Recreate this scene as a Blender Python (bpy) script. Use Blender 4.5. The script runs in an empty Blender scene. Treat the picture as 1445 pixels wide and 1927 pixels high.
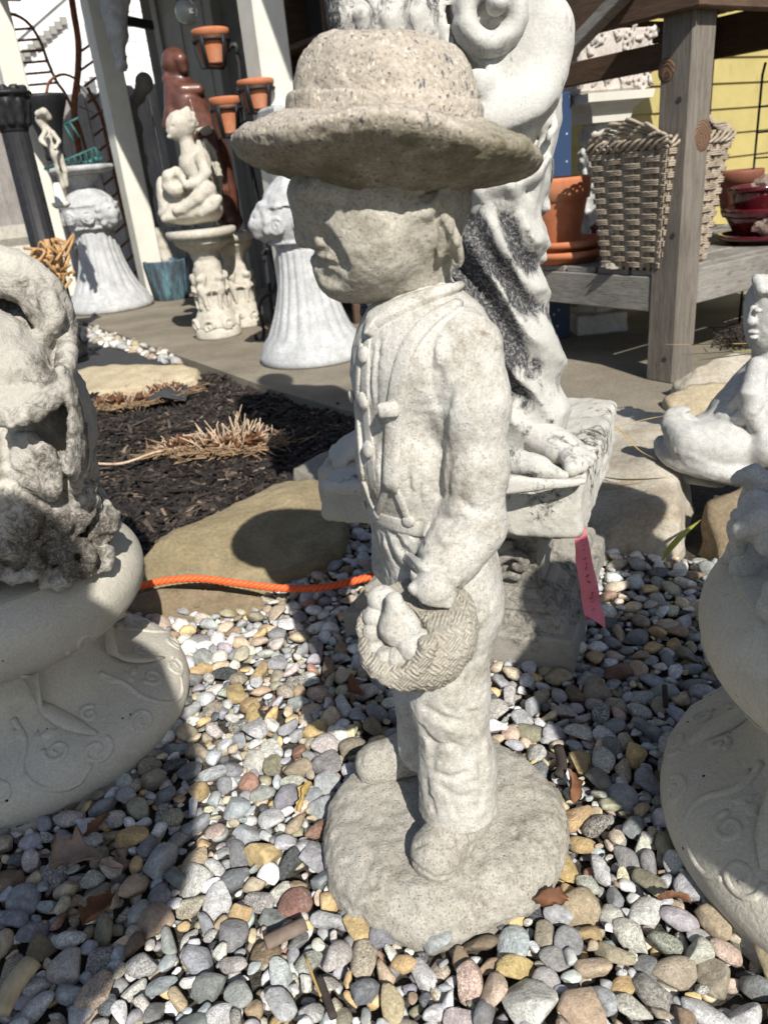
import bpy, math, random
import numpy as np
from mathutils import Vector, Matrix

# ------------------------------------------------------------------ camera, sky, sun, exposure
SC = bpy.context.scene
COL = SC.collection
TH, PH, FPX = math.radians(23.7), math.radians(5.7), 1447.0      # pitch, roll, focal length (photo pixels)
CX, CY, EYE = 722.5, 963.5, 0.75
V_U0 = np.array([0, math.sin(TH), math.cos(TH)])
V_F = np.array([0, math.cos(TH), -math.sin(TH)])
V_R = math.cos(PH) * np.array([1., 0, 0]) - math.sin(PH) * V_U0
V_U = math.cos(PH) * V_U0 + math.sin(PH) * np.array([1., 0, 0])
CAMP = np.array([0, 0, EYE])

cam_data = bpy.data.cameras.new('camera')
cam = bpy.data.objects.new('camera', cam_data)
COL.objects.link(cam)
m = Matrix.Identity(4)
for i in range(3):
    m[i][0], m[i][1], m[i][2], m[i][3] = V_R[i], V_U[i], -V_F[i], CAMP[i]
cam.matrix_world = m
cam_data.sensor_fit = 'VERTICAL'
cam_data.sensor_height = 36.0
cam_data.lens = 36.0 * FPX / 1927.0
cam_data.clip_start, cam_data.clip_end = 0.02, 400.0
cam_data.dof.use_dof = True
cam_data.dof.focus_distance = 0.92
cam_data.dof.aperture_fstop = 9.0
SC.camera = cam

SUN_TO = np.array([0.33, -1.10, 1.0]); SUN_TO /= np.linalg.norm(SUN_TO)   # direction towards the sun
world = bpy.data.worlds.new('World'); SC.world = world
world.use_nodes = True
wn = world.node_tree
sky = wn.nodes.new('ShaderNodeTexSky')
sky.sky_type = 'NISHITA'; sky.sun_disc = False
sky.sun_elevation = math.asin(SUN_TO[2])
sky.sun_rotation = math.atan2(SUN_TO[0], SUN_TO[1])
wn.links.new(sky.outputs[0], wn.nodes['Background'].inputs[0])
wn.nodes['Background'].inputs[1].default_value = 0.078
sun_data = bpy.data.lights.new('sun', 'SUN')
sun_data.energy = 5.0; sun_data.angle = math.radians(0.53); sun_data.color = (1.0, 0.95, 0.87)
sun = bpy.data.objects.new('sun', sun_data); COL.objects.link(sun)
sun.rotation_mode = 'QUATERNION'
sun.rotation_quaternion = Vector(-SUN_TO).to_track_quat('-Z', 'Y')
sun.location = (2, -4, 6)
SC.view_settings.view_transform = 'Standard'
SC.view_settings.look = 'None'
SC.view_settings.exposure = 0.36
SC.view_settings.gamma = 1.0
SC.view_settings.use_curve_mapping = False
SC.cycles.use_denoising = True
SC.cycles.max_bounces = 6

# ------------------------------------------------------------------ geometry helpers
rng = np.random.default_rng(7)
random.seed(7)

def pray(px, py):
    return (px - CX) * V_R - (py - CY) * V_U + FPX * V_F
def G(px, py, z=0.0):
    d = pray(px, py); return CAMP + d * ((z - EYE) / d[2])
def B(px, py, y):
    d = pray(px, py); return CAMP + d * (y / d[1])
def PS(p):
    return float((np.asarray(p) - CAMP).dot(V_F)) / FPX         # metres per photo pixel at point p

def _hash(i, j, k, s):
    h = (i * 374761393 + j * 668265263 + k * 2147483647 + s * 1274126177) & 0xffffffff
    h = ((h ^ (h >> 13)) * 1274126177) & 0xffffffff
    h = (h ^ (h >> 16)) & 0xffff
    return h.astype(np.float32) / 32767.5 - 1.0
def vnoise(P, seed=0):
    P = np.asarray(P, dtype=np.float64)
    I = np.floor(P).astype(np.int64); f = (P - I).astype(np.float32); u = f * f * (3 - 2 * f)
    r = 0
    for a in (0, 1):
        wa = u[..., 0] if a else 1 - u[..., 0]
        for b in (0, 1):
            wb = u[..., 1] if b else 1 - u[..., 1]
            for c in (0, 1):
                wc = u[..., 2] if c else 1 - u[..., 2]
                r = r + wa * wb * wc * _hash(I[..., 0] + a, I[..., 1] + b, I[..., 2] + c, seed)
    return r
def fbm(P, scale, octaves=3, seed=0):
    P = np.asarray(P) * scale; r = 0; a = 1.0
    for o in range(octaves):
        r = r + a * vnoise(P, seed + o * 17); P = P * 2.03 + 5.1; a *= 0.5
    return r

def mesh_from(name, V, Fc, mat=None, smooth=True, attr=None):
    me = bpy.data.meshes.new(name)
    V = np.asarray(V, dtype=np.float32)
    if isinstance(Fc, np.ndarray):
        n, k = Fc.shape
        me.vertices.add(len(V)); me.vertices.foreach_set('co', V.ravel())
        me.loops.add(n * k); me.loops.foreach_set('vertex_index', Fc.astype(np.int32).ravel())
        me.polygons.add(n); me.polygons.foreach_set('loop_start', np.arange(0, n * k, k, dtype=np.int32))
        me.update(calc_edges=True)
    else:
        me.from_pydata([tuple(map(float, v)) for v in V], [], Fc)
    me.polygons.foreach_set('use_smooth', np.full(len(me.polygons), smooth))
    if attr is not None:
        a = me.color_attributes.new('tint', 'FLOAT_COLOR', 'POINT')
        a.data.foreach_set('color', np.asarray(attr, dtype=np.float32).ravel())
    if mat is not None: me.materials.append(mat)
    me.update()
    return me
def link(name, me, parent=None, loc=None):
    o = bpy.data.objects.new(name, me); COL.objects.link(o)
    if parent is not None: o.parent = parent
    if loc is not None: o.location = tuple(map(float, loc))
    return o
def tag(o, label, cat, group=None):
    o['label'] = label; o['category'] = cat
    if group: o['group'] = group
    return o
def structure(o): o['kind'] = 'structure'; return o
def stuff(o): o['kind'] = 'stuff'; return o
def thing(name, label, cat, loc=(0, 0, 0), group=None):
    return tag(link(name, None, loc=loc), label, cat, group)
def part(name, VF, mat, parent, smooth=True):
    """mesh given in world coordinates, parented to a thing that stands somewhere else"""
    V, Fc = VF
    off = np.zeros(3); p = parent
    while p is not None:
        off = off + np.array(p.location); p = p.parent
    return link(name, mesh_from(name, np.asarray(V) - off, Fc, mat, smooth), parent)
def copy_tree(o, parent=None):
    c = o.copy(); COL.objects.link(c); c.parent = parent
    for ch in [x for x in COL.objects if x.parent == o]:
        copy_tree(ch, c)
    return c

def join(*vfs):
    Vs, Fs, n = [], [], 0
    for V, Fc in vfs:
        Vs.append(np.asarray(V)); Fs += [tuple(int(i) + n for i in f) for f in Fc]; n += len(V)
    return np.concatenate(Vs), Fs
def lathe(profile, n=48, c=(0, 0, 0), mod=None, cap=True, ang=None):
    """profile [(r,z)...]; mod(theta, r, z) -> new r"""
    V, Fc = [], []
    for (r, z) in profile:
        for i in range(n):
            t = 2 * math.pi * i / n
            rr = mod(t, r, z) if mod else r
            V.append((c[0] + rr * math.cos(t), c[1] + rr * math.sin(t), c[2] + z))
    for j in range(len(profile) - 1):
        for i in range(n):
            Fc.append((j * n + i, j * n + (i + 1) % n, (j + 1) * n + (i + 1) % n, (j + 1) * n + i))
    if cap:
        Fc.append(tuple(range(n - 1, -1, -1))); k = (len(profile) - 1) * n
        Fc.append(tuple(range(k, k + n)))
    return np.array(V), Fc
def spline(pts, n=12):
    """Catmull-Rom through pts"""
    P = [np.asarray(p, float) for p in pts]
    P = [2 * P[0] - P[1]] + P + [2 * P[-1] - P[-2]]
    out = []
    for i in range(1, len(P) - 2):
        for k in range(n):
            t = k / n
            out.append(0.5 * (2 * P[i] + (P[i + 1] - P[i - 1]) * t + (2 * P[i - 1] - 5 * P[i] + 4 * P[i + 1] - P[i + 2]) * t * t
                              + (3 * P[i] - P[i - 1] - 3 * P[i + 1] + P[i + 2]) * t ** 3))
    out.append(P[-2]); return out
def tube(path, r, n=8, cap=True, flat=1.0, up=(0, 0, 1)):
    """tube along a path; r number or list; flat squashes the second axis"""
    P = np.array(path, float); k = len(P)
    R = np.full(k, r) if np.isscalar(r) else np.array(r, float)
    T = np.gradient(P, axis=0); T /= np.linalg.norm(T, axis=1)[:, None] + 1e-12
    V, Fc = [], []; u = np.array(up, float)
    for i in range(k):
        s = np.cross(T[i], u)
        if np.linalg.norm(s) < 1e-3: s = np.cross(T[i], (1, 0, 0.1))
        s /= np.linalg.norm(s); w = np.cross(s, T[i])
        for j in range(n):
            a = 2 * math.pi * j / n
            V.append(P[i] + R[i] * (math.cos(a) * s + flat * math.sin(a) * w))
    for i in range(k - 1):
        for j in range(n):
            Fc.append((i * n + j, i * n + (j + 1) % n, (i + 1) * n + (j + 1) % n, (i + 1) * n + j))
    if cap:
        Fc.append(tuple(range(n - 1, -1, -1))); Fc.append(tuple(range((k - 1) * n, k * n)))
    return np.array(V), Fc
def obox(c, ax, ay, az, bev=0.0):
    """box with centre c and half-extent axis vectors; edges chamfered by bev metres"""
    c, A = np.asarray(c, float), [np.asarray(a, float) for a in (ax, ay, az)]
    L = [np.linalg.norm(a) for a in A]; U = [a / l for a, l in zip(A, L)]
    if bev <= 0:
        V = [c + x * A[0] + y * A[1] + z * A[2] for z in (-1, 1) for y in (-1, 1) for x in (-1, 1)]
        return np.array(V), [(0, 2, 3, 1), (4, 5, 7, 6), (0, 1, 5, 4), (2, 6, 7, 3), (0, 4, 6, 2), (1, 3, 7, 5)]
    b = min(bev, min(L) * 0.45)
    V, idx = [], {}
    for z in (-1, 1):
        for y in (-1, 1):
            for x in (-1, 1):
                s = (x, y, z)
                for k in range(3):
                    p = c.copy()
                    for q in range(3):
                        p = p + s[q] * (L[q] - (0 if q == k else b)) * U[q]
                    idx[(s, k)] = len(V); V.append(p)
    Fc = []
    def orient(f):
        P = np.array([V[i] for i in f]); nn = np.cross(P[1] - P[0], P[2] - P[0])
        return f if nn.dot(P.mean(0) - c) > 0 else f[::-1]
    for k in range(3):
        o = [q for q in range(3) if q != k]
        for s in (-1, 1):
            f = []
            for (p, q) in ((-1, -1), (1, -1), (1, 1), (-1, 1)):
                t = [0, 0, 0]; t[k] = s; t[o[0]] = p; t[o[1]] = q
                f.append(idx[(tuple(t), k)])
            Fc.append(orient(tuple(f)))
    for k in range(3):
        o = [q for q in range(3) if q != k]
        for p in (-1, 1):
            for q in (-1, 1):
                f = []
                for (s, kk) in ((-1, o[0]), (1, o[0]), (1, o[1]), (-1, o[1])):
                    t = [0, 0, 0]; t[k] = s; t[o[0]] = p; t[o[1]] = q
                    f.append(idx[(tuple(t), kk)])
                Fc.append(orient(tuple(f)))
    for z in (-1, 1):
        for y in (-1, 1):
            for x in (-1, 1):
                Fc.append(orient(tuple(idx[((x, y, z), k)] for k in range(3))))
    return np.array(V), Fc
def bar(p, q, w, h, up=(0, 0, 1), bev=0.003):
    """straight timber/bar from p to q, w wide, h high"""
    p, q = np.asarray(p, float), np.asarray(q, float)
    t = q - p; L = np.linalg.norm(t); t /= L
    s = np.cross(t, np.asarray(up, float)); s /= np.linalg.norm(s); v = np.cross(s, t)
    return obox((p + q) / 2, t * L / 2, s * w / 2, v * h / 2, bev)
def ico(sub=2):
    t = (1 + 5 ** .5) / 2
    V = [(-1, t, 0), (1, t, 0), (-1, -t, 0), (1, -t, 0), (0, -1, t), (0, 1, t), (0, -1, -t), (0, 1, -t), (t, 0, -1), (t, 0, 1), (-t, 0, -1), (-t, 0, 1)]
    Fc = [(0, 11, 5), (0, 5, 1), (0, 1, 7), (0, 7, 10), (0, 10, 11), (1, 5, 9), (5, 11, 4), (11, 10, 2), (10, 7, 6), (7, 1, 8), (3, 9, 4), (3, 4, 2), (3, 2, 6), (3, 6, 8), (3, 8, 9), (4, 9, 5), (2, 4, 11), (6, 2, 10), (8, 6, 7), (9, 8, 1)]
    V = [np.array(v) / np.linalg.norm(v) for v in V]
    for _ in range(sub):
        mid, nf = {}, []
        def mp(a, b):
            k = (min(a, b), max(a, b))
            if k not in mid:
                p = V[a] + V[b]; V.append(p / np.linalg.norm(p)); mid[k] = len(V) - 1
            return mid[k]
        for a, b, c in Fc:
            x, y, z = mp(a, b), mp(b, c), mp(c, a)
            nf += [(a, x, z), (b, y, x), (c, z, y), (x, y, z)]
        Fc = nf
    return np.array(V), np.array(Fc)
ICO = {k: ico(k) for k in (1, 2, 3, 4)}
def blob(c, r, sub=3, amp=0.1, freq=1.5, seed=0, R=None):
    V, Fc = ICO[sub]
    d = 1 + amp * fbm(V + seed * 3.7, freq, 3, seed)
    P = V * d[:, None] * np.asarray(r)
    if R is not None: P = P @ np.asarray(R).T
    return P + np.asarray(c), [tuple(f) for f in Fc]
def rotz(a):
    c, s = math.cos(a), math.sin(a); return np.array([[c, -s, 0], [s, c, 0], [0, 0, 1.]])

# ------------------------------------------------------------------ carved stone: signed-distance sculpting on a grid
class Clay:
    def __init__(s, lo, hi, h):
        s.lo = np.asarray(lo, float); s.h = h
        s.n = np.ceil((np.asarray(hi, float) - s.lo) / h).astype(int) + 1
        s.f = np.full(s.n, 0.05, np.float32)
        s.ax = [(s.lo[i] + h * np.arange(s.n[i])).astype(np.float32) for i in range(3)]
    def _sub(s, a, b):
        i0 = np.clip(np.floor((np.asarray(a) - s.lo) / s.h).astype(int), 0, s.n)
        i1 = np.clip(np.ceil((np.asarray(b) - s.lo) / s.h).astype(int) + 1, 0, s.n)
        sl = tuple(slice(i0[k], i1[k]) for k in range(3))
        return sl, (s.ax[0][sl[0]][:, None, None], s.ax[1][sl[1]][None, :, None], s.ax[2][sl[2]][None, None, :])
    def _mix(s, sl, d, k, op):
        f = s.f[sl]
        if f.size == 0: return
        if op == 'u':
            hh = np.maximum(k - np.abs(f - d), 0) / k; s.f[sl] = np.minimum(f, d) - hh * hh * k * 0.25
        else:
            hh = np.maximum(k - np.abs(f + d), 0) / k; s.f[sl] = np.maximum(f, -d) + hh * hh * k * 0.25
    def cone(s, a, b, ra, rb=None, k=0.012, op='u', sq=None):
        """round cone from a to b; sq = (axis vector, factor) flattens along that axis"""
        a, b = np.asarray(a, float), np.asarray(b, float); rb = ra if rb is None else rb
        m = max(ra, rb) + k + 3 * s.h
        if sq is not None: m *= max(1, 1 / sq[1]) if sq[1] < 1 else 1
        sl, (X, Y, Z) = s._sub(np.minimum(a, b) - m, np.maximum(a, b) + m)
        ab = b - a; L2 = max(ab.dot(ab), 1e-12)
        px, py, pz = X - np.float32(a[0]), Y - np.float32(a[1]), Z - np.float32(a[2])
        t = np.clip((px * np.float32(ab[0]) + py * np.float32(ab[1]) + pz * np.float32(ab[2])) / np.float32(L2), 0, 1)
        dx, dy, dz = px - t * np.float32(ab[0]), py - t * np.float32(ab[1]), pz - t * np.float32(ab[2])
        if sq is not None:
            v, q = np.asarray(sq[0], float), sq[1]; v = v / np.linalg.norm(v)
            w = (dx * np.float32(v[0]) + dy * np.float32(v[1]) + dz * np.float32(v[2])) * np.float32(1 / q - 1)
            dx, dy, dz = dx + w * np.float32(v[0]), dy + w * np.float32(v[1]), dz + w * np.float32(v[2])
        d = np.sqrt(dx * dx + dy * dy + dz * dz) - (np.float32(ra) + t * np.float32(rb - ra))
        s._mix(sl, d, np.float32(k), op); return s
    def chain(s, pts, rs, k=0.006, op='u', sq=None):
        rs = [rs] * len(pts) if np.isscalar(rs) else list(rs)
        for i in range(len(pts) - 1): s.cone(pts[i], pts[i + 1], rs[i], rs[i + 1], k, op, sq)
        return s
    def ell(s, c, r, k=0.012, R=None, op='u'):
        c, r = np.asarray(c, float), np.asarray(r, float)
        m = (r.max() if R is not None else r) + k + 3 * s.h
        sl, (X, Y, Z) = s._sub(c - m, c + m)
        p = [X - np.float32(c[0]), Y - np.float32(c[1]), Z - np.float32(c[2])]
        if R is not None:
            R = np.asarray(R, np.float32); p = [p[0] * R[0, i] + p[1] * R[1, i] + p[2] * R[2, i] for i in range(3)]
        r = r.astype(np.float32)
        q = [p[i] / r[i] for i in range(3)]
        k0 = np.sqrt(q[0] ** 2 + q[1] ** 2 + q[2] ** 2)
        k1 = np.sqrt((q[0] / r[0]) ** 2 + (q[1] / r[1]) ** 2 + (q[2] / r[2]) ** 2) + 1e-6
        s._mix(sl, k0 * (k0 - 1) / k1, np.float32(k), op); return s
    def box(s, c, r, k=0.006, R=None, op='u', rnd=0.004):
        c, r = np.asarray(c, float), np.asarray(r, float)
        m = np.linalg.norm(r) + k + 3 * s.h
        sl, (X, Y, Z) = s._sub(c - m, c + m)
        p = [X - np.float32(c[0]), Y - np.float32(c[1]), Z - np.float32(c[2])]
        if R is not None:
            R = np.asarray(R, np.float32); p = [p[0] * R[0, i] + p[1] * R[1, i] + p[2] * R[2, i] for i in range(3)]
        q = [np.abs(p[i] + 0 * (p[0] + p[1] + p[2])) - np.float32(r[i] - rnd) for i in range(3)]
        d = np.sqrt(sum(np.maximum(v, 0) ** 2 for v in q)) + np.minimum(np.maximum(np.maximum(q[0], q[1]), q[2]), 0) - np.float32(rnd)
        s._mix(sl, d, np.float32(k), op); return s
    def rev(s, prof, c, k=0.006, R=None, sy=1.0, op='u', mod=None):
        """solid of revolution about local z from a closed polygon [(r,z)]; sy squashes local y"""
        pr = np.asarray(prof, float); c = np.asarray(c, float)
        m = np.abs(pr).max() * 1.42 + k + 3 * s.h
        sl, (X, Y, Z) = s._sub(c - m, c + m)
        p = [X - np.float32(c[0]), Y - np.float32(c[1]), Z - np.float32(c[2])]
        if R is not None:
            R = np.asarray(R, np.float32); p = [p[0] * R[0, i] + p[1] * R[1, i] + p[2] * R[2, i] for i in range(3)]
        rad = np.sqrt(p[0] ** 2 + (p[1] / np.float32(sy)) ** 2) + 0 * p[2]; z = p[2] + 0 * rad
        if mod is not None: rad, z = mod(np.arctan2(p[1] / sy + 0 * rad, p[0] + 0 * rad), rad, z)
        d2 = np.full(rad.shape, 1e9, np.float32); sg = np.ones(rad.shape, bool)
        n = len(pr)
        for i in range(n):
            a, b = pr[i], pr[(i + 1) % n]
            e = (b - a).astype(np.float32); wx, wz = rad - np.float32(a[0]), z - np.float32(a[1])
            t = np.clip((wx * e[0] + wz * e[1]) / max(float(e.dot(e)), 1e-12), 0, 1)
            if not (a[0] < 1e-6 and b[0] < 1e-6):
                d2 = np.minimum(d2, (wx - t * e[0]) ** 2 + (wz - t * e[1]) ** 2)
            c1 = z >= a[1]; c2 = z < b[1]; c3 = e[0] * wz > e[1] * wx
            sg ^= (c1 & c2 & c3) | (~c1 & ~c2 & ~c3)
        d = np.where(sg, 1, -1) * np.sqrt(d2)
        s._mix(sl, d.astype(np.float32), np.float32(k), op); return s
    def warp(s, fn):
        """add fn(X,Y,Z) to the field (carve positive, raise negative)"""
        near = np.abs(s.f) < 0.03
        I = np.argwhere(near)
        P = s.lo + I * s.h
        s.f[near] += fn(P).astype(np.float32); return s
    def cut(s, ax, v, keep_above=True):
        sh = [1, 1, 1]; sh[ax] = -1
        d = (s.ax[ax] - np.float32(v)).reshape(sh)
        s.f = np.maximum(s.f, -d if keep_above else d); return s
    def mesh(s):
        f = s.f; S = f < 0
        S = S.copy()
        for a in range(3):
            sl = [slice(None)] * 3
            sl[a] = 0; S[tuple(sl)] = False
            sl[a] = -1; S[tuple(sl)] = False
        f = np.where(S, np.minimum(f, -1e-6), np.maximum(f, 1e-6))
        c = np.zeros(np.array(S.shape) - 1, np.int8)
        off = [(i, j, k) for i in (0, 1) for j in (0, 1) for k in (0, 1)]
        sh = S.shape
        def corner(A, o): return A[o[0]:sh[0] - 1 + o[0], o[1]:sh[1] - 1 + o[1], o[2]:sh[2] - 1 + o[2]]
        for o in off: c += corner(S, o)
        mix = (c > 0) & (c < 8)
        cell = np.argwhere(mix); N = len(cell)
        idx = np.full(c.shape, -1, np.int64); idx[mix] = np.arange(N)
        pos = np.zeros((N, 3)); cnt = np.zeros(N)
        def at(o): return f[cell[:, 0] + o[0], cell[:, 1] + o[1], cell[:, 2] + o[2]]
        vals = {o: at(o) for o in off}
        for o in off:
            for a in range(3):
                if o[a] == 0:
                    o2 = list(o); o2[a] = 1; o2 = tuple(o2)
                    f0, f1 = vals[o], vals[o2]; mk = (f0 < 0) != (f1 < 0)
                    t = f0[mk] / (f0[mk] - f1[mk])
                    q = np.tile(np.array(o, float), (mk.sum(), 1)); q[:, a] = t
                    pos[mk] += q; cnt[mk] += 1
        V = s.lo + (cell + pos / cnt[:, None]) * s.h
        Q = []
        for a in range(3):
            b, d = (a + 1) % 3, (a + 2) % 3
            s0 = [slice(1, -1)] * 3; s0[a] = slice(0, -1)
            s1 = list(s0); s1[a] = slice(1, None)
            A0, A1 = S[tuple(s0)], S[tuple(s1)]
            e = np.argwhere(A0 != A1)
            if len(e) == 0: continue
            flip = A0[e[:, 0], e[:, 1], e[:, 2]]
            e = e + 1; e[:, a] -= 1
            def ci(db, dd):
                q = e.copy(); q[:, b] -= db; q[:, d] -= dd
                return idx[q[:, 0], q[:, 1], q[:, 2]]
            q = np.stack([ci(1, 1), ci(0, 1), ci(0, 0), ci(1, 0)], 1)
            q[~flip] = q[~flip][:, ::-1]
            Q.append(q)
        return V, np.concatenate(Q)
def normals(V, Fc):
    Fc = np.asarray(Fc); a = V[Fc[:, 2]] - V[Fc[:, 0]]; b = V[Fc[:, 3 if Fc.shape[1] > 3 else 1]] - V[Fc[:, 1 if Fc.shape[1] > 3 else 0]]
    n = np.cross(a, b); N = np.zeros_like(V)
    for k in range(Fc.shape[1]): np.add.at(N, Fc[:, k], n)
    return N / (np.linalg.norm(N, axis=1)[:, None] + 1e-12)
def rough(VF, amp, scale, octaves=3, seed=0):
    """weathered relief: push vertices along their normals"""
    V, Fc = VF
    return V + normals(V, Fc) * (amp * fbm(V, scale, octaves, seed))[:, None], Fc

# ------------------------------------------------------------------ procedural materials
class NT:
    def __init__(s, name):
        s.mat = bpy.data.materials.new(name); s.mat.use_nodes = True
        s.t = s.mat.node_tree; s.b = s.t.nodes['Principled BSDF']; s.N = s.t.nodes; s.L = s.t.links
        s.b.inputs['Specular IOR Level'].default_value = 0.35
        tc = s.N.new('ShaderNodeTexCoord'); s.co = tc.outputs['Object']
    def set(s, name, v):
        i = s.b.inputs[name]
        if hasattr(v, 'is_output'): s.L.new(v, i)
        else: i.default_value = v
        return s
    def noise(s, scale, detail=4, rough=0.55, dist=0.0, co=None, out='Fac'):
        n = s.N.new('ShaderNodeTexNoise'); n.inputs['Scale'].default_value = scale; n.inputs['Detail'].default_value = detail
        n.inputs['Roughness'].default_value = rough; n.inputs['Distortion'].default_value = dist
        s.L.new(co or s.co, n.inputs['Vector']); return n.outputs[out]
    def voro(s, scale, feature='F1', co=None, out='Distance', rnd=1.0):
        n = s.N.new('ShaderNodeTexVoronoi'); n.feature = feature; n.inputs['Scale'].default_value = scale
        n.inputs['Randomness'].default_value = rnd
        s.L.new(co or s.co, n.inputs['Vector']); return n.outputs[out]
    def wave(s, scale, dist=2, detail=2, axis='X', co=None, kind='BANDS', dscale=1.0):
        n = s.N.new('ShaderNodeTexWave'); n.wave_type = kind
        if kind == 'BANDS': n.bands_direction = axis
        else: n.rings_direction = axis
        n.inputs['Scale'].default_value = scale; n.inputs['Distortion'].default_value = dist; n.inputs['Detail'].default_value = detail
        n.inputs['Detail Scale'].default_value = dscale
        s.L.new(co or s.co, n.inputs['Vector']); return n.outputs['Fac']
    def mapv(s, scale=(1, 1, 1), rot=(0, 0, 0), co=None):
        n = s.N.new('ShaderNodeMapping'); n.inputs['Scale'].default_value = scale; n.inputs['Rotation'].default_value = rot
        s.L.new(co or s.co, n.inputs['Vector']); return n.outputs[0]
    def ramp(s, fac, stops, interp='LINEAR'):
        n = s.N.new('ShaderNodeValToRGB'); n.color_ramp.interpolation = interp; e = n.color_ramp.elements
        while len(e) < len(stops): e.new(0.5)
        for el, (p, c) in zip(e, stops):
            el.position = p; el.color = (*c, 1) if isinstance(c, tuple) else (c, c, c, 1)
        s.L.new(fac, n.inputs[0]); return n.outputs[0]
    def mix(s, fac, a, b, mode='MIX'):
        n = s.N.new('ShaderNodeMix'); n.data_type = 'RGBA'; n.blend_type = mode
        for sock, v in ((n.inputs[0], fac), (n.inputs[6], a), (n.inputs[7], b)):
            if hasattr(v, 'is_output'): s.L.new(v, sock)
            elif isinstance(v, tuple): sock.default_value = (*v, 1) if len(v) == 3 else v
            else: sock.default_value = v
        return n.outputs[2]
    def math(s, op, a, b=0.0, clamp=False):
        n = s.N.new('ShaderNodeMath'); n.operation = op; n.use_clamp = clamp
        for sock, v in ((n.inputs[0], a), (n.inputs[1], b)):
            if hasattr(v, 'is_output'): s.L.new(v, sock)
            else: sock.default_value = v
        return n.outputs[0]
    def bump(s, h, strength=0.5, dist=0.01, prev=None):
        n = s.N.new('ShaderNodeBump'); n.inputs['Strength'].default_value = strength; n.inputs['Distance'].default_value = dist
        s.L.new(h, n.inputs['Height'])
        if prev is not None: s.L.new(prev, n.inputs['Normal'])
        s.last = n.outputs[0]; s.L.new(n.outputs[0], s.b.inputs['Normal']); return n.outputs[0]
    def zaxis(s):
        n = s.N.new('ShaderNodeSeparateXYZ'); s.L.new(s.co, n.inputs[0]); return n.outputs

def stone(name, lo, hi, grain=420, speck=None, speck_amt=0.5, dirt=None, dirt_scale=14, dirt_at=(0.5, 0.72), moss=None, moss_at=(0.55, 0.75), pits=0.5, bump=0.4, rough=0.9, big=9):
    n = NT(name)
    col = n.ramp(n.noise(big, 5, 0.6), [(0.3, lo), (0.7, hi)])
    col = n.mix(1.0, col, n.ramp(n.noise(grain * .16, 5, 0.72), [(0.30, 0.80), (0.5, 1.0), (0.68, 1.10)]), 'MULTIPLY')
    fine = n.noise(grain, 3, 0.7)
    col = n.mix(1.0, col, n.ramp(fine, [(0.32, 0.72), (0.52, 1.0), (0.66, 1.10)]), 'MULTIPLY')
    if dirt:
        dm = n.ramp(n.noise(dirt_scale, 8, 0.68, 0.3), [(dirt_at[0], 0.0), (dirt_at[1], 1.0)])
        dm = n.mix(1.0, dm, n.ramp(n.noise(grain * 0.35, 5, 0.75), [(0.36, 0.15), (0.6, 1.0)]), 'MULTIPLY')
        col = n.mix(dm, col, dirt)
    if moss:
        col = n.mix(n.ramp(n.noise(7, 6, 0.6), [(moss_at[0], 0.0), (moss_at[1], 0.8)]), col, moss)
    if speck:
        v = n.voro(grain * 1.25, 'F1', out='Color'); sp = n.N.new('ShaderNodeSeparateColor'); n.L.new(v, sp.inputs[0])
        sm = n.ramp(sp.outputs[0], [(0.97 - 0.12 * speck_amt, 0.0), (0.98 - 0.12 * speck_amt, 0.45)])
        col = n.mix(sm, col, speck)
    n.set('Base Color', col); n.set('Roughness', rough)
    h1 = n.bump(n.noise(grain * 0.8, 4, 0.75), bump, 0.0022)
    pt = n.ramp(n.voro(grain * 0.32), [(0.06, 0.0), (0.2, 1.0)])
    n.bump(pt, pits, 0.0012, h1)
    return n.mat
def plain(name, col, rough=0.6, var=0.15, scale=20, bump=0.0, bscale=200, metal=0.0, spec=0.35, coat=0.0):
    n = NT(name)
    lo = tuple(c * (1 - var) for c in col); hi = tuple(min(1, c * (1 + var)) for c in col)
    n.set('Base Color', n.ramp(n.noise(scale, 6, 0.65), [(0.3, lo), (0.7, hi)])); n.set('Roughness', rough); n.set('Metallic', metal)
    n.set('Specular IOR Level', spec)
    if coat: n.set('Coat Weight', coat); n.set('Coat Roughness', 0.08)
    if bump: n.bump(n.noise(bscale, 4, 0.6), bump, 0.002)
    return n.mat
# ------------------------------------------------------------------ ground, patio, beds
PZ = 0.03                                   # patio level
def poly_slab(name, pts, z0, z1, mat, drop=None):
    n = len(pts); V = [(x, y, z1) for x, y in pts] + [(x, y, z0) for x, y in pts]
    Fc = [tuple(range(n)), tuple(range(2 * n - 1, n - 1, -1))] + [(i, n + i, n + (i + 1) % n, (i + 1) % n) for i in range(n)]
    return structure(link(name, mesh_from(name, V, Fc, mat, False)))
def grid_sheet(x0, x1, y0, y1, h, fn):
    xs, ys = np.arange(x0, x1 + h, h), np.arange(y0, y1 + h, h)
    Xg, Yg = np.meshgrid(xs, ys, indexing='ij'); Z = fn(Xg, Yg)
    V = np.stack([Xg, Yg, Z], -1).reshape(-1, 3); nx, ny = len(xs), len(ys)
    i, j = np.meshgrid(np.arange(nx - 1), np.arange(ny - 1), indexing='ij'); q = (i * ny + j).ravel()
    return V, np.stack([q, q + ny, q + ny + 1, q + 1], 1)

n = NT('packed_soil'); n.set('Base Color', n.ramp(n.noise(14, 6, 0.65), [(0.3, (0.05, 0.042, 0.033)), (0.7, (0.12, 0.10, 0.08))])); n.set('Roughness', 0.95); n.bump(n.noise(120, 5), 0.6, 0.01)
M_SOIL = n.mat
structure(link('ground', mesh_from('ground', [(-120, -60, -0.07), (120, -60, -0.07), (120, 180, -0.07), (-120, 180, -0.07)], [(0, 1, 2, 3)], M_SOIL)))
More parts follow.
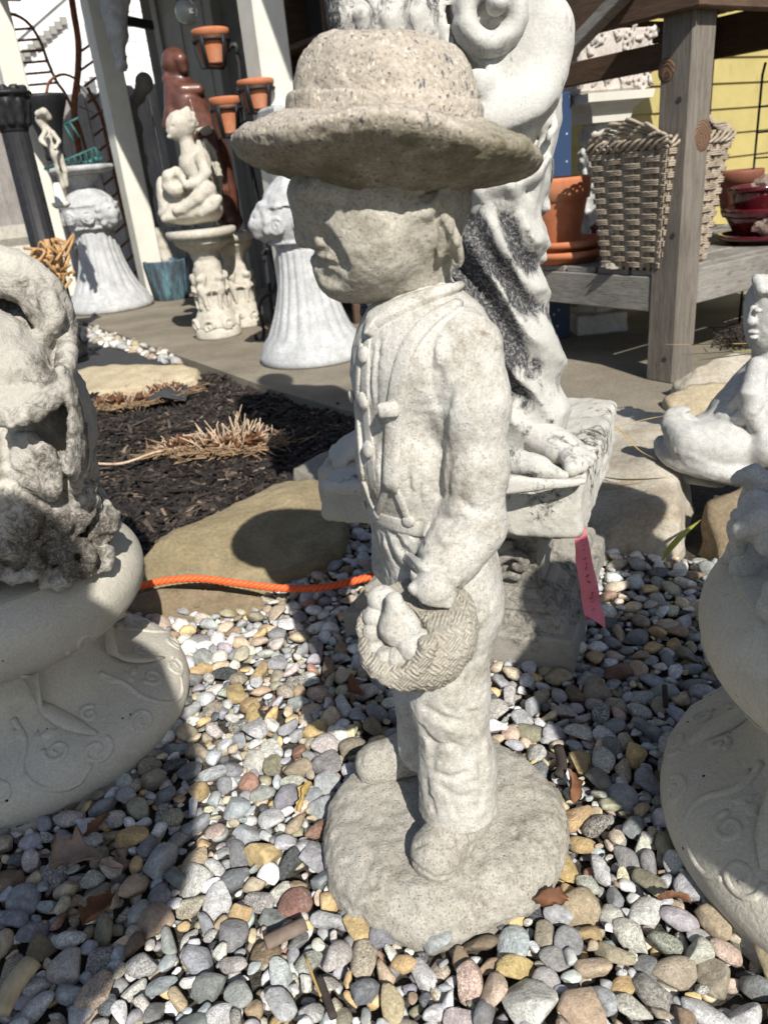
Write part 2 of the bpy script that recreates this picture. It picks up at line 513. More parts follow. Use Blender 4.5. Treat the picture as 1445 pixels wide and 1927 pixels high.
# concrete patio with exposed aggregate
n = NT('patio_concrete')
c_ = n.ramp(n.noise(3.2, 6, 0.65), [(0.3, (0.175, 0.150, 0.112)), (0.7, (0.30, 0.265, 0.205))])
c_ = n.mix(1.0, c_, n.ramp(n.noise(160, 4, 0.75), [(0.3, 0.55), (0.65, 1.25)]), 'MULTIPLY')
c_ = n.mix(n.ramp(n.noise(1.7, 5, 0.6), [(0.5, 0.0), (0.75, 0.55)]), c_, (0.10, 0.088, 0.068))
n.set('Base Color', c_); n.set('Roughness', 0.93); n.bump(n.noise(140, 5, 0.8), 0.7, 0.004)
M_PATIO = n.mat
edge = [G(*p, PZ)[:2] for p in ((-60, 545), (150, 603), (260, 642), (400, 692), (520, 735), (650, 772), (860, 800), (1090, 815), (1330, 770), (1600, 700))]
poly_slab('patio', [tuple(p) for p in edge] + [(9, 6), (9, 16), (-12, 16)], -0.06, PZ, M_PATIO)
# dark landscape fabric between the tan kerb stone and the patio
M_FABRIC = plain('landscape_fabric', (0.045, 0.047, 0.052), 0.9, 0.25, 30, 0.3, 500)
fab = [G(*p, 0.0)[:2] for p in ((20, 640), (150, 640), (260, 668), (345, 692), (352, 720), (150, 760), (-60, 740))]
poly_slab('fabric_strip', [tuple(p) for p in fab], -0.05, 0.004, M_FABRIC)
# mulch bed: dark soil mound with shredded bark on it
def mulch_h(X, Y):
    d = np.stack([X, Y, 0 * X], -1)
    return -0.004 + 0.022 * fbm(d, 2.3, 3, 4) + 0.006 * fbm(d, 12, 2, 8)
n = NT('bark_mulch_soil'); n.set('Base Color', n.ramp(n.noise(60, 6, 0.7), [(0.35, (0.010, 0.008, 0.007)), (0.7, (0.045, 0.034, 0.027))])); n.set('Roughness', 0.9); n.bump(n.noise(90, 5), 0.8, 0.01)
M_MSOIL = n.mat
bedp = np.array([G(*p, 0.01)[:2] for p in ((-120, 780), (160, 735), (330, 715), (400, 700), (520, 742), (650, 778), (720, 800), (700, 860), (590, 915), (420, 985), (200, 1060), (-120, 1100))])
def inside(P, poly):
    x, y = P[:, 0], P[:, 1]; r = np.zeros(len(P), bool); n = len(poly)
    for i in range(n):
        (x0, y0), (x1, y1) = poly[i], poly[(i + 1) % n]
        c = ((y0 > y) != (y1 > y)) & (x < (x1 - x0) * (y - y0) / (y1 - y0 + 1e-12) + x0); r ^= c
    return r
V, Fc = grid_sheet(bedp[:, 0].min(), bedp[:, 0].max(), bedp[:, 1].min() - .05, bedp[:, 1].max(), 0.025, mulch_h)
ctr = V[Fc].mean(1); Fc = Fc[inside(ctr, bedp)]
bed = structure(link('mulch_bed', mesh_from('mulch_bed', V, Fc, M_MSOIL)))
n = NT('bark_chips')
at = n.N.new('ShaderNodeAttribute'); at.attribute_name = 'tint'
c_ = n.mix(1.0, at.outputs['Color'], n.ramp(n.noise(220, 4, 0.7, co=n.mapv((1, 1, 3))), [(0.3, 0.55), (0.7, 1.3)]), 'MULTIPLY')
n.set('Base Color', c_); n.set('Roughness', 0.75); n.bump(n.noise(300, 3), 0.5, 0.002); M_CHIP = n.mat
def chips(N, poly, hfn, lmin, lmax, cols, probs, seed):
    r = np.random.default_rng(seed); lo, hi = poly.min(0), poly.max(0)
    P = lo + r.random((N * 2, 2)) * (hi - lo); P = P[inside(P, poly)][:N]; N = len(P)
    base = np.array([(x, y, z) for z in (-1, 1) for y in (-1, 1) for x in (-1, 1)], float)
    fb = np.array([(0, 2, 3, 1), (4, 5, 7, 6), (0, 1, 5, 4), (2, 6, 7, 3), (0, 4, 6, 2), (1, 3, 7, 5)])
    L = lmin + (lmax - lmin) * r.random(N) ** 2; W = 0.0028 + 0.004 * r.random(N); T = 0.001 + 0.0016 * r.random(N)
    a, t1, t2 = r.random(N) * 6.283, r.normal(0, .28, N), r.normal(0, .35, N)
    loc = base[None] * np.stack([L / 2, W, T], 1)[:, None]
    loc[:, :, 1] *= np.where(loc[:, :, 0] > 0, r.uniform(.35, 1, N)[:, None], 1)
    loc[:, :, 2] += (loc[:, :, 0] ** 2) * r.normal(0, 4, N)[:, None]
    ca, sa, c1, s1, c2, s2 = np.cos(a), np.sin(a), np.cos(t1), np.sin(t1), np.cos(t2), np.sin(t2)
    x, y, z = loc[..., 0], loc[..., 1], loc[..., 2]
    y, z = y * c2[:, None] - z * s2[:, None], y * s2[:, None] + z * c2[:, None]
    x, z = x * c1[:, None] - z * s1[:, None], x * s1[:, None] + z * c1[:, None]
    x, y = x * ca[:, None] - y * sa[:, None], x * sa[:, None] + y * ca[:, None]
    zz = hfn(P[:, 0], P[:, 1]) + 0.003 + 0.008 * r.random(N)
    V = np.stack([x + P[:, :1], y + P[:, 1:2], z + zz[:, None]], -1).reshape(-1, 3)
    Fc = (fb[None] + 8 * np.arange(N)[:, None, None]).reshape(-1, 4)
    k = r.choice(len(cols), N, p=probs); C = np.array(cols)[k] * r.uniform(.7, 1.3, (N, 1))
    A = np.repeat(np.concatenate([C, np.ones((N, 1))], 1), 8, axis=0)
    return V, Fc, A
V, Fc, A = chips(15000, bedp, mulch_h, 0.012, 0.075, [(.016, .013, .012), (.035, .027, .022), (.075, .058, .046), (.18, .135, .10)], [.5, .32, .14, .04], 3)
o = stuff(link('bark_chips', mesh_from('bark_chips', V, Fc, M_CHIP, False, A), bed))

# ------------------------------------------------------------------ river pebbles
def pebble_mat(name, per_object, sc):
    n = NT(name)
    if per_object:
        oi = n.N.new('ShaderNodeObjectInfo'); base, al, rnd = oi.outputs['Color'], oi.outputs['Alpha'], oi.outputs['Random']
        off = n.N.new('ShaderNodeVectorMath'); off.operation = 'ADD'; n.L.new(n.co, off.inputs[0])
        cx = n.N.new('ShaderNodeCombineXYZ'); n.L.new(n.math('MULTIPLY', rnd, 37.0), cx.inputs[0]); n.L.new(n.math('MULTIPLY', rnd, 91.0), cx.inputs[1]); n.L.new(cx.outputs[0], off.inputs[1])
        n.co = off.outputs[0]
    else:
        at = n.N.new('ShaderNodeAttribute'); at.attribute_name = 'tint'; base, al = at.outputs['Color'], at.outputs['Alpha']
    col = n.mix(1.0, base, n.ramp(n.noise(1.6 * sc, 5, 0.65), [(0.28, 0.62), (0.72, 1.28)]), 'MULTIPLY')
    col = n.mix(1.0, col, n.ramp(n.noise(4.5 * sc, 6, 0.75), [(0.3, 0.78), (0.68, 1.15)]), 'MULTIPLY')
    # granite speckle in the stones that have it (alpha)
    sp = n.ramp(n.noise(9.0 * sc, 4, 0.8), [(0.40, 0.18), (0.5, 0.85), (0.62, 1.5)])
    col = n.mix(al, col, n.mix(1.0, col, sp, 'MULTIPLY'))
    fine = n.ramp(n.noise(16 * sc, 3, 0.7), [(0.3, 0.85), (0.7, 1.1)]); col = n.mix(1.0, col, fine, 'MULTIPLY')
    # quartz veins here and there
    vein = n.ramp(n.noise(1.1 * sc, 3, 0.5, 1.4), [(0.485, 0.0), (0.5, 1.0), (0.515, 0.0)])
    gate = n.ramp(n.noise(0.35 * sc, 2, 0.5), [(0.55, 0.0), (0.62, 0.6)])
    col = n.mix(n.math('MULTIPLY', vein, gate), col, (0.6, 0.58, 0.54))
    # rusty stain
    col = n.mix(n.ramp(n.noise(0.9 * sc, 4, 0.6, 0.5), [(0.62, 0.0), (0.78, 0.45)]), col, (0.30, 0.19, 0.08))
    n.set('Base Color', col); n.set('Roughness', 0.62); n.set('Specular IOR Level', 0.4)
    h = n.bump(n.noise(3 * sc, 6, 0.72), 0.5, 0.16 / sc); n.bump(n.noise(22 * sc, 3, 0.7), 0.35, 0.035 / sc, h)
    return n.mat
M_PEB_O, M_PEB_S = pebble_mat('river_pebble', True, 1.0), pebble_mat('river_pebble_bed', False, 65.0)
PEB_COL = [((.285, .297, .31), .08), ((.225, .23, .235), .15), ((.40, .41, .415), .15), ((.51, .485, .44), .4), ((.66, .635, .575), .3), ((.42, .345, .24), .1), ((.46, .34, .18), .1),
           ((.215, .165, .11), .15), ((.29, .26, .195), .12), ((.36, .32, .25), .55), ((.085, .09, .095), .85), ((.25, .15, .11), .2), ((.45, .36, .29), .45), ((.31, .305, .28), .95), ((.22, .22, .225), .12)]
PEB_P = np.array([13, 11, 13, 13, 10, 9, 6, 5, 8, 6, 3, 3, 4, 6, 5], float); PEB_P /= PEB_P.sum()
def pebble_shapes(N, sub, seed):
    r = np.random.default_rng(seed); out = []
    for i in range(N):
        V, Fc = ICO[sub]; P = V.copy()
        for k in range(r.integers(4, 9)):
            nn = r.normal(size=3); nn /= np.linalg.norm(nn); d = P @ nn - r.uniform(.38, .78)
            P = P - nn * (np.maximum(d, 0) * r.uniform(.75, 1.0))[:, None]
        P = P * np.array([1.0, r.uniform(.58, .92), r.uniform(.34, .64)])
        P *= (1 + 0.055 * fbm(V + i * 9.1, 1.6, 2, i))[:, None]
        P /= np.abs(P[:, 0]).max()
        out.append(P)
    return out
SH2, SH1 = pebble_shapes(40, 2, 11), pebble_shapes(24, 1, 12)
KEEP_OUT = [(0.032, 0.706, 0.138), (-0.585, 1.02, 0.225), (0.53, 0.64, 0.225)]      # round bases standing in the gravel
GRAV = np.array([(-1.25, 0.25), (1.30, 0.25), (1.45, 1.25), (0.85, 1.42), (0.62, 1.30), (0.42, 1.42), (0.36, 1.75), (-0.05, 1.85), (-0.16, 1.45), (-0.30, 1.32), (-0.52, 1.36), (-0.80, 1.50), (-1.35, 1.6)])
def gravel_h(x, y):
    d = np.stack([x, y, 0 * x], -1); return 0.010 * fbm(d, 3.0, 2, 21)
def pack(N, rmin, rmax, mu, sig, poly, gap, seed, keep=KEEP_OUT):
    r = np.random.default_rng(seed); lo, hi = poly.min(0), poly.max(0)
    R = np.clip(np.exp(r.normal(math.log(mu), sig, N)), rmin, rmax); R = np.sort(R)[::-1]
    P = lo + r.random((N, 2)) * (hi - lo); ok = inside(P, poly)
    for cx, cy, cr in keep: ok &= np.hypot(P[:, 0] - cx, P[:, 1] - cy) > cr + R * 0.2
    P, R = P[ok], R[ok]; cell = rmax * 2; g = {}; res = []
    for (x, y), q in zip(P, R):
        i, j = int(x // cell), int(y // cell); good = True
        for a in (i - 1, i, i + 1):
            for b in (j - 1, j, j + 1):
                for (u, v, w) in g.get((a, b), ()):
                    if (u - x) ** 2 + (v - y) ** 2 < (gap * (w + q)) ** 2: good = False; break
                if not good: break
            if not good: break
        if good: g.setdefault((i, j), []).append((x, y, q)); res.append((x, y, q))
    return np.array(res)
def euler(a, t1, t2):
    Rz = rotz(a); c, s_ = math.cos(t1), math.sin(t1); Rx = np.array([[1, 0, 0], [0, c, -s_], [0, s_, c]]); c, s_ = math.cos(t2), math.sin(t2)
    Ry = np.array([[c, 0, s_], [0, 1, 0], [-s_, 0, c]]); return Rz @ Ry @ Rx
def to_px(P):
    v = np.asarray(P) - CAMP; w = v @ V_F; return CX + FPX * (v @ V_R) / w, CY - FPX * (v @ V_U) / w, w
def build_gravel():
    n = NT('gravel_bed_soil'); n.set('Base Color', n.ramp(n.noise(80, 6, 0.7), [(0.35, (0.035, 0.031, 0.027)), (0.7, (0.11, 0.10, 0.085))])); n.set('Roughness', 0.95); n.bump(n.noise(200, 5), 0.8, 0.01)
    V, Fc = grid_sheet(-1.4, 1.5, 0.2, 1.95, 0.04, lambda X, Y: gravel_h(X, Y) - 0.016)
    bed = structure(link('gravel_bed', mesh_from('gravel_bed', V, Fc, n.mat)))
    r = np.random.default_rng(5)
    top = pack(150000, 0.0048, 0.0195, 0.0086, 0.40, GRAV, 0.77, 1); low = pack(50000, 0.0055, 0.0115, 0.0080, 0.25, GRAV, 0.86, 2)
    items = [(x, y, q, 1) for x, y, q in top] + [(x, y, q, 0) for x, y, q in low]
    rec = []
    for x, y, q, lay in items:
        h = float(gravel_h(np.array([x]), np.array([y]))[0])
        z = h + (r.uniform(-0.002, 0.006) + q * 0.1 if lay else r.uniform(-0.013, -0.008))
        k = r.choice(len(PEB_COL), p=PEB_P); col = np.array(PEB_COL[k][0]) * r.uniform(1.1, 1.65) * (1 + r.normal(0, .03, 3)); al = PEB_COL[k][1] * r.uniform(.6, 1.2)
        rec.append((x, y, z, q * r.uniform(1.02, 1.3), lay, np.append(np.clip(col, 0, .75), min(al, 1)), euler(r.uniform(0, 6.283), r.normal(0, .28), r.normal(0, .28)), r.integers(0, 1000)))
    P = np.array([t[:3] for t in rec]); px, py, w = to_px(P)
    size = np.array([t[3] for t in rec]) / w; vis = (px > 0) & (px < 1445) & (py > 900) & (py < 1927) & np.array([t[4] == 1 for t in rec])
    order = np.argsort(-np.where(vis, size, 0)); pick = set(order[:300].tolist())
    meshes = [mesh_from('pebble', s_, ICO[2][1], M_PEB_O) for s_ in SH2]
    Vs, Fs, As, nv = [], [], [], 0
    for i, (x, y, z, q, lay, col, R, sh) in enumerate(rec):
        if i in pick:
            o = link('pebble', meshes[sh % 40], bed)
            M = Matrix.Identity(4)
            for a in range(3):
                for b in range(3): M[a][b] = R[a, b] * q
            M[0][3], M[1][3], M[2][3] = x, y, z
            o.matrix_local = M; o.color = tuple(col)
        else:
            near = lay and y < 1.0
            S, Fc = (SH2[sh % 40], ICO[2][1]) if near else (SH1[sh % 24], ICO[1][1])
            Vs.append(S * q @ R.T + np.array([x, y, z])); Fs.append(Fc + nv); As.append(np.tile(col, (len(S), 1))); nv += len(S)
    stuff(link('pebbles', mesh_from('pebbles', np.concatenate(Vs), np.concatenate(Fs), M_PEB_S, True, np.concatenate(As)), bed))
build_gravel()
# strip of pale pebbles along the patio edge, beyond the fabric
def build_strip():
    pl = np.array([G(*p, 0.0)[:2] for p in ((40, 590), (150, 612), (260, 648), (345, 684), (340, 696), (255, 668), (150, 642), (40, 625))])
    r = np.random.default_rng(8); S = pack(5000, 0.016, 0.04, 0.026, 0.25, pl, 0.75, 6, []); Vs, Fs, As, nv = [], [], [], 0
    bed = structure(link('edging_strip', mesh_from('edging_strip', [(x, y, 0.006) for x, y in pl], [tuple(range(len(pl)))], M_SOIL)))
    for x, y, q in S:
        k = r.choice([3, 4, 2, 12, 5, 9], p=[.3, .28, .16, .1, .08, .08]); R = euler(r.uniform(0, 6.28), r.normal(0, .3), r.normal(0, .3)); s_ = SH1[r.integers(0, 24)]
        Vs.append(s_ * q * 1.1 @ R.T + np.array([x, y, 0.012])); Fs.append(ICO[1][1] + nv); nv += len(s_)
        As.append(np.tile(np.append(np.array(PEB_COL[k][0]) * r.uniform(.85, 1.25), PEB_COL[k][1]), (len(s_), 1)))
    stuff(link('pale_pebbles', mesh_from('pale_pebbles', np.concatenate(Vs), np.concatenate(Fs), M_PEB_S, True, np.concatenate(As)), bed))
build_strip()

# ------------------------------------------------------------------ boulders and flagstones edging the beds
import bmesh
def rock_mesh(pts, amp, seed, cuts=7, fr=9, sm=1):
    bm = bmesh.new()
    for p in pts: bm.verts.new(tuple(map(float, p)))
    bmesh.ops.convex_hull(bm, input=bm.verts)
    for v in [v for v in bm.verts if not v.link_faces]: bm.verts.remove(v)
    bmesh.ops.triangulate(bm, faces=bm.faces)
    for _ in range(2): bmesh.ops.subdivide_edges(bm, edges=bm.edges, cuts=2 if _ else 3, use_grid_fill=True)
    for _ in range(sm): bmesh.ops.smooth_vert(bm, verts=bm.verts, factor=0.5, use_axis_x=True, use_axis_y=True, use_axis_z=True)
    bm.normal_update()
    V = np.array([v.co for v in bm.verts]); N = np.array([v.normal for v in bm.verts])
    step = fbm(V, fr, 4, seed); step = 0.6 * step + 0.4 * np.round(step * 2.2) / 2.2
    V = V + N * (amp * step)[:, None]
    Fc = [tuple(v.index for v in f.verts) for f in bm.faces]; bm.verts.index_update(); Fc = [tuple(v.index for v in f.verts) for f in bm.faces]; bm.free()
    return V, Fc
def rock_mat(name, lo, hi, stain, sc=7):
    n = NT(name); col = n.ramp(n.noise(sc, 6, 0.65, 0.6), [(0.28, lo), (0.72, hi)])
    lay = n.noise(5, 6, 0.7, 0.8, co=n.mapv((1, 1, 4), (0.25, 0.2, 0)))
    col = n.mix(n.ramp(lay, [(0.5, 0.0), (0.72, 0.75)]), col, stain)
    col = n.mix(1.0, col, n.ramp(n.noise(130, 4, 0.75), [(0.3, 0.72), (0.68, 1.15)]), 'MULTIPLY')
    n.set('Base Color', col); n.set('Roughness', 0.88)
    h = n.bump(n.noise(20, 8, 0.7), 0.6, 0.012); n.bump(n.noise(150, 5, 0.75), 0.45, 0.003, h); return n.mat
M_ROCK_OLIVE = rock_mat('olive_flagstone', (0.20, 0.16, 0.09), (0.35, 0.29, 0.175), (0.14, 0.13, 0.11))
M_ROCK_TAN = rock_mat('tan_sandstone', (0.40, 0.33, 0.21), (0.56, 0.48, 0.34), (0.33, 0.26, 0.15))
M_ROCK_PALE = rock_mat('pale_limestone_boulder', (0.33, 0.29, 0.22), (0.54, 0.50, 0.43), (0.28, 0.21, 0.12))
M_ROCK_GREY = rock_mat('grey_fieldstone', (0.22, 0.20, 0.165), (0.36, 0.335, 0.28), (0.20, 0.16, 0.10))
M_ROCK_BROWN = rock_mat('brown_fieldstone', (0.17, 0.13, 0.08), (0.30, 0.24, 0.155), (0.12, 0.10, 0.07))
def rock(label, mat, top, depth, seed, amp=0.010, spread=0.02, fr=9):
    """top = [(px,py,z)] outline of the upper surface; the stone goes down into the ground"""
    T = [G(x, y, z) for x, y, z in top]; c = np.mean(T, axis=0); bot = []
    for p in T:
        d = p - c; d[2] = 0; L = np.linalg.norm(d) + 1e-9
        bot.append(np.array([p[0] + d[0] / L * spread, p[1] + d[1] / L * spread, -depth]))
    org = np.array([c[0], c[1], 0.0]); V, Fc = rock_mesh(T + bot, amp, seed, fr=fr)
    o = link('boulder', mesh_from('boulder', V - org, Fc, mat), loc=org)
    return tag(o, label, 'rock')
rock('large flat olive brown stone slab between the mulch and the orange rope', M_ROCK_OLIVE,
     [(258, 1062, .05), (300, 1016, .075), (420, 962, .085), (520, 912, .085), (600, 900, .085), (640, 935, .08), (648, 1000, .05), (600, 1060, .02), (480, 1092, .02), (330, 1100, .02), (255, 1098, .03)], .05, 3)
rock('low brown stone half buried in pebbles just below the rope', M_ROCK_BROWN, [(235, 1122, .03), (300, 1106, .036), (420, 1108, .034), (495, 1120, .026), (460, 1136, .016), (360, 1142, .016), (250, 1144, .016)], .05, 9, .007)
rock('small grey stone slab beside the square base of the draped statue', M_ROCK_GREY, [(550, 880, .07), (600, 850, .085), (680, 828, .09), (760, 850, .09), (720, 905, .07), (640, 918, .06), (585, 905, .055)], .05, 5, .008)
rock('long tan stone edging the mulch in front of the dark fabric', M_ROCK_TAN, [(120, 706, .03), (170, 690, .06), (260, 690, .065), (345, 686, .06), (372, 692, .05), (365, 712, .03), (260, 728, .03), (150, 740, .03)], .05, 7, .01)
rock('large pale boulder between the draped statue and the right statuette', M_ROCK_PALE, [(1075, 800, .10), (1120, 768, .13), (1185, 756, .13), (1250, 775, .12), (1285, 850, .12), (1275, 950, .11), (1260, 1010, .05), (1180, 1030, .03), (1110, 1015, .04), (1075, 900, .09)], .06, 12, .014)
rock('brown boulder under the right white statuette', M_ROCK_BROWN, [(1318, 1010, .03), (1330, 940, .10), (1400, 905, .12), (1500, 900, .12), (1540, 980, .08), (1480, 1050, .03), (1350, 1052, .02)], .05, 15, .014)
rock('flat tan stone lying lower at the foot of the timber post', M_ROCK_TAN, [(1250, 745, .06), (1300, 722, .085), (1400, 716, .09), (1480, 716, .09), (1480, 765, .05), (1380, 790, .04), (1270, 780, .04)], .05, 18, .010)
rock('rough tan stone lying behind another beside the timber post', M_ROCK_PALE, [(1265, 722, .07), (1310, 690, .12), (1390, 668, .13), (1480, 660, .12), (1480, 720, .07), (1380, 735, .06), (1290, 738, .06)], .0, 19, .014)
# ------------------------------------------------------------------ the boy: cast-stone garden statue
def surf(c, px, py, lift=0.0, y0=0.45, y1=1.6):
    """point where the view line through a photo pixel meets a clay surface, with the outward normal"""
    d = pray(px, py); t = np.linspace(y0, y1, 700) / d[1]
    P = CAMP + t[:, None] * d
    I = (P - c.lo) / c.h
    ok = np.all((I >= 0) & (I < c.n - 2), axis=1)
    def samp(P):
        I = (P - c.lo) / c.h; I = np.clip(I, 0, c.n - 2.001); i = I.astype(int); w = I - i; r = 0
        for a in (0, 1):
            for b in (0, 1):
                for e in (0, 1):
                    r = r + c.f[i[:, 0] + a, i[:, 1] + b, i[:, 2] + e] * abs(1 - a - w[:, 0]) * abs(1 - b - w[:, 1]) * abs(1 - e - w[:, 2])
        return r
    f = np.where(ok, samp(P), 1.0)
    k = np.argmax(f < 0)
    if f[k] >= 0: k = int(np.argmin(f))
    p = P[k]; e = c.h
    n = np.array([(samp((p + e * v)[None]) - samp((p - e * v)[None]))[0] for v in np.eye(3)])
    n /= np.linalg.norm(n) + 1e-9
    return p + n * lift, n

M_BOY = stone('cast_stone_weathered', (0.435, 0.42, 0.38), (0.585, 0.575, 0.535), grain=520, speck=(0.16, 0.15, 0.14), speck_amt=0.06,
              dirt=(0.21, 0.18, 0.13), dirt_scale=19, dirt_at=(0.46, 0.69), pits=0.45, bump=0.42)
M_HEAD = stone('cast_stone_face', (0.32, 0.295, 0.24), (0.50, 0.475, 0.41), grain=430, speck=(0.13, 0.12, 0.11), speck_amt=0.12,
               dirt=(0.13, 0.11, 0.072), dirt_scale=22, dirt_at=(0.46, 0.70), pits=0.4, bump=0.35)  # darker than the body: dirt, and brim shade put into the stone colour
M_BASE = stone('cast_stone_base', (0.36, 0.34, 0.295), (0.52, 0.50, 0.45), grain=420, speck=(0.12, 0.11, 0.09), speck_amt=0.6,
               dirt=(0.17, 0.145, 0.10), dirt_scale=9, dirt_at=(0.42, 0.7), pits=0.7, bump=0.7)

def basket_material():
    n = NT('woven_cast_stone')
    col = n.ramp(n.noise(16, 5, 0.6), [(0.3, (0.36, 0.33, 0.27)), (0.7, (0.50, 0.47, 0.40))])
    col = n.mix(1.0, col, n.ramp(n.noise(480, 3, 0.7), [(0.32, 0.72), (0.62, 1.1)]), 'MULTIPLY')
    n.set('Roughness', 0.92)
    a = n.wave(120, 2.5, 2, 'DIAGONAL', n.mapv((1, .3, 1)), dscale=3); d = n.wave(170, 2.5, 2, 'DIAGONAL', n.mapv((-1, .3, 1)), dscale=3)
    ck = n.N.new('ShaderNodeTexChecker'); ck.inputs['Scale'].default_value = 85; n.L.new(n.mapv((1, .6, 1), (0, .75, 0)), ck.inputs['Vector'])
    w = n.mix(ck.outputs['Fac'], a, d)
    col = n.mix(n.ramp(w, [(0.02, 0.35), (0.25, 0.0)]), col, (0.19, 0.165, 0.125))
    n.set('Base Color', col)
    h = n.bump(w, 0.6, 0.0022); n.bump(n.noise(350, 4, 0.75), 0.4, 0.002, h)
    return n.mat
M_BASKET = basket_material()
def hat_material():
    n = NT('pitted_hat_stone')
    col = n.ramp(n.noise(11, 6, 0.6), [(0.3, (0.35, 0.31, 0.255)), (0.7, (0.50, 0.45, 0.38))])
    col = n.mix(1.0, col, n.ramp(n.noise(330, 3, 0.7), [(0.34, 0.66), (0.5, .97), (0.66, 1.14)]), 'MULTIPLY')
    # dark slate and white chips of the aggregate
    wob = n.N.new('ShaderNodeVectorMath'); wob.operation = 'MULTIPLY_ADD'; n.L.new(n.noise(260, 3, 0.6, out='Color'), wob.inputs[0]); wob.inputs[1].default_value = (.006, .006, .006); n.L.new(n.co, wob.inputs[2]); wco = wob.outputs[0]
    for sc, th, c in ((270, 0.955, (0.13, 0.13, 0.145)), (520, 0.92, (0.15, 0.14, 0.13)), (430, 0.88, (0.60, 0.56, 0.47))):
        v = n.voro(sc, 'F1', co=n.mapv((1, 1, 0.5), (0.3, 0.5 + sc, 0.2), wco), out='Color')
        sp = n.N.new('ShaderNodeSeparateColor'); n.L.new(v, sp.inputs[0])
        edge = n.ramp(n.voro(sc, 'F1', co=n.mapv((1, 1, 0.5), (0.3, 0.5 + sc, 0.2), wco)), [(0.42, 1.0), (0.5, 0.0)])
        col = n.mix(n.math('MULTIPLY', n.ramp(sp.outputs[0], [(th - 0.01, 0.0), (th, 1.0)]), edge), col, c)
    # moss and grime that grew in blotches on the brim
    z = n.zaxis()[2]
    low = n.ramp(n.math('ADD', z, n.math('MULTIPLY', n.noise(22, 5, 0.6), 0.05)), [(0.022, 1.0), (0.052, 0.0)])
    col = n.mix(n.math('MULTIPLY', low, n.ramp(n.noise(26, 6, 0.65), [(0.33, 0.25), (0.62, 0.92)])), col, (0.14, 0.125, 0.07))
    col = n.mix(n.math('MULTIPLY', low, n.ramp(n.noise(17, 4, 0.6), [(0.52, 0.0), (0.68, 0.75)])), col, (0.085, 0.10, 0.035))
    n.set('Base Color', col); n.set('Roughness', 0.92)
    h = n.bump(n.noise(300, 4, 0.75), 0.55, 0.003)
    n.bump(n.ramp(n.voro(170), [(0.08, 0.0), (0.25, 1.0)]), 0.55, 0.002, h)
    return n.mat
M_HAT = hat_material()

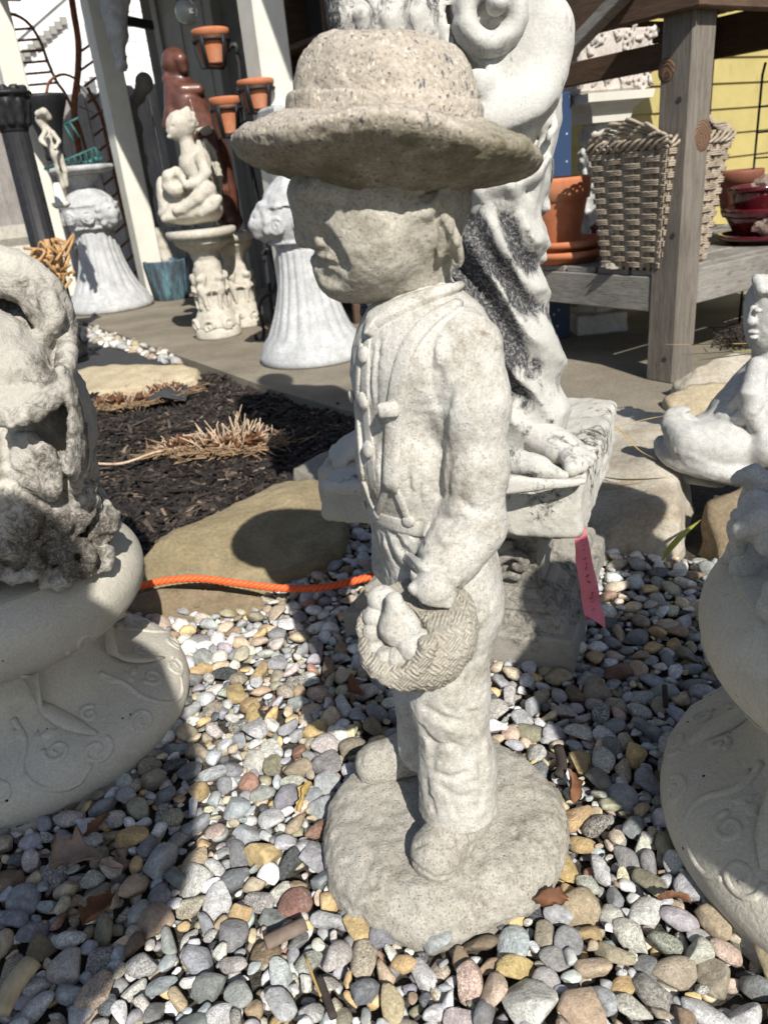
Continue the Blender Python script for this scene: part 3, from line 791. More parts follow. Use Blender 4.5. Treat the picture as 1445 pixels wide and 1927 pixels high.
def build_boy():
    Y0 = 0.705
    def b(px, py, dy=0.0): return B(px, py, Y0 + dy)
    def s(px, p): return px * PS(p)
    org = np.array([0.032, 0.705, 0.0])
    boy = thing('boy_statue', 'weathered cast stone statue of a boy in a brimmed hat holding a fruit basket', 'statue', org)
    # ---- round base
    c = Clay((-0.19, 0.50, -0.03), (0.27, 0.96, 0.10), 0.0035)
    ctr = np.array([0.032, 0.697, 0.0])
    def wob(t, r, z):
        w = 1 + 0.02 * np.sin(2 * t + 0.6) + 0.018 * np.sin(3 * t + 2.0) + 0.008 * np.sin(7 * t + 1)
        return (r / w).astype(np.float32), z
    c.rev([(0, -0.03), (0.132, -0.03), (0.1445, 0.0), (0.1465, 0.018), (0.143, 0.036), (0.133, 0.050), (0.115, 0.056), (0.07, 0.058), (0, 0.059)], ctr, mod=wob, k=0.004)
    c.warp(lambda P: 0.003 * fbm(P, 16, 3, 3) + 0.0016 * fbm(P, 75, 3, 9))
    part('base', rough(c.mesh(), 0.0010, 170, 2, 1), M_BASE, boy)
    base_clay = c
    # ---- clothed body: one continuous figure
    c = Clay((-0.08, 0.555, 0.055), (0.20, 0.86, 0.705), 0.0024)
    def E(px, py, dy, rx, ry, rz, k=0.02):
        p = b(px, py, dy); q = PS(p); c.ell(p, (rx * q, ry, rz * q), k)
    def Cn(A, D, k=0.015, sq=None, op='u'):
        p, q = b(*A[:3]), b(*D[:3]); c.cone(p, q, A[3] * PS(p), D[3] * PS(q), k, op, sq)
    E(772, 700, 0.005, 112, 0.088, 150)
    E(776, 850, 0.0, 108, 0.086, 150)
    E(800, 965, 0.0, 104, 0.082, 95)
    E(815, 640, 0.0, 95, 0.092, 85, 0.03)
    E(838, 612, 0.0, 66, 0.066, 46, 0.025)
    Cn((786, 540, 0.0, 64), (786, 620, 0.0, 84), 0.016)
    # trousers
    E(824, 1050, 0.0, 108, 0.088, 110, 0.02)
    E(842, 1110, -0.005, 100, 0.085, 100, 0.02)
    Cn((848, 1150, -0.032, 84), (845, 1310, -0.038, 69), 0.02)
    Cn((845, 1310, -0.038, 69), (860, 1440, -0.044, 67), 0.02)
    Cn((860, 1440, -0.044, 66), (862, 1510, -0.048, 69), 0.02); Cn((862, 1498, -0.048, 71), (862, 1530, -0.048, 74), 0.008)
    Cn((812, 1150, 0.040, 74), (806, 1310, 0.036, 60), 0.012)
    Cn((806, 1310, 0.036, 60), (806, 1400, 0.034, 58), 0.012)
    # far arm
    Cn((800, 640, 0.078, 52), (775, 830, 0.085, 46)); Cn((775, 830, 0.085, 46), (745, 960, 0.07, 44)); Cn((745, 960, 0.07, 44), (735, 1060, 0.02, 36))
    # near arm: sleeve, elbow crease, forearm
    A = Clay(c.lo, c.lo + (c.n - 1.5) * c.h, c.h)
    def An(P, Q, k=0.02):
        p, q = b(*P[:3]), b(*Q[:3]); A.cone(p, q, P[3] * PS(p), Q[3] * PS(q), k)
    An((880, 655, -0.062, 66), (888, 760, -0.078, 63)); An((888, 760, -0.078, 63), (893, 880, -0.082, 56)); An((893, 880, -0.082, 56), (888, 985, -0.085, 57))
    An((886, 990, -0.087, 57), (852, 1040, -0.098, 54)); An((852, 1040, -0.098, 54), (822, 1078, -0.108, 51), 0.012)
    c.f = np.where(np.abs(c.f - A.f) < 0.012, np.minimum(c.f, A.f) - ((0.012 - np.abs(c.f - A.f)) / 0.012) ** 2 * 0.003, np.minimum(c.f, A.f)).astype(np.float32)
    # armpit crease, sleeve folds, trouser folds
    def groove(pts, r, depth, op='s', k=0.004, cl=None):
        cl = cl or c
        Q = [surf(cl, x, y, (r - depth) if op == 's' else (depth - r))[0] for x, y in pts]
        cl.chain(Q, r, k, op)
    groove([(824, 700), (829, 760), (831, 850), (828, 930)], 0.005, 0.0028)
    groove([(846, 735), (838, 800), (832, 850)], 0.004, 0.0012)
    groove([(830, 975), (850, 982), (868, 978)], 0.004, 0.0013)
    groove([(822, 985), (846, 995), (880, 990)], 0.004, 0.0008, 'u')
    groove([(812, 1022), (835, 1036), (866, 1032)], 0.004, 0.0012)
    groove([(738, 1000), (752, 1030), (775, 1055)], 0.004, 0.0018); groove([(722, 1000), (735, 1040), (750, 1075)], 0.004, 0.0016)
    for pts in ([(800, 1330), (830, 1352), (880, 1360)], [(795, 1372), (815, 1400), (812, 1450)], [(870, 1330), (900, 1372), (905, 1420)],
                [(845, 1395), (880, 1425), (912, 1440)], [(905, 1440), (908, 1480), (900, 1520)], [(830, 1480), (860, 1500), (890, 1495)], [(800, 1440), (806, 1500)]):
        groove(pts, 0.006, 0.0012)
    for pts in ([(812, 1345), (850, 1368), (893, 1378)], [(885, 1350), (914, 1400), (916, 1450)], [(806, 1400), (803, 1460)], [(860, 1408), (895, 1434)]):
        groove(pts, 0.006, 0.0010, 'u')
    groove([(808, 655), (812, 700), (820, 760)], 0.003, 0.0012)
    groove([(864, 584), (838, 604), (817, 634), (809, 680), (811, 720)], 0.002, 0.0013, k=.0012)      # armhole seam
    groove([(762, 1052), (790, 1078), (830, 1102), (868, 1108)], 0.003, 0.0022, k=.002)
    for pts in ([(716, 640), (709, 700), (711, 760), (720, 850), (724, 930)], [(700, 660), (698, 760), (706, 860)], [(770, 800), (768, 880), (772, 940)], [(792, 820), (788, 900), (790, 950)]): groove(pts, 0.002, 0.0009, k=.001)
    for pts in ([(728, 1012), (742, 1050), (760, 1075)], [(748, 1008), (770, 1040), (792, 1050)], [(716, 1010), (722, 1050), (732, 1080)], [(780, 1006), (796, 1026)]): groove(pts, 0.0032, 0.0018, k=.0015)
    for pts in ([(838, 800), (847, 870), (843, 930)], [(868, 940), (884, 956), (908, 960)]): groove(pts, 0.0028, 0.0009, k=.003)
    for pts in ([(880, 1160), (872, 1230), (880, 1290)], [(905, 1180), (896, 1260)], [(838, 1330), (862, 1345), (895, 1340)], [(808, 1390), (830, 1402), (850, 1398)], [(820, 1455), (850, 1462), (880, 1452)], [(890, 1470), (915, 1480)], [(812, 1500), (818, 1525)], [(850, 1505), (856, 1530)], [(884, 1500), (888, 1528)]): groove(pts, 0.0034, 0.0009, k=.003)
    for pts in ([(786, 1098), (780, 1122)], [(803, 1106), (799, 1130)], [(822, 1112), (820, 1134)], [(842, 1114), (842, 1132)]): groove(pts, 0.0024, 0.0019, k=.0015)
    c.warp(lambda P: 0.0005 * fbm(P, 38, 3, 5))
    # hem: cut the trousers off above the shoe
    c.cut(2, float(b(862, 1520, -0.048)[2]) + 0.004)
    body = part('body', rough(c.mesh(), 0.0006, 210, 2, 2), M_BOY, boy)
    # ---- crisp raised clothing details laid on the body surface
    def ribbon(pts, thick, sub=5, cl=None):
        Q = np.array(spline([np.array(p, float) for p in pts], sub)); P, N = [], []
        for x, y, w in Q:
            p, nn = surf(cl or c, x, y); P.append(p); N.append(nn)
        P, N = np.array(P), np.array(N)
        for _ in range(3): N[1:-1] = (N[:-2] + N[1:-1] + N[2:]) / 3; P[1:-1] = (P[:-2] + 2 * P[1:-1] + P[2:]) / 4
        N /= np.linalg.norm(N, axis=1)[:, None]; T = np.gradient(P, axis=0); T /= np.linalg.norm(T, axis=1)[:, None]; S = np.cross(N, T); S /= np.linalg.norm(S, axis=1)[:, None]
        W = Q[:, 2] * np.array([PS(p) for p in P]); V, Fc = [], []; sec = [(-1, -.004), (-1, thick * .75), (-.88, thick), (-.4, thick * 1.1), (.4, thick * 1.1), (.88, thick), (1, thick * .75), (1, -.004)]; m = len(sec)
        for i in range(len(P)):
            for u, d in sec: V.append(P[i] + S[i] * W[i] * u + N[i] * d)
        for i in range(len(P) - 1):
            for q in range(m - 1): Fc.append((i * m + q, (i + 1) * m + q, (i + 1) * m + q + 1, i * m + q + 1))
        Fc.append(tuple(range(m))); Fc.append(tuple(range((len(P) - 1) * m + m - 1, (len(P) - 1) * m - 1, -1)))
        V = np.array(V); return V + 0.0004 * fbm(V, 160, 2, 4)[:, None] * np.array([0, -1, 0.3]), Fc
    part('collar', ribbon([(699, 612, 25), (712, 602, 25), (738, 589, 22), (775, 573, 18), (815, 559, 14), (846, 549, 10), (864, 543, 6)], .0065), M_BOY, boy)
    part('collar_point', ribbon([(712, 606, 17), (705, 620, 12), (699, 634, 3)], .0075, 4), M_BOY, boy)
    part('suspender', ribbon([(862, 574, 10), (830, 592, 14), (797, 618, 16), (770, 655, 16.5), (755, 705, 17), (746, 765, 17), (741, 840, 17), (738, 922, 17)], .0048), M_BOY, boy)
    part('suspender', ribbon([(684, 640, 7), (676, 720, 8), (677, 800, 8), (685, 905, 8)], .003), M_BOY, boy)
    for pts in ([(732, 918, 7.5), (722, 940, 7), (713, 966, 6.5)], [(745, 918, 7.5), (757, 945, 7), (769, 976, 6.5)], [(688, 905, 6), (696, 930, 6), (708, 958, 5.5)]): part('suspender_tab', ribbon(pts, .0036), M_BOY, boy)
    part('waistband', ribbon([(697, 962, 15), (716, 976, 15), (745, 986, 15), (780, 994, 15), (806, 997, 15)], .0022), M_BOY, boy)
    part('cuff', ribbon([(762, 1044, 11), (786, 1066, 12), (824, 1088, 12), (866, 1094, 11)], .0028), M_BOY, boy)
    part('placket', ribbon([(692, 640, 13), (687, 700, 14), (688, 760, 14), (696, 840, 14), (704, 935, 13)], .0014), M_BOY, boy)
    p, n = surf(c, 739, 765, 0.0065)
    V, Fc = obox(p, np.array([0.0085, -0.002, 0.0006]), np.array([0.0015, 0.0045, 0.0]), np.array([-0.0004, 0, 0.0064]), 0.0018)
    part('suspender_clip', (V, Fc), M_BOY, boy)
    def button(px, py, r, sx=1.0):
        p, n = surf(c, px, py, 0.0024)
        a = np.cross(n, (0, 0, 1.)); a /= np.linalg.norm(a); u = np.cross(a, n)
        R = np.stack([a, u, n], 1)
        part('button', blob(p, (r * sx, r, r * 0.5), 2, 0.06, 2, int(px), R), M_BOY, boy)
    for px, py, r in ((688, 668, .0078), (687, 754, .0082), (697, 845, .0082), (712, 966, .0048), (770, 978, .0062), (690, 950, .0048), (666, 745, .006)):
        button(px, py, r)
    # ---- head
    h = Clay((-0.115, 0.605, 0.555), (0.125, 0.86, 0.80), 0.002)
    def hE(px, py, dy, rx, ry, rz, k=0.02, op='u', R=None):
        p = b(px, py, dy); q = PS(p); h.ell(p, (rx * q, ry, rz * q), k, R, op)
    def hC(A, D, k=0.012, sq=None, op='u'):
        p, q = b(*A[:3]), b(*D[:3]); h.cone(p, q, A[3] * PS(p), D[3] * PS(q), k, op, sq)
    hE(722, 345, 0.0, 160, 0.061, 130)
    hC((657, 380, 0.0, 95), (676, 470, 0.0, 72), 0.03, ((0, 1, 0), 1.25))
    hE(718, 460, 0.0, 90, 0.052, 86, 0.03)
    hE(700, 452, -0.024, 62, 0.029, 58, 0.03); hE(700, 452, 0.024, 62, 0.029, 58, 0.03)
    hE(784, 405, 0.0, 84, 0.053, 92, 0.016)
    hE(642, 515, 0.0, 36, 0.028, 33, 0.022)
    hC((705, 508, 0.0, 46), (645, 518, 0.0, 32), 0.02, ((0, 1, 0), 1.3))
    hC((784, 450, 0.0, 66), (788, 525, 0.0, 61), 0.018, ((0, 1, 0), 1.1))
    # brow, nose, eyes, mouth
    hC((572, 366, -0.030, 15), (566, 368, 0.0, 14), 0.012); hC((572, 366, 0.030, 15), (566, 368, 0.0, 14), 0.012)
    hC((572, 384, 0.0, 12), (567, 432, 0.0, 14), 0.008); hE(573, 449, 0.0, 19, 0.008, 16, 0.005)
    hE(592, 456, -0.0105, 19, 0.0075, 13, 0.004); hE(592, 456, 0.0105, 19, 0.0075, 13, 0.004)
    hE(588, 478, -0.004, 15, 0.016, 6, 0.006, 's')
    hE(603, 488, 0.0, 19, 0.020, 8.5, 0.005); hE(610, 507, 0.0, 18, 0.018, 8.5, 0.005)
    def carve(pts, r, depth, op='s', k=0.003):
        Q = [surf(h, x, y, (r - depth) if op == 's' else (depth - r))[0] for x, y in pts]; h.chain(spline(Q, 3), r, k, op)
    carve([(597, 434), (607, 452), (612, 468), (604, 476)], 0.004, 0.003)              # round the nostril wing
    carve([(610, 440), (622, 462), (634, 486), (640, 502)], 0.006, 0.0026, k=0.008)     # nose-to-mouth fold
    carve([(594, 498), (604, 497), (616, 499), (630, 503)], 0.0032, 0.0028)             # mouth
    carve([(604, 521), (616, 522), (630, 525)], 0.005, 0.0022, k=0.006)
    carve([(584, 396), (596, 400), (612, 395)], 0.005, 0.003, k=0.006); carve([(582, 378), (598, 372), (616, 380)], 0.004, 0.0025, k=0.005)
    carve([(584, 388), (598, 386), (610, 388)], 0.006, 0.0022, 'u', 0.003)              # closed lid
    carve([(572, 366), (594, 358), (622, 364)], 0.006, 0.0028, 'u', 0.008)              # brow
    # ear under the brim
    for sg in (-1, 1):
        h.chain([b(x, y, sg * d) for x, y, d in ((822, 318, .053), (838, 340, .056), (826, 372, .057), (800, 396, .056), (776, 406, .053), (766, 398, .050))], [s(11, b(800, 350))] * 3 + [s(13, b(800, 350))] * 2 + [s(9, b(800, 350))], 0.006)
        hE(800, 352, sg * 0.058, 20, 0.007, 26, 0.006, 's')
    # hair: locks behind the ear and over the brow
    hair0 = np.array(b(800, 400))
    for i in range(13):
        x0 = 842 + i * 3.6; y0 = 322 + 4 * (i % 3)
        pts = [(x0, y0, -0.051 + 0.0038 * i), (x0 - 2 - i * .6, y0 + 60, -0.052 + 0.0038 * i), (x0 - 8 - i, y0 + 118 - 2 * i, -0.050 + 0.0038 * i), (x0 - 16 - i, y0 + 160 - 3 * i, -0.046 + 0.0036 * i)]
        h.chain([b(*p) for p in pts], [s(9, hair0), s(9, hair0), s(8, hair0), s(5, hair0)], 0.0035)
    for i in range(9):
        x0 = 600 + i * 24 + 5 * (i % 2)
        h.chain([b(x0 + 14, 322, -0.050 - 0.0012 * i), b(x0, 344 + 5 * (i % 3), -0.050 - 0.001 * i), b(x0 - 8, 360 + 7 * (i % 2), -0.048 - 0.001 * i)], [s(11, hair0), s(8, hair0), s(4, hair0)], 0.005)
    for i in range(11):      # chipped, frayed edge of hair at the nape, standing out into the sun
        t = i / 10
        p = b(836 + 26 * t + 4 * (i % 2), 414 + 76 * t, -0.055 + 0.016 * t)
        h.ell(p, np.array([0.0038, 0.0045, 0.0042]) * (1 + 0.35 * (i % 3)), 0.0025)
    h.chain([b(830, 426, -0.058), b(843, 457, -0.055), b(857, 490, -0.043)], 0.0028, 0.003, 's')
    h.warp(lambda P: 0.0004 * fbm(P, 45, 3, 8))
    hx, hy = b(735, 380)[:2]; xl, zt = b(818, 400)[0], b(800, 470)[2]
    def strands(P):
        th = np.arctan2(P[:, 1] - hy, P[:, 0] - hx); w = np.clip((P[:, 0] - xl) / 0.012 + (P[:, 2] - zt) * 6, 0, 1) * (P[:, 2] > zt - 0.045)
        return 0.0016 * w * np.sin(th * 62 + 3.0 * fbm(P * np.array([1, 1, .35]), 60, 2, 3)) * (0.6 + 0.4 * np.sin(P[:, 2] * 190 + th * 9))
    h.warp(strands)
    part('head', rough(h.mesh(), 0.0005, 240, 2, 6), M_HEAD, boy)
    # ---- hat: crown, band, thick brim
    Lp, Rp = b(440, 277), b(1008, 309)
    ctr = (Lp + Rp) / 2; ax = (Rp - Lp); rad = np.linalg.norm(ax) / 2; ax /= np.linalg.norm(ax)
    up = np.array([-ax[2], 0, ax[0]]); ay = np.cross(up, ax)
    R = np.stack([ax, ay, up], 1)
    q = PS(ctr)
    hat = link('hat', None, boy, ctr - org)
    k = Clay(ctr - np.array([0.15, 0.135, 0.07]), ctr + np.array([0.15, 0.135, 0.14]), 0.0026)
    def bw(t, r, z):
        return r / (1 + 0.02 * np.sin(2 * t + 1.2) + 0.012 * np.sin(3 * t)), z - 0.017 * np.sin(t) ** 2 * np.clip((r - 0.07) / 0.05, 0, 1.1) + 0.0025 * np.sin(5 * t)
    k.rev([(0, -0.026), (0.06, -0.026), (0.085, -0.019), (0.112, -0.011), (rad - 0.004, -0.006), (rad, 0.001), (rad - 0.003, 0.0075), (0.112, 0.014), (0.093, 0.022), (0.077, 0.027), (0, 0.028)], ctr, 0.004, R, 1.0, mod=bw)
    k.warp(lambda P: 0.0022 * fbm(P, 30, 3, 4))
    part('brim', rough(k.mesh(), 0.0009, 190, 3, 3), M_HAT, hat)
    k = Clay(ctr - np.array([0.12, 0.12, 0.03]), ctr + np.array([0.13, 0.12, 0.15]), 0.0026)
    cc = ctr + ax * (714 - 722) * q
    k.rev([(0, 0.012), (0.0770, 0.012), (0.0765, 0.034), (0.074, 0.052), (0.069, 0.068), (0.060, 0.0795), (0.047, 0.0855), (0.03, 0.0875), (0, 0.088)], cc, 0.004, R, 0.9)
    k.ell(cc + up * 0.092, (0.032, 0.05, 0.012), 0.012, None, 's')
    k.warp(lambda P: 0.0026 * fbm(P, 24, 3, 14))
    part('crown', rough(k.mesh(), 0.0010, 190, 3, 4), M_HAT, hat)
    k = Clay(ctr - np.array([0.12, 0.12, 0.03]), ctr + np.array([0.13, 0.12, 0.09]), 0.0022)
    k.rev([(0.06, 0.022), (0.0802, 0.022), (0.0806, 0.030), (0.0798, 0.0395), (0.0784, 0.042), (0.06, 0.042)], cc, 0.002, R, 0.9)
    k.warp(lambda P: 0.0014 * fbm(P, 40, 3, 24))
    part('band', rough(k.mesh(), 0.0008, 190, 3, 5), M_HAT, hat)
    # ---- shoes
    def shoe(heel, toe, hp, tp, r1, r2, lace):
        k = Clay(np.minimum(heel, toe) - 0.06, np.maximum(heel, toe) + 0.07, 0.0024)
        k.cone(heel, toe, r1, r2, 0.012); k.cone(heel, heel + np.array([0, 0, 0.03]), r1 * .8, r1 * .8, 0.014)
        k.cone(heel + np.array([0, 0, 0.012]), toe + np.array([0, 0, 0.004]), r1, r2 * .9, 0.015)
        d = toe - heel; d[2] = 0; d /= np.linalg.norm(d); sd = np.array([-d[1], d[0], 0])
        tc = toe + d * 0.006
        k.ell(tc + np.array([0, 0, .002]), (r2 * 1.05, r2 * 1.05, r2 * .9), 0.01)
        # welt line
        dn = np.array([0, 0, -r2 * 0.42])
        k.cone(heel + dn, toe + dn + d * 0.004, r1 * 1.06, r2 * 1.12, 0.003, 'u', ((0, 0, 1), 0.16))
        if lace:
            def line(pts, r, depth, op): k.chain(spline([surf(k, x, y, (r - depth) if op == 's' else (depth - r), .45, 1.0)[0] for x, y in pts], 3), r, .0015, op)
            for pts in ([(836, 1556), (852, 1566), (866, 1580)], [(824, 1566), (842, 1576), (858, 1592)], [(852, 1552), (836, 1570), (830, 1584)], [(872, 1562), (850, 1584)]): line(pts, .0022, .0014, 'u')
            line([(782, 1592), (806, 1588), (832, 1600), (850, 1626)], .0026, .0016, 's'); line([(846, 1600), (872, 1596), (900, 1580)], .0024, .0012, 's'); line([(880, 1560), (884, 1590), (876, 1616)], .0024, .0012, 's')
            line([(770, 1608), (790, 1636), (826, 1650), (866, 1642), (902, 1612), (926, 1586)], .0026, .0018, 's')
        k.warp(lambda P: 0.0010 * fbm(P, 60, 3, 8))
        return rough(k.mesh(), 0.0006, 220, 2, 3)
    part('shoe', shoe(b(868, 1530, -0.048) + np.array([0.004, 0, -0.004]), G(824, 1602, 0.070), 0, 0, 0.0265, 0.0245, True), M_BASE, boy)
    part('shoe', shoe(G(795, 1415, 0.078), G(714, 1436, 0.071), 0, 0, 0.025, 0.0225, False), M_BASE, boy)
    # ---- fruit basket
    k = Clay((-0.09, 0.50, 0.19), (0.17, 0.80, 0.40), 0.0022)
    D = -0.125
    def kE(px, py, dy, rx, ry, rz, kk=0.008, op='u'):
        p = b(px, py, dy); q = PS(p); k.ell(p, (rx * q, ry, rz * q), kk, None, op)
    kE(812, 1172, D + 0.01, 84, 0.058, 96); kE(775, 1200, D, 92, 0.055, 84, 0.02); kE(770, 1120, D + .005, 50, 0.04, 44, 0.02)
    kE(742, 1182, D - 0.035, 60, 0.045, 74, 0.006, 's'); kE(715, 1170, D - 0.03, 45, 0.05, 70, 0.006, 's')
    qq = PS(b(780, 1180, D))
    rim = [(735, 1090, D - .005), (775, 1120, D - .035), (800, 1160, D - .045), (806, 1205, D - .050), (788, 1248, D - .052), (755, 1270, D - .050), (716, 1258, D - .040), (694, 1228, D - .025), (690, 1190, D - .005), (700, 1140, D + .01)]
    k.chain([b(*p) for p in spline(rim, 4)], 14 * qq, 0.004)
    k.chain([b(*p) for p in spline([(690, 1222, D - .02), (712, 1262, D - .042), (755, 1282, D - .05), (800, 1268, D - .045)], 5)], 13 * qq, 0.004)
    # broad woven flap that folds over from the wrist
    k.chain([b(*p) for p in spline([(732, 1090, D - .005), (756, 1096, D - .022), (784, 1120, D - .036), (806, 1150, D - .045)], 5)], 17 * qq, 0.008, 'u', ((0, -1, .5), .6))
    k.chain([b(*p) for p in spline([(740, 1096, D - .018), (775, 1110, D - .040), (815, 1124, D - .052), (855, 1132, D - .046), (884, 1136, D - .020)], 5)], 27 * qq, 0.010, 'u', ((0, -1, .6), .45))
    def weave(P):
        a, d = (P[:, 0] + 0.5 * P[:, 2]) * 520, (P[:, 2] - 0.4 * P[:, 0]) * 520
        return -0.0011 * np.sin(a) * np.sin(d) + 0.0016 * fbm(P, 45, 3, 12)
    k.warp(weave); k.warp(lambda P: 0.0008 * fbm(P, 60, 3, 2))
    bask = part('basket', rough(k.mesh(), 0.0006, 200, 2, 9), M_BASKET, boy)
    # hand closed on the basket's edge below the cuff
    k = Clay((-0.05, 0.53, 0.30), (0.14, 0.78, 0.44), 0.0022)
    w0, w1 = b(828, 1078, -0.108), b(818, 1104, -0.128)
    k.cone(w0, w1, 0.020, 0.017, 0.008)
    k.chain([w1, b(796, 1102, -0.124), b(780, 1108, -0.128)], [0.010, 0.008, 0.006], 0.004)
    for i in range(4): k.chain([w1, b(802 + 14 * i, 1112 + 3 * i, -0.132), b(800 + 14 * i, 1126 + 3 * i, -0.136)], [0.008, 0.006, 0.005], 0.003)
    part('hand', rough(k.mesh(), 0.0005, 200, 2, 9), M_BOY, boy)
    # fruit
    def fruit(name, px, py, dy, r, pear=False):
        p = b(px, py, D + dy); k = Clay(p - 2.4 * r, p + 2.4 * r, 0.0022)
        if pear:
            k.ell(p + np.array([0, 0, -.25 * r]), (r * .95, r * .85, r), 0.01); k.cone(p, p + np.array([-0.15 * r, 0.1 * r, 1.35 * r]), r * .7, r * .42, 0.012)
        else:
            k.ell(p, (r, r * .95, r * .92), 0.004); k.cone(p + np.array([0, 0, r]), p + np.array([0, 0, .75 * r]), r * .16, r * .1, 0.004, 's')
        k.warp(lambda P: 0.0008 * fbm(P, 60, 3, 2))
        part(name, rough(k.mesh(), 0.0004, 200, 2, 9), M_BOY, boy)
    fruit('pear', 752, 1176, -0.024, 0.0175, True)
    fruit('apple', 784, 1216, -0.036, 0.0170); fruit('apple', 750, 1236, -0.038, 0.0108); fruit('apple', 728, 1234, -0.034, 0.0100)
    fruit('apple', 709, 1220, -0.022, 0.0112); fruit('apple', 703, 1190, -0.012, 0.0098); fruit('apple', 708, 1160, -0.004, 0.0118); fruit('apple', 720, 1128, 0.002, 0.0135)
    return boy
build_boy()
# ------------------------------------------------------------------ draped lady on her square plinth and pedestal
def patina(name, lo, hi, dark, at, sc, grain=260, streak=False, rough=0.85, bump=0.35, soft=0.10, crack=6, zband=None, grime=False):
    n = NT(name)
    col = n.ramp(n.noise(6, 5, 0.6), [(0.3, lo), (0.7, hi)])
    col = n.mix(1.0, col, n.ramp(n.noise(grain, 3, 0.7), [(0.3, 0.86), (0.65, 1.06)]), 'MULTIPLY')
    co = n.mapv((1, 1, 0.75)) if streak else n.co
    big = n.noise(sc * 0.32, 4, 0.55, 0.3, co=co)
    fine = n.noise(sc * 3.2, 9, 0.74, 0.9, co=co)
    mk = n.math('ADD', n.math('MULTIPLY', big, 1.25), n.math('MULTIPLY', fine, 0.75))
    if zband:
        z = n.zaxis()[2]; bz = n.ramp(n.math('ADD', z, n.math('MULTIPLY', n.noise(7, 3), 0.16)), [(zband[0], 0.0), (zband[0] + .1, 1.0), (zband[1] - .06, 1.0), (zband[1] + .06, 0.0)])
        mk = n.math('ADD', mk, n.math('MULTIPLY', bz, zband[2]))
    if grime:
        ga = n.N.new('ShaderNodeAttribute'); ga.attribute_name = 'tint'; mk = n.math('ADD', mk, ga.outputs['Fac'])
    m = n.ramp(n.math('MULTIPLY', mk, 0.5), [(at * .5, 0.0), ((at + soft) * .5, 1.0)])
    m = n.mix(1.0, m, n.ramp(n.noise(grain * 0.8, 4, 0.8), [(0.30, 0.35), (0.52, 1.0)]), 'MULTIPLY')
    col = n.mix(m, col, dark)
    # fine dark craquelure
    ck = n.ramp(n.voro(sc * crack, 'DISTANCE_TO_EDGE', co=n.mapv((1, 1, .7))), [(0.0, 1.0), (0.05, 0.0)])
    gate = n.ramp(n.noise(sc * 1.1, 6, 0.7), [(0.55, 0.0), (0.66, 0.85)])
    col = n.mix(n.math('MULTIPLY', ck, gate), col, dark)
    n.set('Base Color', col); n.set('Roughness', rough)
    h = n.bump(fine, 0.25, 0.004); n.bump(n.noise(grain, 4, 0.7), bump, 0.0025, h); return n.mat
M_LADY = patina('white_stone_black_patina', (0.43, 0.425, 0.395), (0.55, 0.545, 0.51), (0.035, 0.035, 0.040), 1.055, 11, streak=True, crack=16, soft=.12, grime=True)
M_LADYFOOT = patina('white_stone_feet', (0.44, 0.43, 0.40), (0.55, 0.54, 0.50), (0.05, 0.05, 0.05), 1.12, 16, crack=16)
M_LADYDARK = patina('black_patina_folds', (0.44, 0.43, 0.40), (0.58, 0.57, 0.53), (0.028, 0.028, 0.033), 1.0, 12, streak=True, crack=16)
M_PLINTH = patina('dark_weathered_plinth', (0.24, 0.225, 0.195), (0.38, 0.36, 0.315), (0.06, 0.055, 0.048), 1.03, 19, soft=.2, crack=14)
E1, E2 = np.array([0.915, -0.403, 0]), np.array([0.403, 0.915, 0]); EZ = np.array([0, 0, 1.])
RSQ = np.stack([E1, E2, EZ], 1)
LC = np.array([0.172, 1.262, 0.0])
def square_stack(prof, c, R, rnd=0.0):
    """four-sided moulding: prof [(half width, z)]"""
    V, Fc = [], []; m = 9
    ring = []
    for s in range(4):
        for i in range(m):
            t = -1 + 2 * i / m; ring.append([(t, -1), (1, t), (-t, 1), (-1, -t)][s])
    k = len(ring)
    for hw, z in prof:
        for x, y in ring: V.append(c + R @ np.array([x * hw, y * hw, z]))
    for j in range(len(prof) - 1):
        for i in range(k): Fc.append((j * k + i, j * k + (i + 1) % k, (j + 1) * k + (i + 1) % k, (j + 1) * k + i))
    Fc.append(tuple(range(k - 1, -1, -1))); Fc.append(tuple(range((len(prof) - 1) * k, len(prof) * k)))
    return np.array(V), Fc
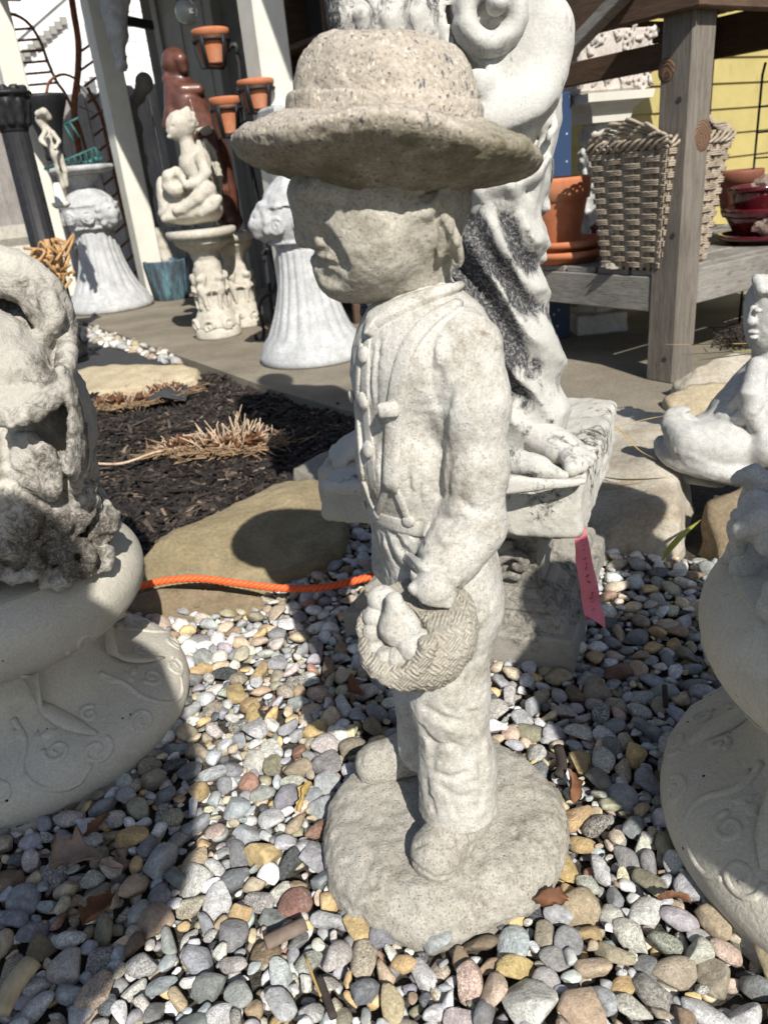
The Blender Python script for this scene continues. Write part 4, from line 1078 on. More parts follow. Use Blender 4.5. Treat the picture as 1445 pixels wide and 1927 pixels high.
def build_pedestal():
    o = thing('square_pedestal', 'low dark weathered square pedestal with leaf scrolls under the draped statue', 'pedestal', LC)
    c = LC
    part('base', square_stack([(.196, -.03), (.198, .0), (.198, .052), (.194, .058), (.182, .060), (.180, .072), (.176, .079), (.168, .083)], c, RSQ), M_PLINTH, o, False)
    part('moulding', square_stack([(.166, .080), (.168, .088), (.162, .097), (.152, .101), (.146, .108), (.139, .112)], c, RSQ), M_PLINTH, o, False)
    part('die', square_stack([(.136, .108), (.130, .118), (.126, .150), (.128, .190), (.134, .206)], c, RSQ), M_PLINTH, o, False)
    part('cap', square_stack([(.140, .203), (.150, .208), (.156, .216), (.172, .222), (.178, .229), (.178, .238)], c, RSQ), M_PLINTH, o, False)
    # leaf scroll carved on the front
    for s in (-1, 1):
        k = Clay(c - 0.25, c + np.array([0.25, 0.25, 0.25]), 0.0035)
        k.f = k.f[:, :, :]; org = c - E2 * 0.130
        def L(u, z, d=0.0): return org + E1 * (u * s) - E2 * d + EZ * z
        k.chain([L(*p) for p in spline([(0.0, 0.118, .004), (0.03, 0.128, .006), (0.06, 0.152, .009), (0.088, 0.172, .010), (0.108, 0.166, .010), (0.106, 0.150, .010), (0.094, 0.152, .010)], 5)], [0.010] * 12 + [0.008] * 12 + [0.0065] * 7, 0.004)
        k.chain([L(*p) for p in spline([(0.0, 0.135, .004), (0.03, 0.150, .006), (0.065, 0.180, .008), (0.09, 0.190, .008)], 5)], 0.006, 0.004)
        k.chain([L(*p) for p in spline([(0.02, 0.112, .004), (0.05, 0.118, .008), (0.08, 0.132, .009), (0.1, 0.13, .008)], 5)], 0.006, 0.004)
        k.warp(lambda P: 0.0015 * fbm(P, 60, 2, 3))
        part('scroll', k.mesh(), M_PLINTH, o)
    return o
build_pedestal()

def build_lady():
    o = thing('draped_statue', 'tall white draped classical statue with black patina, barefoot on a square base', 'statue', LC + np.array([0, 0, .238]))
    Z0 = 0.238
    k = Clay(LC - np.array([.32, .32, 0]) + np.array([0, 0, .22]), LC + np.array([.32, .32, .40]), 0.0045)
    k.box(LC + np.array([0, 0, Z0 + .047]), (.212, .212, .047), 0.004, RSQ, rnd=0.012)
    k.warp(lambda P: 0.004 * fbm(P, 18, 3, 3) + 0.0022 * np.maximum(fbm(P * np.array([1, 1, 2.2]), 60, 3, 9), 0) * (P[:, 2] < Z0 + .085))
    part('base', rough(k.mesh(), 0.0012, 130, 2, 4), patina('white_rough_base', (0.43, 0.42, 0.38), (0.54, 0.53, 0.48), (0.05, 0.048, 0.042), 1.10, 16, soft=.08, crack=14), o)
    # figure
    c = Clay((-0.16, 0.86, 0.30), (0.52, 1.52, 1.80), 0.0065)
    def b(px, py, y): return B(px, py, y)
    def E(px, py, y, rx, ry, rz, kk=0.03, R=None):
        p = b(px, py, y); q = PS(p); c.ell(p, (rx * q, ry, rz * q), kk, R)
    def Cn(A, D, kk=0.03, sq=None):
        p, q = b(*A[:3]), b(*D[:3]); c.cone(p, q, A[3] * PS(p), D[3] * PS(q), kk, 'u', sq)
    # hips and swagged cloth
    E(925, 40, 1.20, 128, .14, 190); E(915, 190, 1.20, 118, .135, 160); E(800, 40, 1.28, 115, .11, 220)
    # near leg under wet drapery, bending slightly
    Cn((935, 230, 1.17, 112), (925, 440, 1.16, 84)); Cn((925, 440, 1.16, 84), (958, 640, 1.17, 80)); Cn((958, 640, 1.17, 80), (980, 790, 1.18, 86))
    Cn((800, 200, 1.30, 120), (800, 780, 1.30, 110)); Cn((880, 500, 1.27, 110), (890, 800, 1.27, 110))
    # hanging cloth edge on the right
    Cn((1040, 60, 1.24, 34), (1018, 330, 1.25, 16)); Cn((1018, 330, 1.25, 16), (992, 520, 1.25, 14))
    # torso and head, above the picture
    tx = 0.16
    c.ell((tx, 1.26, 1.20), (.15, .115, .17), 0.04); c.ell((tx, 1.26, 1.42), (.155, .10, .12), 0.05)
    c.cone((tx, 1.26, 1.48), (tx, 1.26, 1.60), .05, .045, 0.03); c.ell((tx, 1.25, 1.67), (.068, .08, .095), 0.01)
    c.cone((tx + .15, 1.26, 1.46), (tx + .2, 1.22, 1.2), .045, .04, .03); c.cone((tx + .2, 1.22, 1.2), (tx + .12, 1.08, 1.08), .038, .03, .02)
    c.cone((tx - .15, 1.26, 1.46), (tx - .19, 1.24, 1.2), .045, .04, .03)
    # left fall of pleated cloth, blackened between the pleats
    pc = Clay((-0.16, 1.0, 0.62), (0.24, 1.36, 1.12), 0.0055)
    for i, px in enumerate((636, 660, 684, 708, 732, 756, 782, 808)):
        pc.chain([b(px + 10, -80, 1.10 + .012 * (i % 3)), b(px, 30, 1.085 + .012 * (i % 2)), b(px + 14, 150, 1.10), b(px + 60, 330, 1.18)], [.012, .0125, .012, .009], 0.004)
    pc.cone(b(725, -80, 1.17), b(735, 200, 1.19), .085, .07, .004)
    pc.warp(lambda P: 0.002 * fbm(P, 30, 3, 5)); part('pleats', rough(pc.mesh(), 0.0008, 110, 2, 4), M_LADYDARK, o)
    import copy; c0 = copy.copy(c); c0.f = c.f.copy()
    def ridge(pts, r, lift, kk=0.014, op='u', rs=None):
        Q = [surf(c0, x, y, lift, 0.85, 1.6)[0] for x, y in pts]; Q = spline(Q, 4)
        R_ = np.interp(np.linspace(0, 1, len(Q)), np.linspace(0, 1, len(rs)), rs) if rs else r
        c.chain(Q, R_ if np.isscalar(R_) else list(R_), kk, op)
    # (folds follow the body under the cloth)
    ridge([(880, 235), (940, 225), (1000, 195), (1030, 130), (1045, 40)], .020, -.002, .02)
    ridge([(890, 300), (960, 285), (1008, 235), (1025, 165)], .010, -.003, .016)
    ridge([(905, 345), (970, 330), (1010, 285), (1022, 220)], .015, -.003, .02)
    ridge([(900, 265), (960, 252), (1020, 215)], .011, .004, .015, 's')
    ridge([(900, 320), (970, 305), (1030, 255)], .010, .003, .015, 's')
    ridge([(830, -20), (850, 60), (880, 130), (910, 160)], .016, .004, .012); ridge([(845, 20), (868, 90), (900, 140)], .012, .002, .01, 's')
    # wet-cloth folds winding down the leg, as sharp-crested ridges of varied depth
    def phase(P):
        w = np.stack([P[:, 0], P[:, 1], P[:, 2] * .6], 1)
        return (P[:, 2] * .62 + 0.95 * P[:, 0] - 0.30 * P[:, 1]) * 19.0 + 0.8 * fbm(w, 6.0, 3, 5)
    def crest(P):
        f = phase(P); f = f - np.floor(f); return np.where(f < .62, (f / .62) ** 1.4, ((1 - f) / .38) ** 1.1)        # slow rise, steep drop
    def legw(P): return np.clip((0.735 - P[:, 2]) * 14, 0, 1) * np.clip((P[:, 2] - .335) * 14, .25, 1)
    c.warp(lambda P: (0.005 - 0.027 * crest(P) * np.clip(0.85 + 0.6 * fbm(P, 7, 2, 9), .35, 1.35)) * legw(P))
    c.warp(lambda P: 0.0028 * np.abs(np.sin(phase(P) * 9.5 + 3 * fbm(P, 14, 2, 2))) * legw(P) * np.clip(fbm(P, 11, 2, 3) + .5, 0, 1))
    # upper folds of the long cloth at the right and below the swags
    for pts, r in (([(1005, 395), (1012, 330), (1028, 250), (1036, 150)], .007), ([(990, 400), (1002, 340), (1015, 270)], .005), ([(880, 372), (930, 362), (980, 374), (1002, 410)], .008), ([(900, 392), (945, 386), (985, 402)], .005)): ridge(pts, r, -.001, .006, rs=[r * .5, r, r, r * .5])
    for j in range(7): ridge([(840 + 6 * j, -10), (862 + 7 * j, 60 + 6 * j), (890 + 10 * j, 120 + 8 * j)], .004, -.001, .005, rs=[.003, .0045, .002])
    c.warp(lambda P: 0.0016 * fbm(P, 14, 3, 5))
    c.cut(2, Z0 + .09)
    V, Fc = rough(c.mesh(), 0.0010, 110, 2, 4)
    dr = part('drapery', (V, Fc), M_LADY, o)
    # soot-black patina left in the folds and down the left of the leg
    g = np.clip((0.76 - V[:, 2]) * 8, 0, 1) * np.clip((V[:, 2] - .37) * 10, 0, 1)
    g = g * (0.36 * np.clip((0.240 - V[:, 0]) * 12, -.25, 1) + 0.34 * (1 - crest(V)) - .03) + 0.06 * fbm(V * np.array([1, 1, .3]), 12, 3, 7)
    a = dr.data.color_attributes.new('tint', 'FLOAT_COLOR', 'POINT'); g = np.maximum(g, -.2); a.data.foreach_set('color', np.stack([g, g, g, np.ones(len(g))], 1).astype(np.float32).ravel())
    # scroll held at the hip
    k = Clay(b(925, 30, 1.06) - .12, b(925, 30, 1.06) + .12, 0.004)
    cc = b(922, 28, 1.07); sc = PS(cc); th = np.linspace(0.3, 2.0 * math.pi * 1.15, 26)
    rad = np.linspace(50, 47, 26) * sc
    k.chain([cc + np.array([-math.cos(t) * r_, 0.0, -math.sin(t) * r_]) for t, r_ in zip(th, rad)], [.0155 * (1 - .25 * i / 25) for i in range(26)], 0.003, 'u', ((0, 1, 0), 1.7))
    k.ell(cc + np.array([sc * 8, -.016, sc * 12]), (.0125, .020, .0125), 0.002); k.cone(cc + np.array([0, .07, 0]), cc + np.array([0, .035, 0]), .03, .024, .004)
    k.warp(lambda P: 0.001 * fbm(P, 40, 2, 2))
    part('scroll', rough(k.mesh(), 0.0007, 120, 2, 4), M_LADY, o)
    # bare feet on the base
    def foot(heel, toes, hz):
        k = Clay(np.min([heel] + toes, axis=0) - .06, np.max([heel] + toes, axis=0) + .08, 0.0038)
        mid = np.mean(toes, axis=0)
        k.cone(heel + np.array([0, 0, .035]), heel * .35 + mid * .65 + np.array([0, 0, .016]), .034, .030, .02, 'u', ((0, 0, 1), .8))
        for i, t in enumerate(toes):
            j = heel * .3 + mid * .7; j = j * .5 + t * .5
            k.cone(j + np.array([0, 0, .016]), t + np.array([0, 0, .008]), .013 - .0008 * i, .0115 - .0012 * i, .007); k.ell(t + np.array([0, 0, .009]), (.0115 - .0012 * i,) * 3, .003)
        k.warp(lambda P: 0.001 * fbm(P, 40, 2, 2)); return rough(k.mesh(), 0.0006, 140, 2, 1)
    zt = Z0 + .094
    tt = [G(x, y, zt) for x, y in ((1074, 893), (1092, 888), (1104, 880), (1112, 871), (1116, 861))]
    part('foot', foot(G(985, 840, zt), tt, 0), M_LADYFOOT, o)
    tt = [G(x, y, zt) for x, y in ((640, 880), (632, 870), (630, 862), (632, 854))]
    part('foot', foot(G(735, 850, zt), tt, 0), M_LADYDARK, o)
    # trailing hem and corner cushion of rock on the base
    k = Clay(LC + np.array([-.3, -.3, .30]), LC + np.array([.3, .3, .46]), 0.0045)
    k.chain([G(x, y, zt + z) for x, y, z in ((905, 905, .01), (960, 915, .014), (1030, 918, .012), (1090, 905, .008))], [.02, .024, .02, .01], .012, 'u', ((0, 0, 1), .5))
    k.chain([G(x, y, zt + z) for x, y, z in ((940, 860, .02), (1010, 880, .012), (1060, 895, .004))], [.022, .016, .008], .012)
    k.warp(lambda P: 0.002 * fbm(P, 30, 2, 2)); part('hem', rough(k.mesh(), 0.0008, 120, 2, 4), M_LADYFOOT, o)
    k = Clay(LC + np.array([-.3, -.3, .30]), LC + np.array([.3, .3, .40]), 0.0045); k.box(G(655, 905, zt + .008), (.032, .034, .012), .006, RSQ, rnd=.011)
    k.warp(lambda P: 0.002 * fbm(P, 30, 2, 2)); part('base_block', rough(k.mesh(), 0.0008, 120, 2, 4), M_LADYFOOT, o)
build_lady()

# ------------------------------------------------------------------ pink flagging ribbon with faded handwriting
def build_ribbon():
    path = [(1096, 985, 1.10), (1092, 1010, 1.06), (1098, 1050, 1.04), (1106, 1095, 1.03), (1113, 1135, 1.02), (1119, 1168, 1.01)]
    P = [B(*p) for p in path]; P = np.array(spline(P, 5)); n = len(P)
    wd = np.interp(np.linspace(0, 1, n), [0, .1, .5, 1], [.006, .010, .0125, .0155])
    side = np.array([0.93, -.30, 0.05]); V, Fc = [], []
    for i in range(n):
        tw = 0.004 * math.sin(i * .7)
        for j, u in enumerate((-1, -.5, 0, .5, 1)):
            p = P[i] + side * wd[i] * u + np.array([0, -.003 * math.cos(u * 2 + i * .35) + tw, 0])
            if i == n - 1: p = p + np.array([0, 0, .012 * (-u)])
            V.append(p)
    Fc = [(i * 5 + j, i * 5 + j + 1, (i + 1) * 5 + j + 1, (i + 1) * 5 + j) for i in range(n - 1) for j in range(4)]
    nt = NT('pink_plastic_ribbon'); nt.set('Base Color', (0.78, 0.22, 0.28, 1)); nt.set('Subsurface Weight', 0.0); nt.set('Roughness', 0.4); nt.set('Transmission Weight', 0.0)
    nt.bump(nt.noise(60, 4), 0.35, 0.004)
    V = np.array(V); off = np.array([.0, .0008, 0]); nv = len(V)
    o = link('pink_ribbon', mesh_from('pink_ribbon', np.concatenate([V, V + off]) - P[-1], Fc + [tuple(i + nv for i in f[::-1]) for f in Fc], nt.mat), loc=P[-1])
    tag(o, 'pink plastic flagging ribbon with faint handwriting hanging from the square statue base', 'ribbon')
    # handwriting: small pen strokes running down the ribbon
    ink = plain('faded_ink', (0.12, 0.03, 0.05), 0.7); r = random.Random(4); sv = []
    i = 5
    for ch in range(15):
        u0 = i + ch * 1.15
        def at(t, u):
            f = max(0, min(n - 2, u0 + t)); a = int(f); w = f - a; p = P[a] * (1 - w) + P[a + 1] * w; s_ = wd[a] * (1 - w) + wd[a + 1] * w
            return p + side * s_ * u + np.array([0, -.0045 - .003 * math.cos(u * 2 + f * .35) + 0.004 * math.sin(f * .7) - .001, 0])
        if ch in (3, 9): continue
        pts = [at(r.uniform(0, .8), r.uniform(-.28, .28)) for _ in range(r.choice((2, 3, 4)))]
        sv.append(tube(spline(pts, 3) if len(pts) > 2 else pts, .00055, 4))
    part('handwriting', join(*sv), ink, o)
build_ribbon()

# ------------------------------------------------------------------ orange twisted cord
def build_cord():
    pts = [G(x, y, z) for x, y, z in ((160, 1130, .03), (215, 1118, .04), (255, 1106, .055), (310, 1093, .06), (375, 1089, .055), (450, 1098, .045), (530, 1107, .04), (600, 1106, .035), (655, 1096, .035), (700, 1084, .035), (760, 1066, .03), (830, 1050, .03))]
    P = np.array(spline(pts, 22)); T = np.gradient(P, axis=0); T /= np.linalg.norm(T, axis=1)[:, None]
    S = np.cross(T, (0, 0, 1.)); S /= np.linalg.norm(S, axis=1)[:, None]; W = np.cross(S, T)
    L = np.concatenate([[0], np.cumsum(np.linalg.norm(np.diff(P, axis=0), axis=1))])
    o = thing('orange_cord', 'bright orange twisted cord lying across the flat stone and pebbles', 'cord', P[0])
    m = plain('orange_nylon', (0.80, 0.13, 0.035), 0.45, 0.12, 60, 0.3, 600)
    for s in range(3):
        a = L / 0.034 * 6.283 + s * 2.094
        part('strand', tube(P + (S * np.cos(a)[:, None] + W * np.sin(a)[:, None]) * 0.0036, 0.0042, 7), m, o)
build_cord()

# ------------------------------------------------------------------ cream bell pedestals with vine scrolls (left, right) and what stands on them
n = NT('cream_cast_pedestal')
c_ = n.ramp(n.noise(5, 5, 0.6), [(0.3, (0.46, 0.435, 0.365)), (0.7, (0.60, 0.575, 0.50))])
c_ = n.mix(1.0, c_, n.ramp(n.noise(300, 3, 0.7), [(0.3, 0.82), (0.65, 1.06)]), 'MULTIPLY')
c_ = n.mix(n.ramp(n.noise(9, 6, 0.65), [(0.56, 0.0), (0.75, 0.5)]), c_, (0.27, 0.245, 0.185))
pv = n.voro(120, out='Color'); sp = n.N.new('ShaderNodeSeparateColor'); n.L.new(pv, sp.inputs[0])
c_ = n.mix(n.math('MULTIPLY', n.ramp(sp.outputs[0], [(0.986, 0.0), (0.988, 1.0)]), n.ramp(n.voro(120), [(0.2, 1.0), (0.3, 0.0)])), c_, (0.03, 0.028, 0.025))
n.set('Base Color', c_); n.set('Roughness', 0.85)
h_ = n.bump(n.noise(130, 5, 0.7), 0.55, 0.004); n.bump(n.noise(420, 3, 0.7), 0.3, 0.0015, h_)
M_CREAM = n.mat
BELL = [(0.0, -0.02), (0.222, -0.02), (0.236, 0.0), (0.243, 0.018), (0.243, 0.036), (0.236, 0.054), (0.222, 0.067), (0.202, 0.077), (0.180, 0.087), (0.160, 0.099), (0.146, 0.116), (0.138, 0.140), (0.139, 0.168)]
BOWL = [(0.137, 0.162), (0.150, 0.172), (0.180, 0.185), (0.202, 0.205), (0.212, 0.226), (0.216, 0.246), (0.212, 0.266), (0.200, 0.282), (0.184, 0.293), (0.17, 0.298), (0.0, 0.299)]
def prof_at(prof, u):
    """point and outward normal at arc parameter u in 0..1 along a lathe profile"""
    P = np.array(prof, float); L = np.concatenate([[0], np.cumsum(np.linalg.norm(np.diff(P, axis=0), axis=1))]); s = u * L[-1]
    i = int(np.clip(np.searchsorted(L, s) - 1, 0, len(P) - 2)); w = (s - L[i]) / (L[i + 1] - L[i])
    p = P[i] * (1 - w) + P[i + 1] * w; t = P[i + 1] - P[i]; t /= np.linalg.norm(t)
    return p, np.array([t[1], -t[0]])
def build_bell(c, label, zs=1.0, turn=0.0):
    o = thing('bell_pedestal', label, 'pedestal', c, 'cream bell pedestals with vine scrolls')
    def smooth(prof): return [tuple(p) for p in spline([np.array(p) for p in prof], 4)]
    S = lambda prof: [(r, z * zs) for r, z in prof]
    part('foot', lathe(S(smooth(BELL)), 96, c), M_CREAM, o)
    part('bowl', lathe(S(smooth(BOWL)), 96, c), M_CREAM, o)
    wall = S(BELL[3:11])
    def on(th, u, lift=0.0):
        p, nn = prof_at(wall, u); r, z = p + nn * lift
        return c + np.array([r * math.cos(th + turn), r * math.sin(th + turn), z])
    # vine scrolls: S-stems ending in curls, repeated round the foot
    for j in range(7):
        t0 = j * 2 * math.pi / 7
        stem = [on(t0 + a, u, -.0018) for a, u in spline([(0.0, .95), (.06, .72), (.02, .45), (.10, .22), (.26, .12), (.38, .22)], 8)]
        vine = [tube(stem, np.linspace(.0055, .0045, len(stem)), 7)]
        for (ca, cu, sg, r0, ph) in ((.24, .50, 1, .085, 2.6), (.44, .32, -1, .10, 0.5), (-.12, .28, -1, .09, 3.3), (.55, .68, 1, .07, .3)):
            q = []
            for i in range(30):
                f = i / 29; a = ph + sg * f * 8.2; rr = r0 * (1 - .82 * f)
                q.append(on(t0 + ca + rr * math.cos(a) * 1.0, np.clip(cu + rr * 1.35 * math.sin(a), .02, .98), -.0016))
            vine.append(tube(q, np.linspace(.0048, .0040, 30), 7))
        part('vine_scroll', join(*vine), M_CREAM, o)
        lv = []
        for (la, lu, rot) in ((.12, .62, .4), (.17, .70, 1.6), (.08, .74, -.8)):
            V = []
            for i in range(9):
                f = i / 8; w = .05 * math.sin(math.pi * f) * (1 - .4 * f)
                for s in (-1, 0, 1):
                    du, dt = f * .13, s * w
                    V.append(on(t0 + la + dt * math.cos(rot) + du * math.sin(rot), np.clip(lu + (du * math.cos(rot) - dt * math.sin(rot)) * 1.3, .02, .98), .0008 + (.003 if s == 0 else -.0012)))
            lv.append((np.array(V), [(i * 3 + s, i * 3 + s + 1, i * 3 + s + 4, i * 3 + s + 3) for i in range(8) for s in (0, 1)]))
        part('leaf', join(*lv), M_CREAM, o)
    # long leaves rising over the neck, one scroll on the bowl
    bw = S(BOWL[1:8])
    def onb(th, u, lift=0.0):
        p, nn = prof_at(bw, u); r, z = p + nn * lift; return c + np.array([r * math.cos(th + turn), r * math.sin(th + turn), z])
    for j in range(7):
        t0 = j * 2 * math.pi / 7 + .25; q = [on(t0 + .25 - .25 * f, .45 + .55 * f, .001 + .006 * f) for f in np.linspace(0, 1, 8)] + [onb(t0 - .02 * i, .05 + .1 * i, .002) for i in range(4)]
        part('leaf', tube(q, [.004, .008, .012, .014, .014, .013, .012, .011, .010, .008, .006, .003], 8, flat=.35), M_CREAM, o)
        q = [onb(t0 + .35 + .11 * (1 - .8 * f) * math.cos(3 + 7.5 * f), np.clip(.42 + .22 * (1 - .8 * f) * math.sin(3 + 7.5 * f), .02, .98), -.0008) for f in np.linspace(0, 1, 26)]
        part('curl', tube(q, .0042, 7), M_CREAM, o)
    return o
build_bell(np.array([-0.585, 1.02, 0.0]), 'cream bell-shaped pedestal with vine scrolls in the left foreground', 1.0, 0.55)
build_bell(np.array([0.535, 0.64, 0.0]), 'cream bell-shaped pedestal with vine scrolls cut off by the right edge', 1.12, 2.2)

M_OLD = patina('grey_lichened_stone', (0.36, 0.34, 0.30), (0.56, 0.535, 0.48), (0.095, 0.083, 0.068), 0.975, 23, grain=300, bump=0.8, soft=.18, crack=18)
def build_left_figure():
    C = np.array([-0.600, 1.02, 0.298]); Y0 = 1.02
    o = thing('shell_figure', 'weathered grey carved stone figure with hooded shell top on the left pedestal', 'statue', C)
    c = Clay((-0.86, 0.78, 0.285), (-0.34, 1.26, 0.74), 0.0042)
    def b(px, py, dy=0.0): return B(px, py, Y0 + dy)
    def E(px, py, dy, rx, ry, rz, kk=0.02, op='u'):
        p = b(px, py, dy); q = PS(p); c.ell(p, (rx * q, ry, rz * q), kk, None, op)
    # body mass, hood, hollow with pleats inside
    E(5, 820, 0.0, 150, .14, 165); E(20, 910, 0.0, 130, .14, 110); E(-5, 650, .04, 125, .10, 125); E(15, 990, 0.0, 178, .16, 52, .03)
    E(-14, 604, -.075, 94, .09, 66, .010, 's'); E(14, 648, -.09, 58, .07, 46, .010, 's')
    hood = [(-70, 512), (-10, 508), (40, 520), (80, 552), (104, 602), (108, 648), (88, 690), (62, 715)]
    Q = spline([b(x, y, -.065 + .004 * i) for i, (x, y) in enumerate(hood)], 4); c.chain(Q, list(np.linspace(.022, .017, len(Q))), .014)
    for i in range(12): c.ell(b(90 + 16 * math.sin(i * .55), 560 + 11 * i, -.08), (.010, .012, .009), .006)
    # smooth shoulder bulging out of the hood, pleats between it and the rim
    c.chain([b(-60, 640, -.08), b(-20, 672, -.105), b(28, 705, -.115), b(62, 730, -.10)], [.050, .050, .040, .026], .012)
    for i in range(7): c.chain([b(38 + i * 8, 590 + 8 * i, -.035), b(44 + i * 7, 632 + 9 * i, -.060), b(58 + i * 5, 668 + 7 * i, -.075)], [.007, .009, .007], .004)
    E(98, 790, -.03, 66, .10, 118, .02); E(110, 900, -.02, 56, .10, 80, .02)
    # wrapped bands and fringe carved on the surface
    def line(pts, r, lift, op='u', k=.004): c.chain(spline([surf(c, x, y, lift, .7, 1.3)[0] for x, y in pts], 3), r, k, op)
    for d in range(4): line([(2, 742 + 15 * d), (50, 742 + 15 * d), (92, 718 + 14 * d), (118, 680 + 13 * d), (128, 640 + 12 * d)], .0085 if d % 2 else .0110, .0015)
    for i in range(22):
        t = i / 21; x0 = 112 + 26 * math.sin(t * 2.6); y0 = 690 + 180 * t
        line([(x0, y0), (x0 + 14, y0 + 22), (x0 + 20, y0 + 48)], .0056, .0010, 'u', .002)
    for i in range(10): line([(6 + 9 * i, 800 + 4 * (i % 3)), (14 + 9 * i, 850)], .004, .001, 's', .003)
    # fan of feathered ridges on the front, a smooth bulge left of it
    E(70, 872, -.10, 58, .05, 62, .02); E(-22, 858, -.12, 46, .06, 58, .010)
    for k_ in range(6):
        rr = 22 + 11 * k_; line([(38 + rr * math.cos(a) * .9, 900 - rr * math.sin(a)) for a in np.linspace(-.5, 1.75, 7)], .0062, .0008, 'u', .002)
    for k_ in range(5): line([(44 + 12 * k_, 905 + 6 * k_), (62 + 13 * k_, 935 + 4 * k_), (70 + 16 * k_, 962)], .006, -.0005, 'u', .004)
    r = random.Random(3)
    for i in range(44):                                         # curling foam of leaves
        x = r.uniform(-60, 200); y = r.uniform(950, 1075) - .28 * max(x - 60, 0); d = -.02 - .125 * (1 - (max(x, 0) / 225) ** 2)
        p = b(x, y, d); a = r.uniform(0, 6.28); rr = r.uniform(.018, .036)
        pts = [p + rr * (1 - .6 * f) * np.array([math.cos(a + 4.5 * f), -.10, math.sin(a + 4.5 * f)]) for f in np.linspace(0, 1, 7)]
        c.chain(pts, [rr * .22, rr * .30, rr * .32, rr * .30, rr * .26, rr * .2, rr * .15], .004)
    c.warp(lambda P: 0.002 * fbm(P, 16, 3, 6) + 0.0042 * fbm(P, 60, 3, 2) * np.clip((0.46 - P[:, 2]) * 8 + .35, .35, 1.3))
    c.cut(2, 0.292)
    part('body', rough(c.mesh(), 0.0019, 130, 3, 4), M_OLD, o)
build_left_figure()

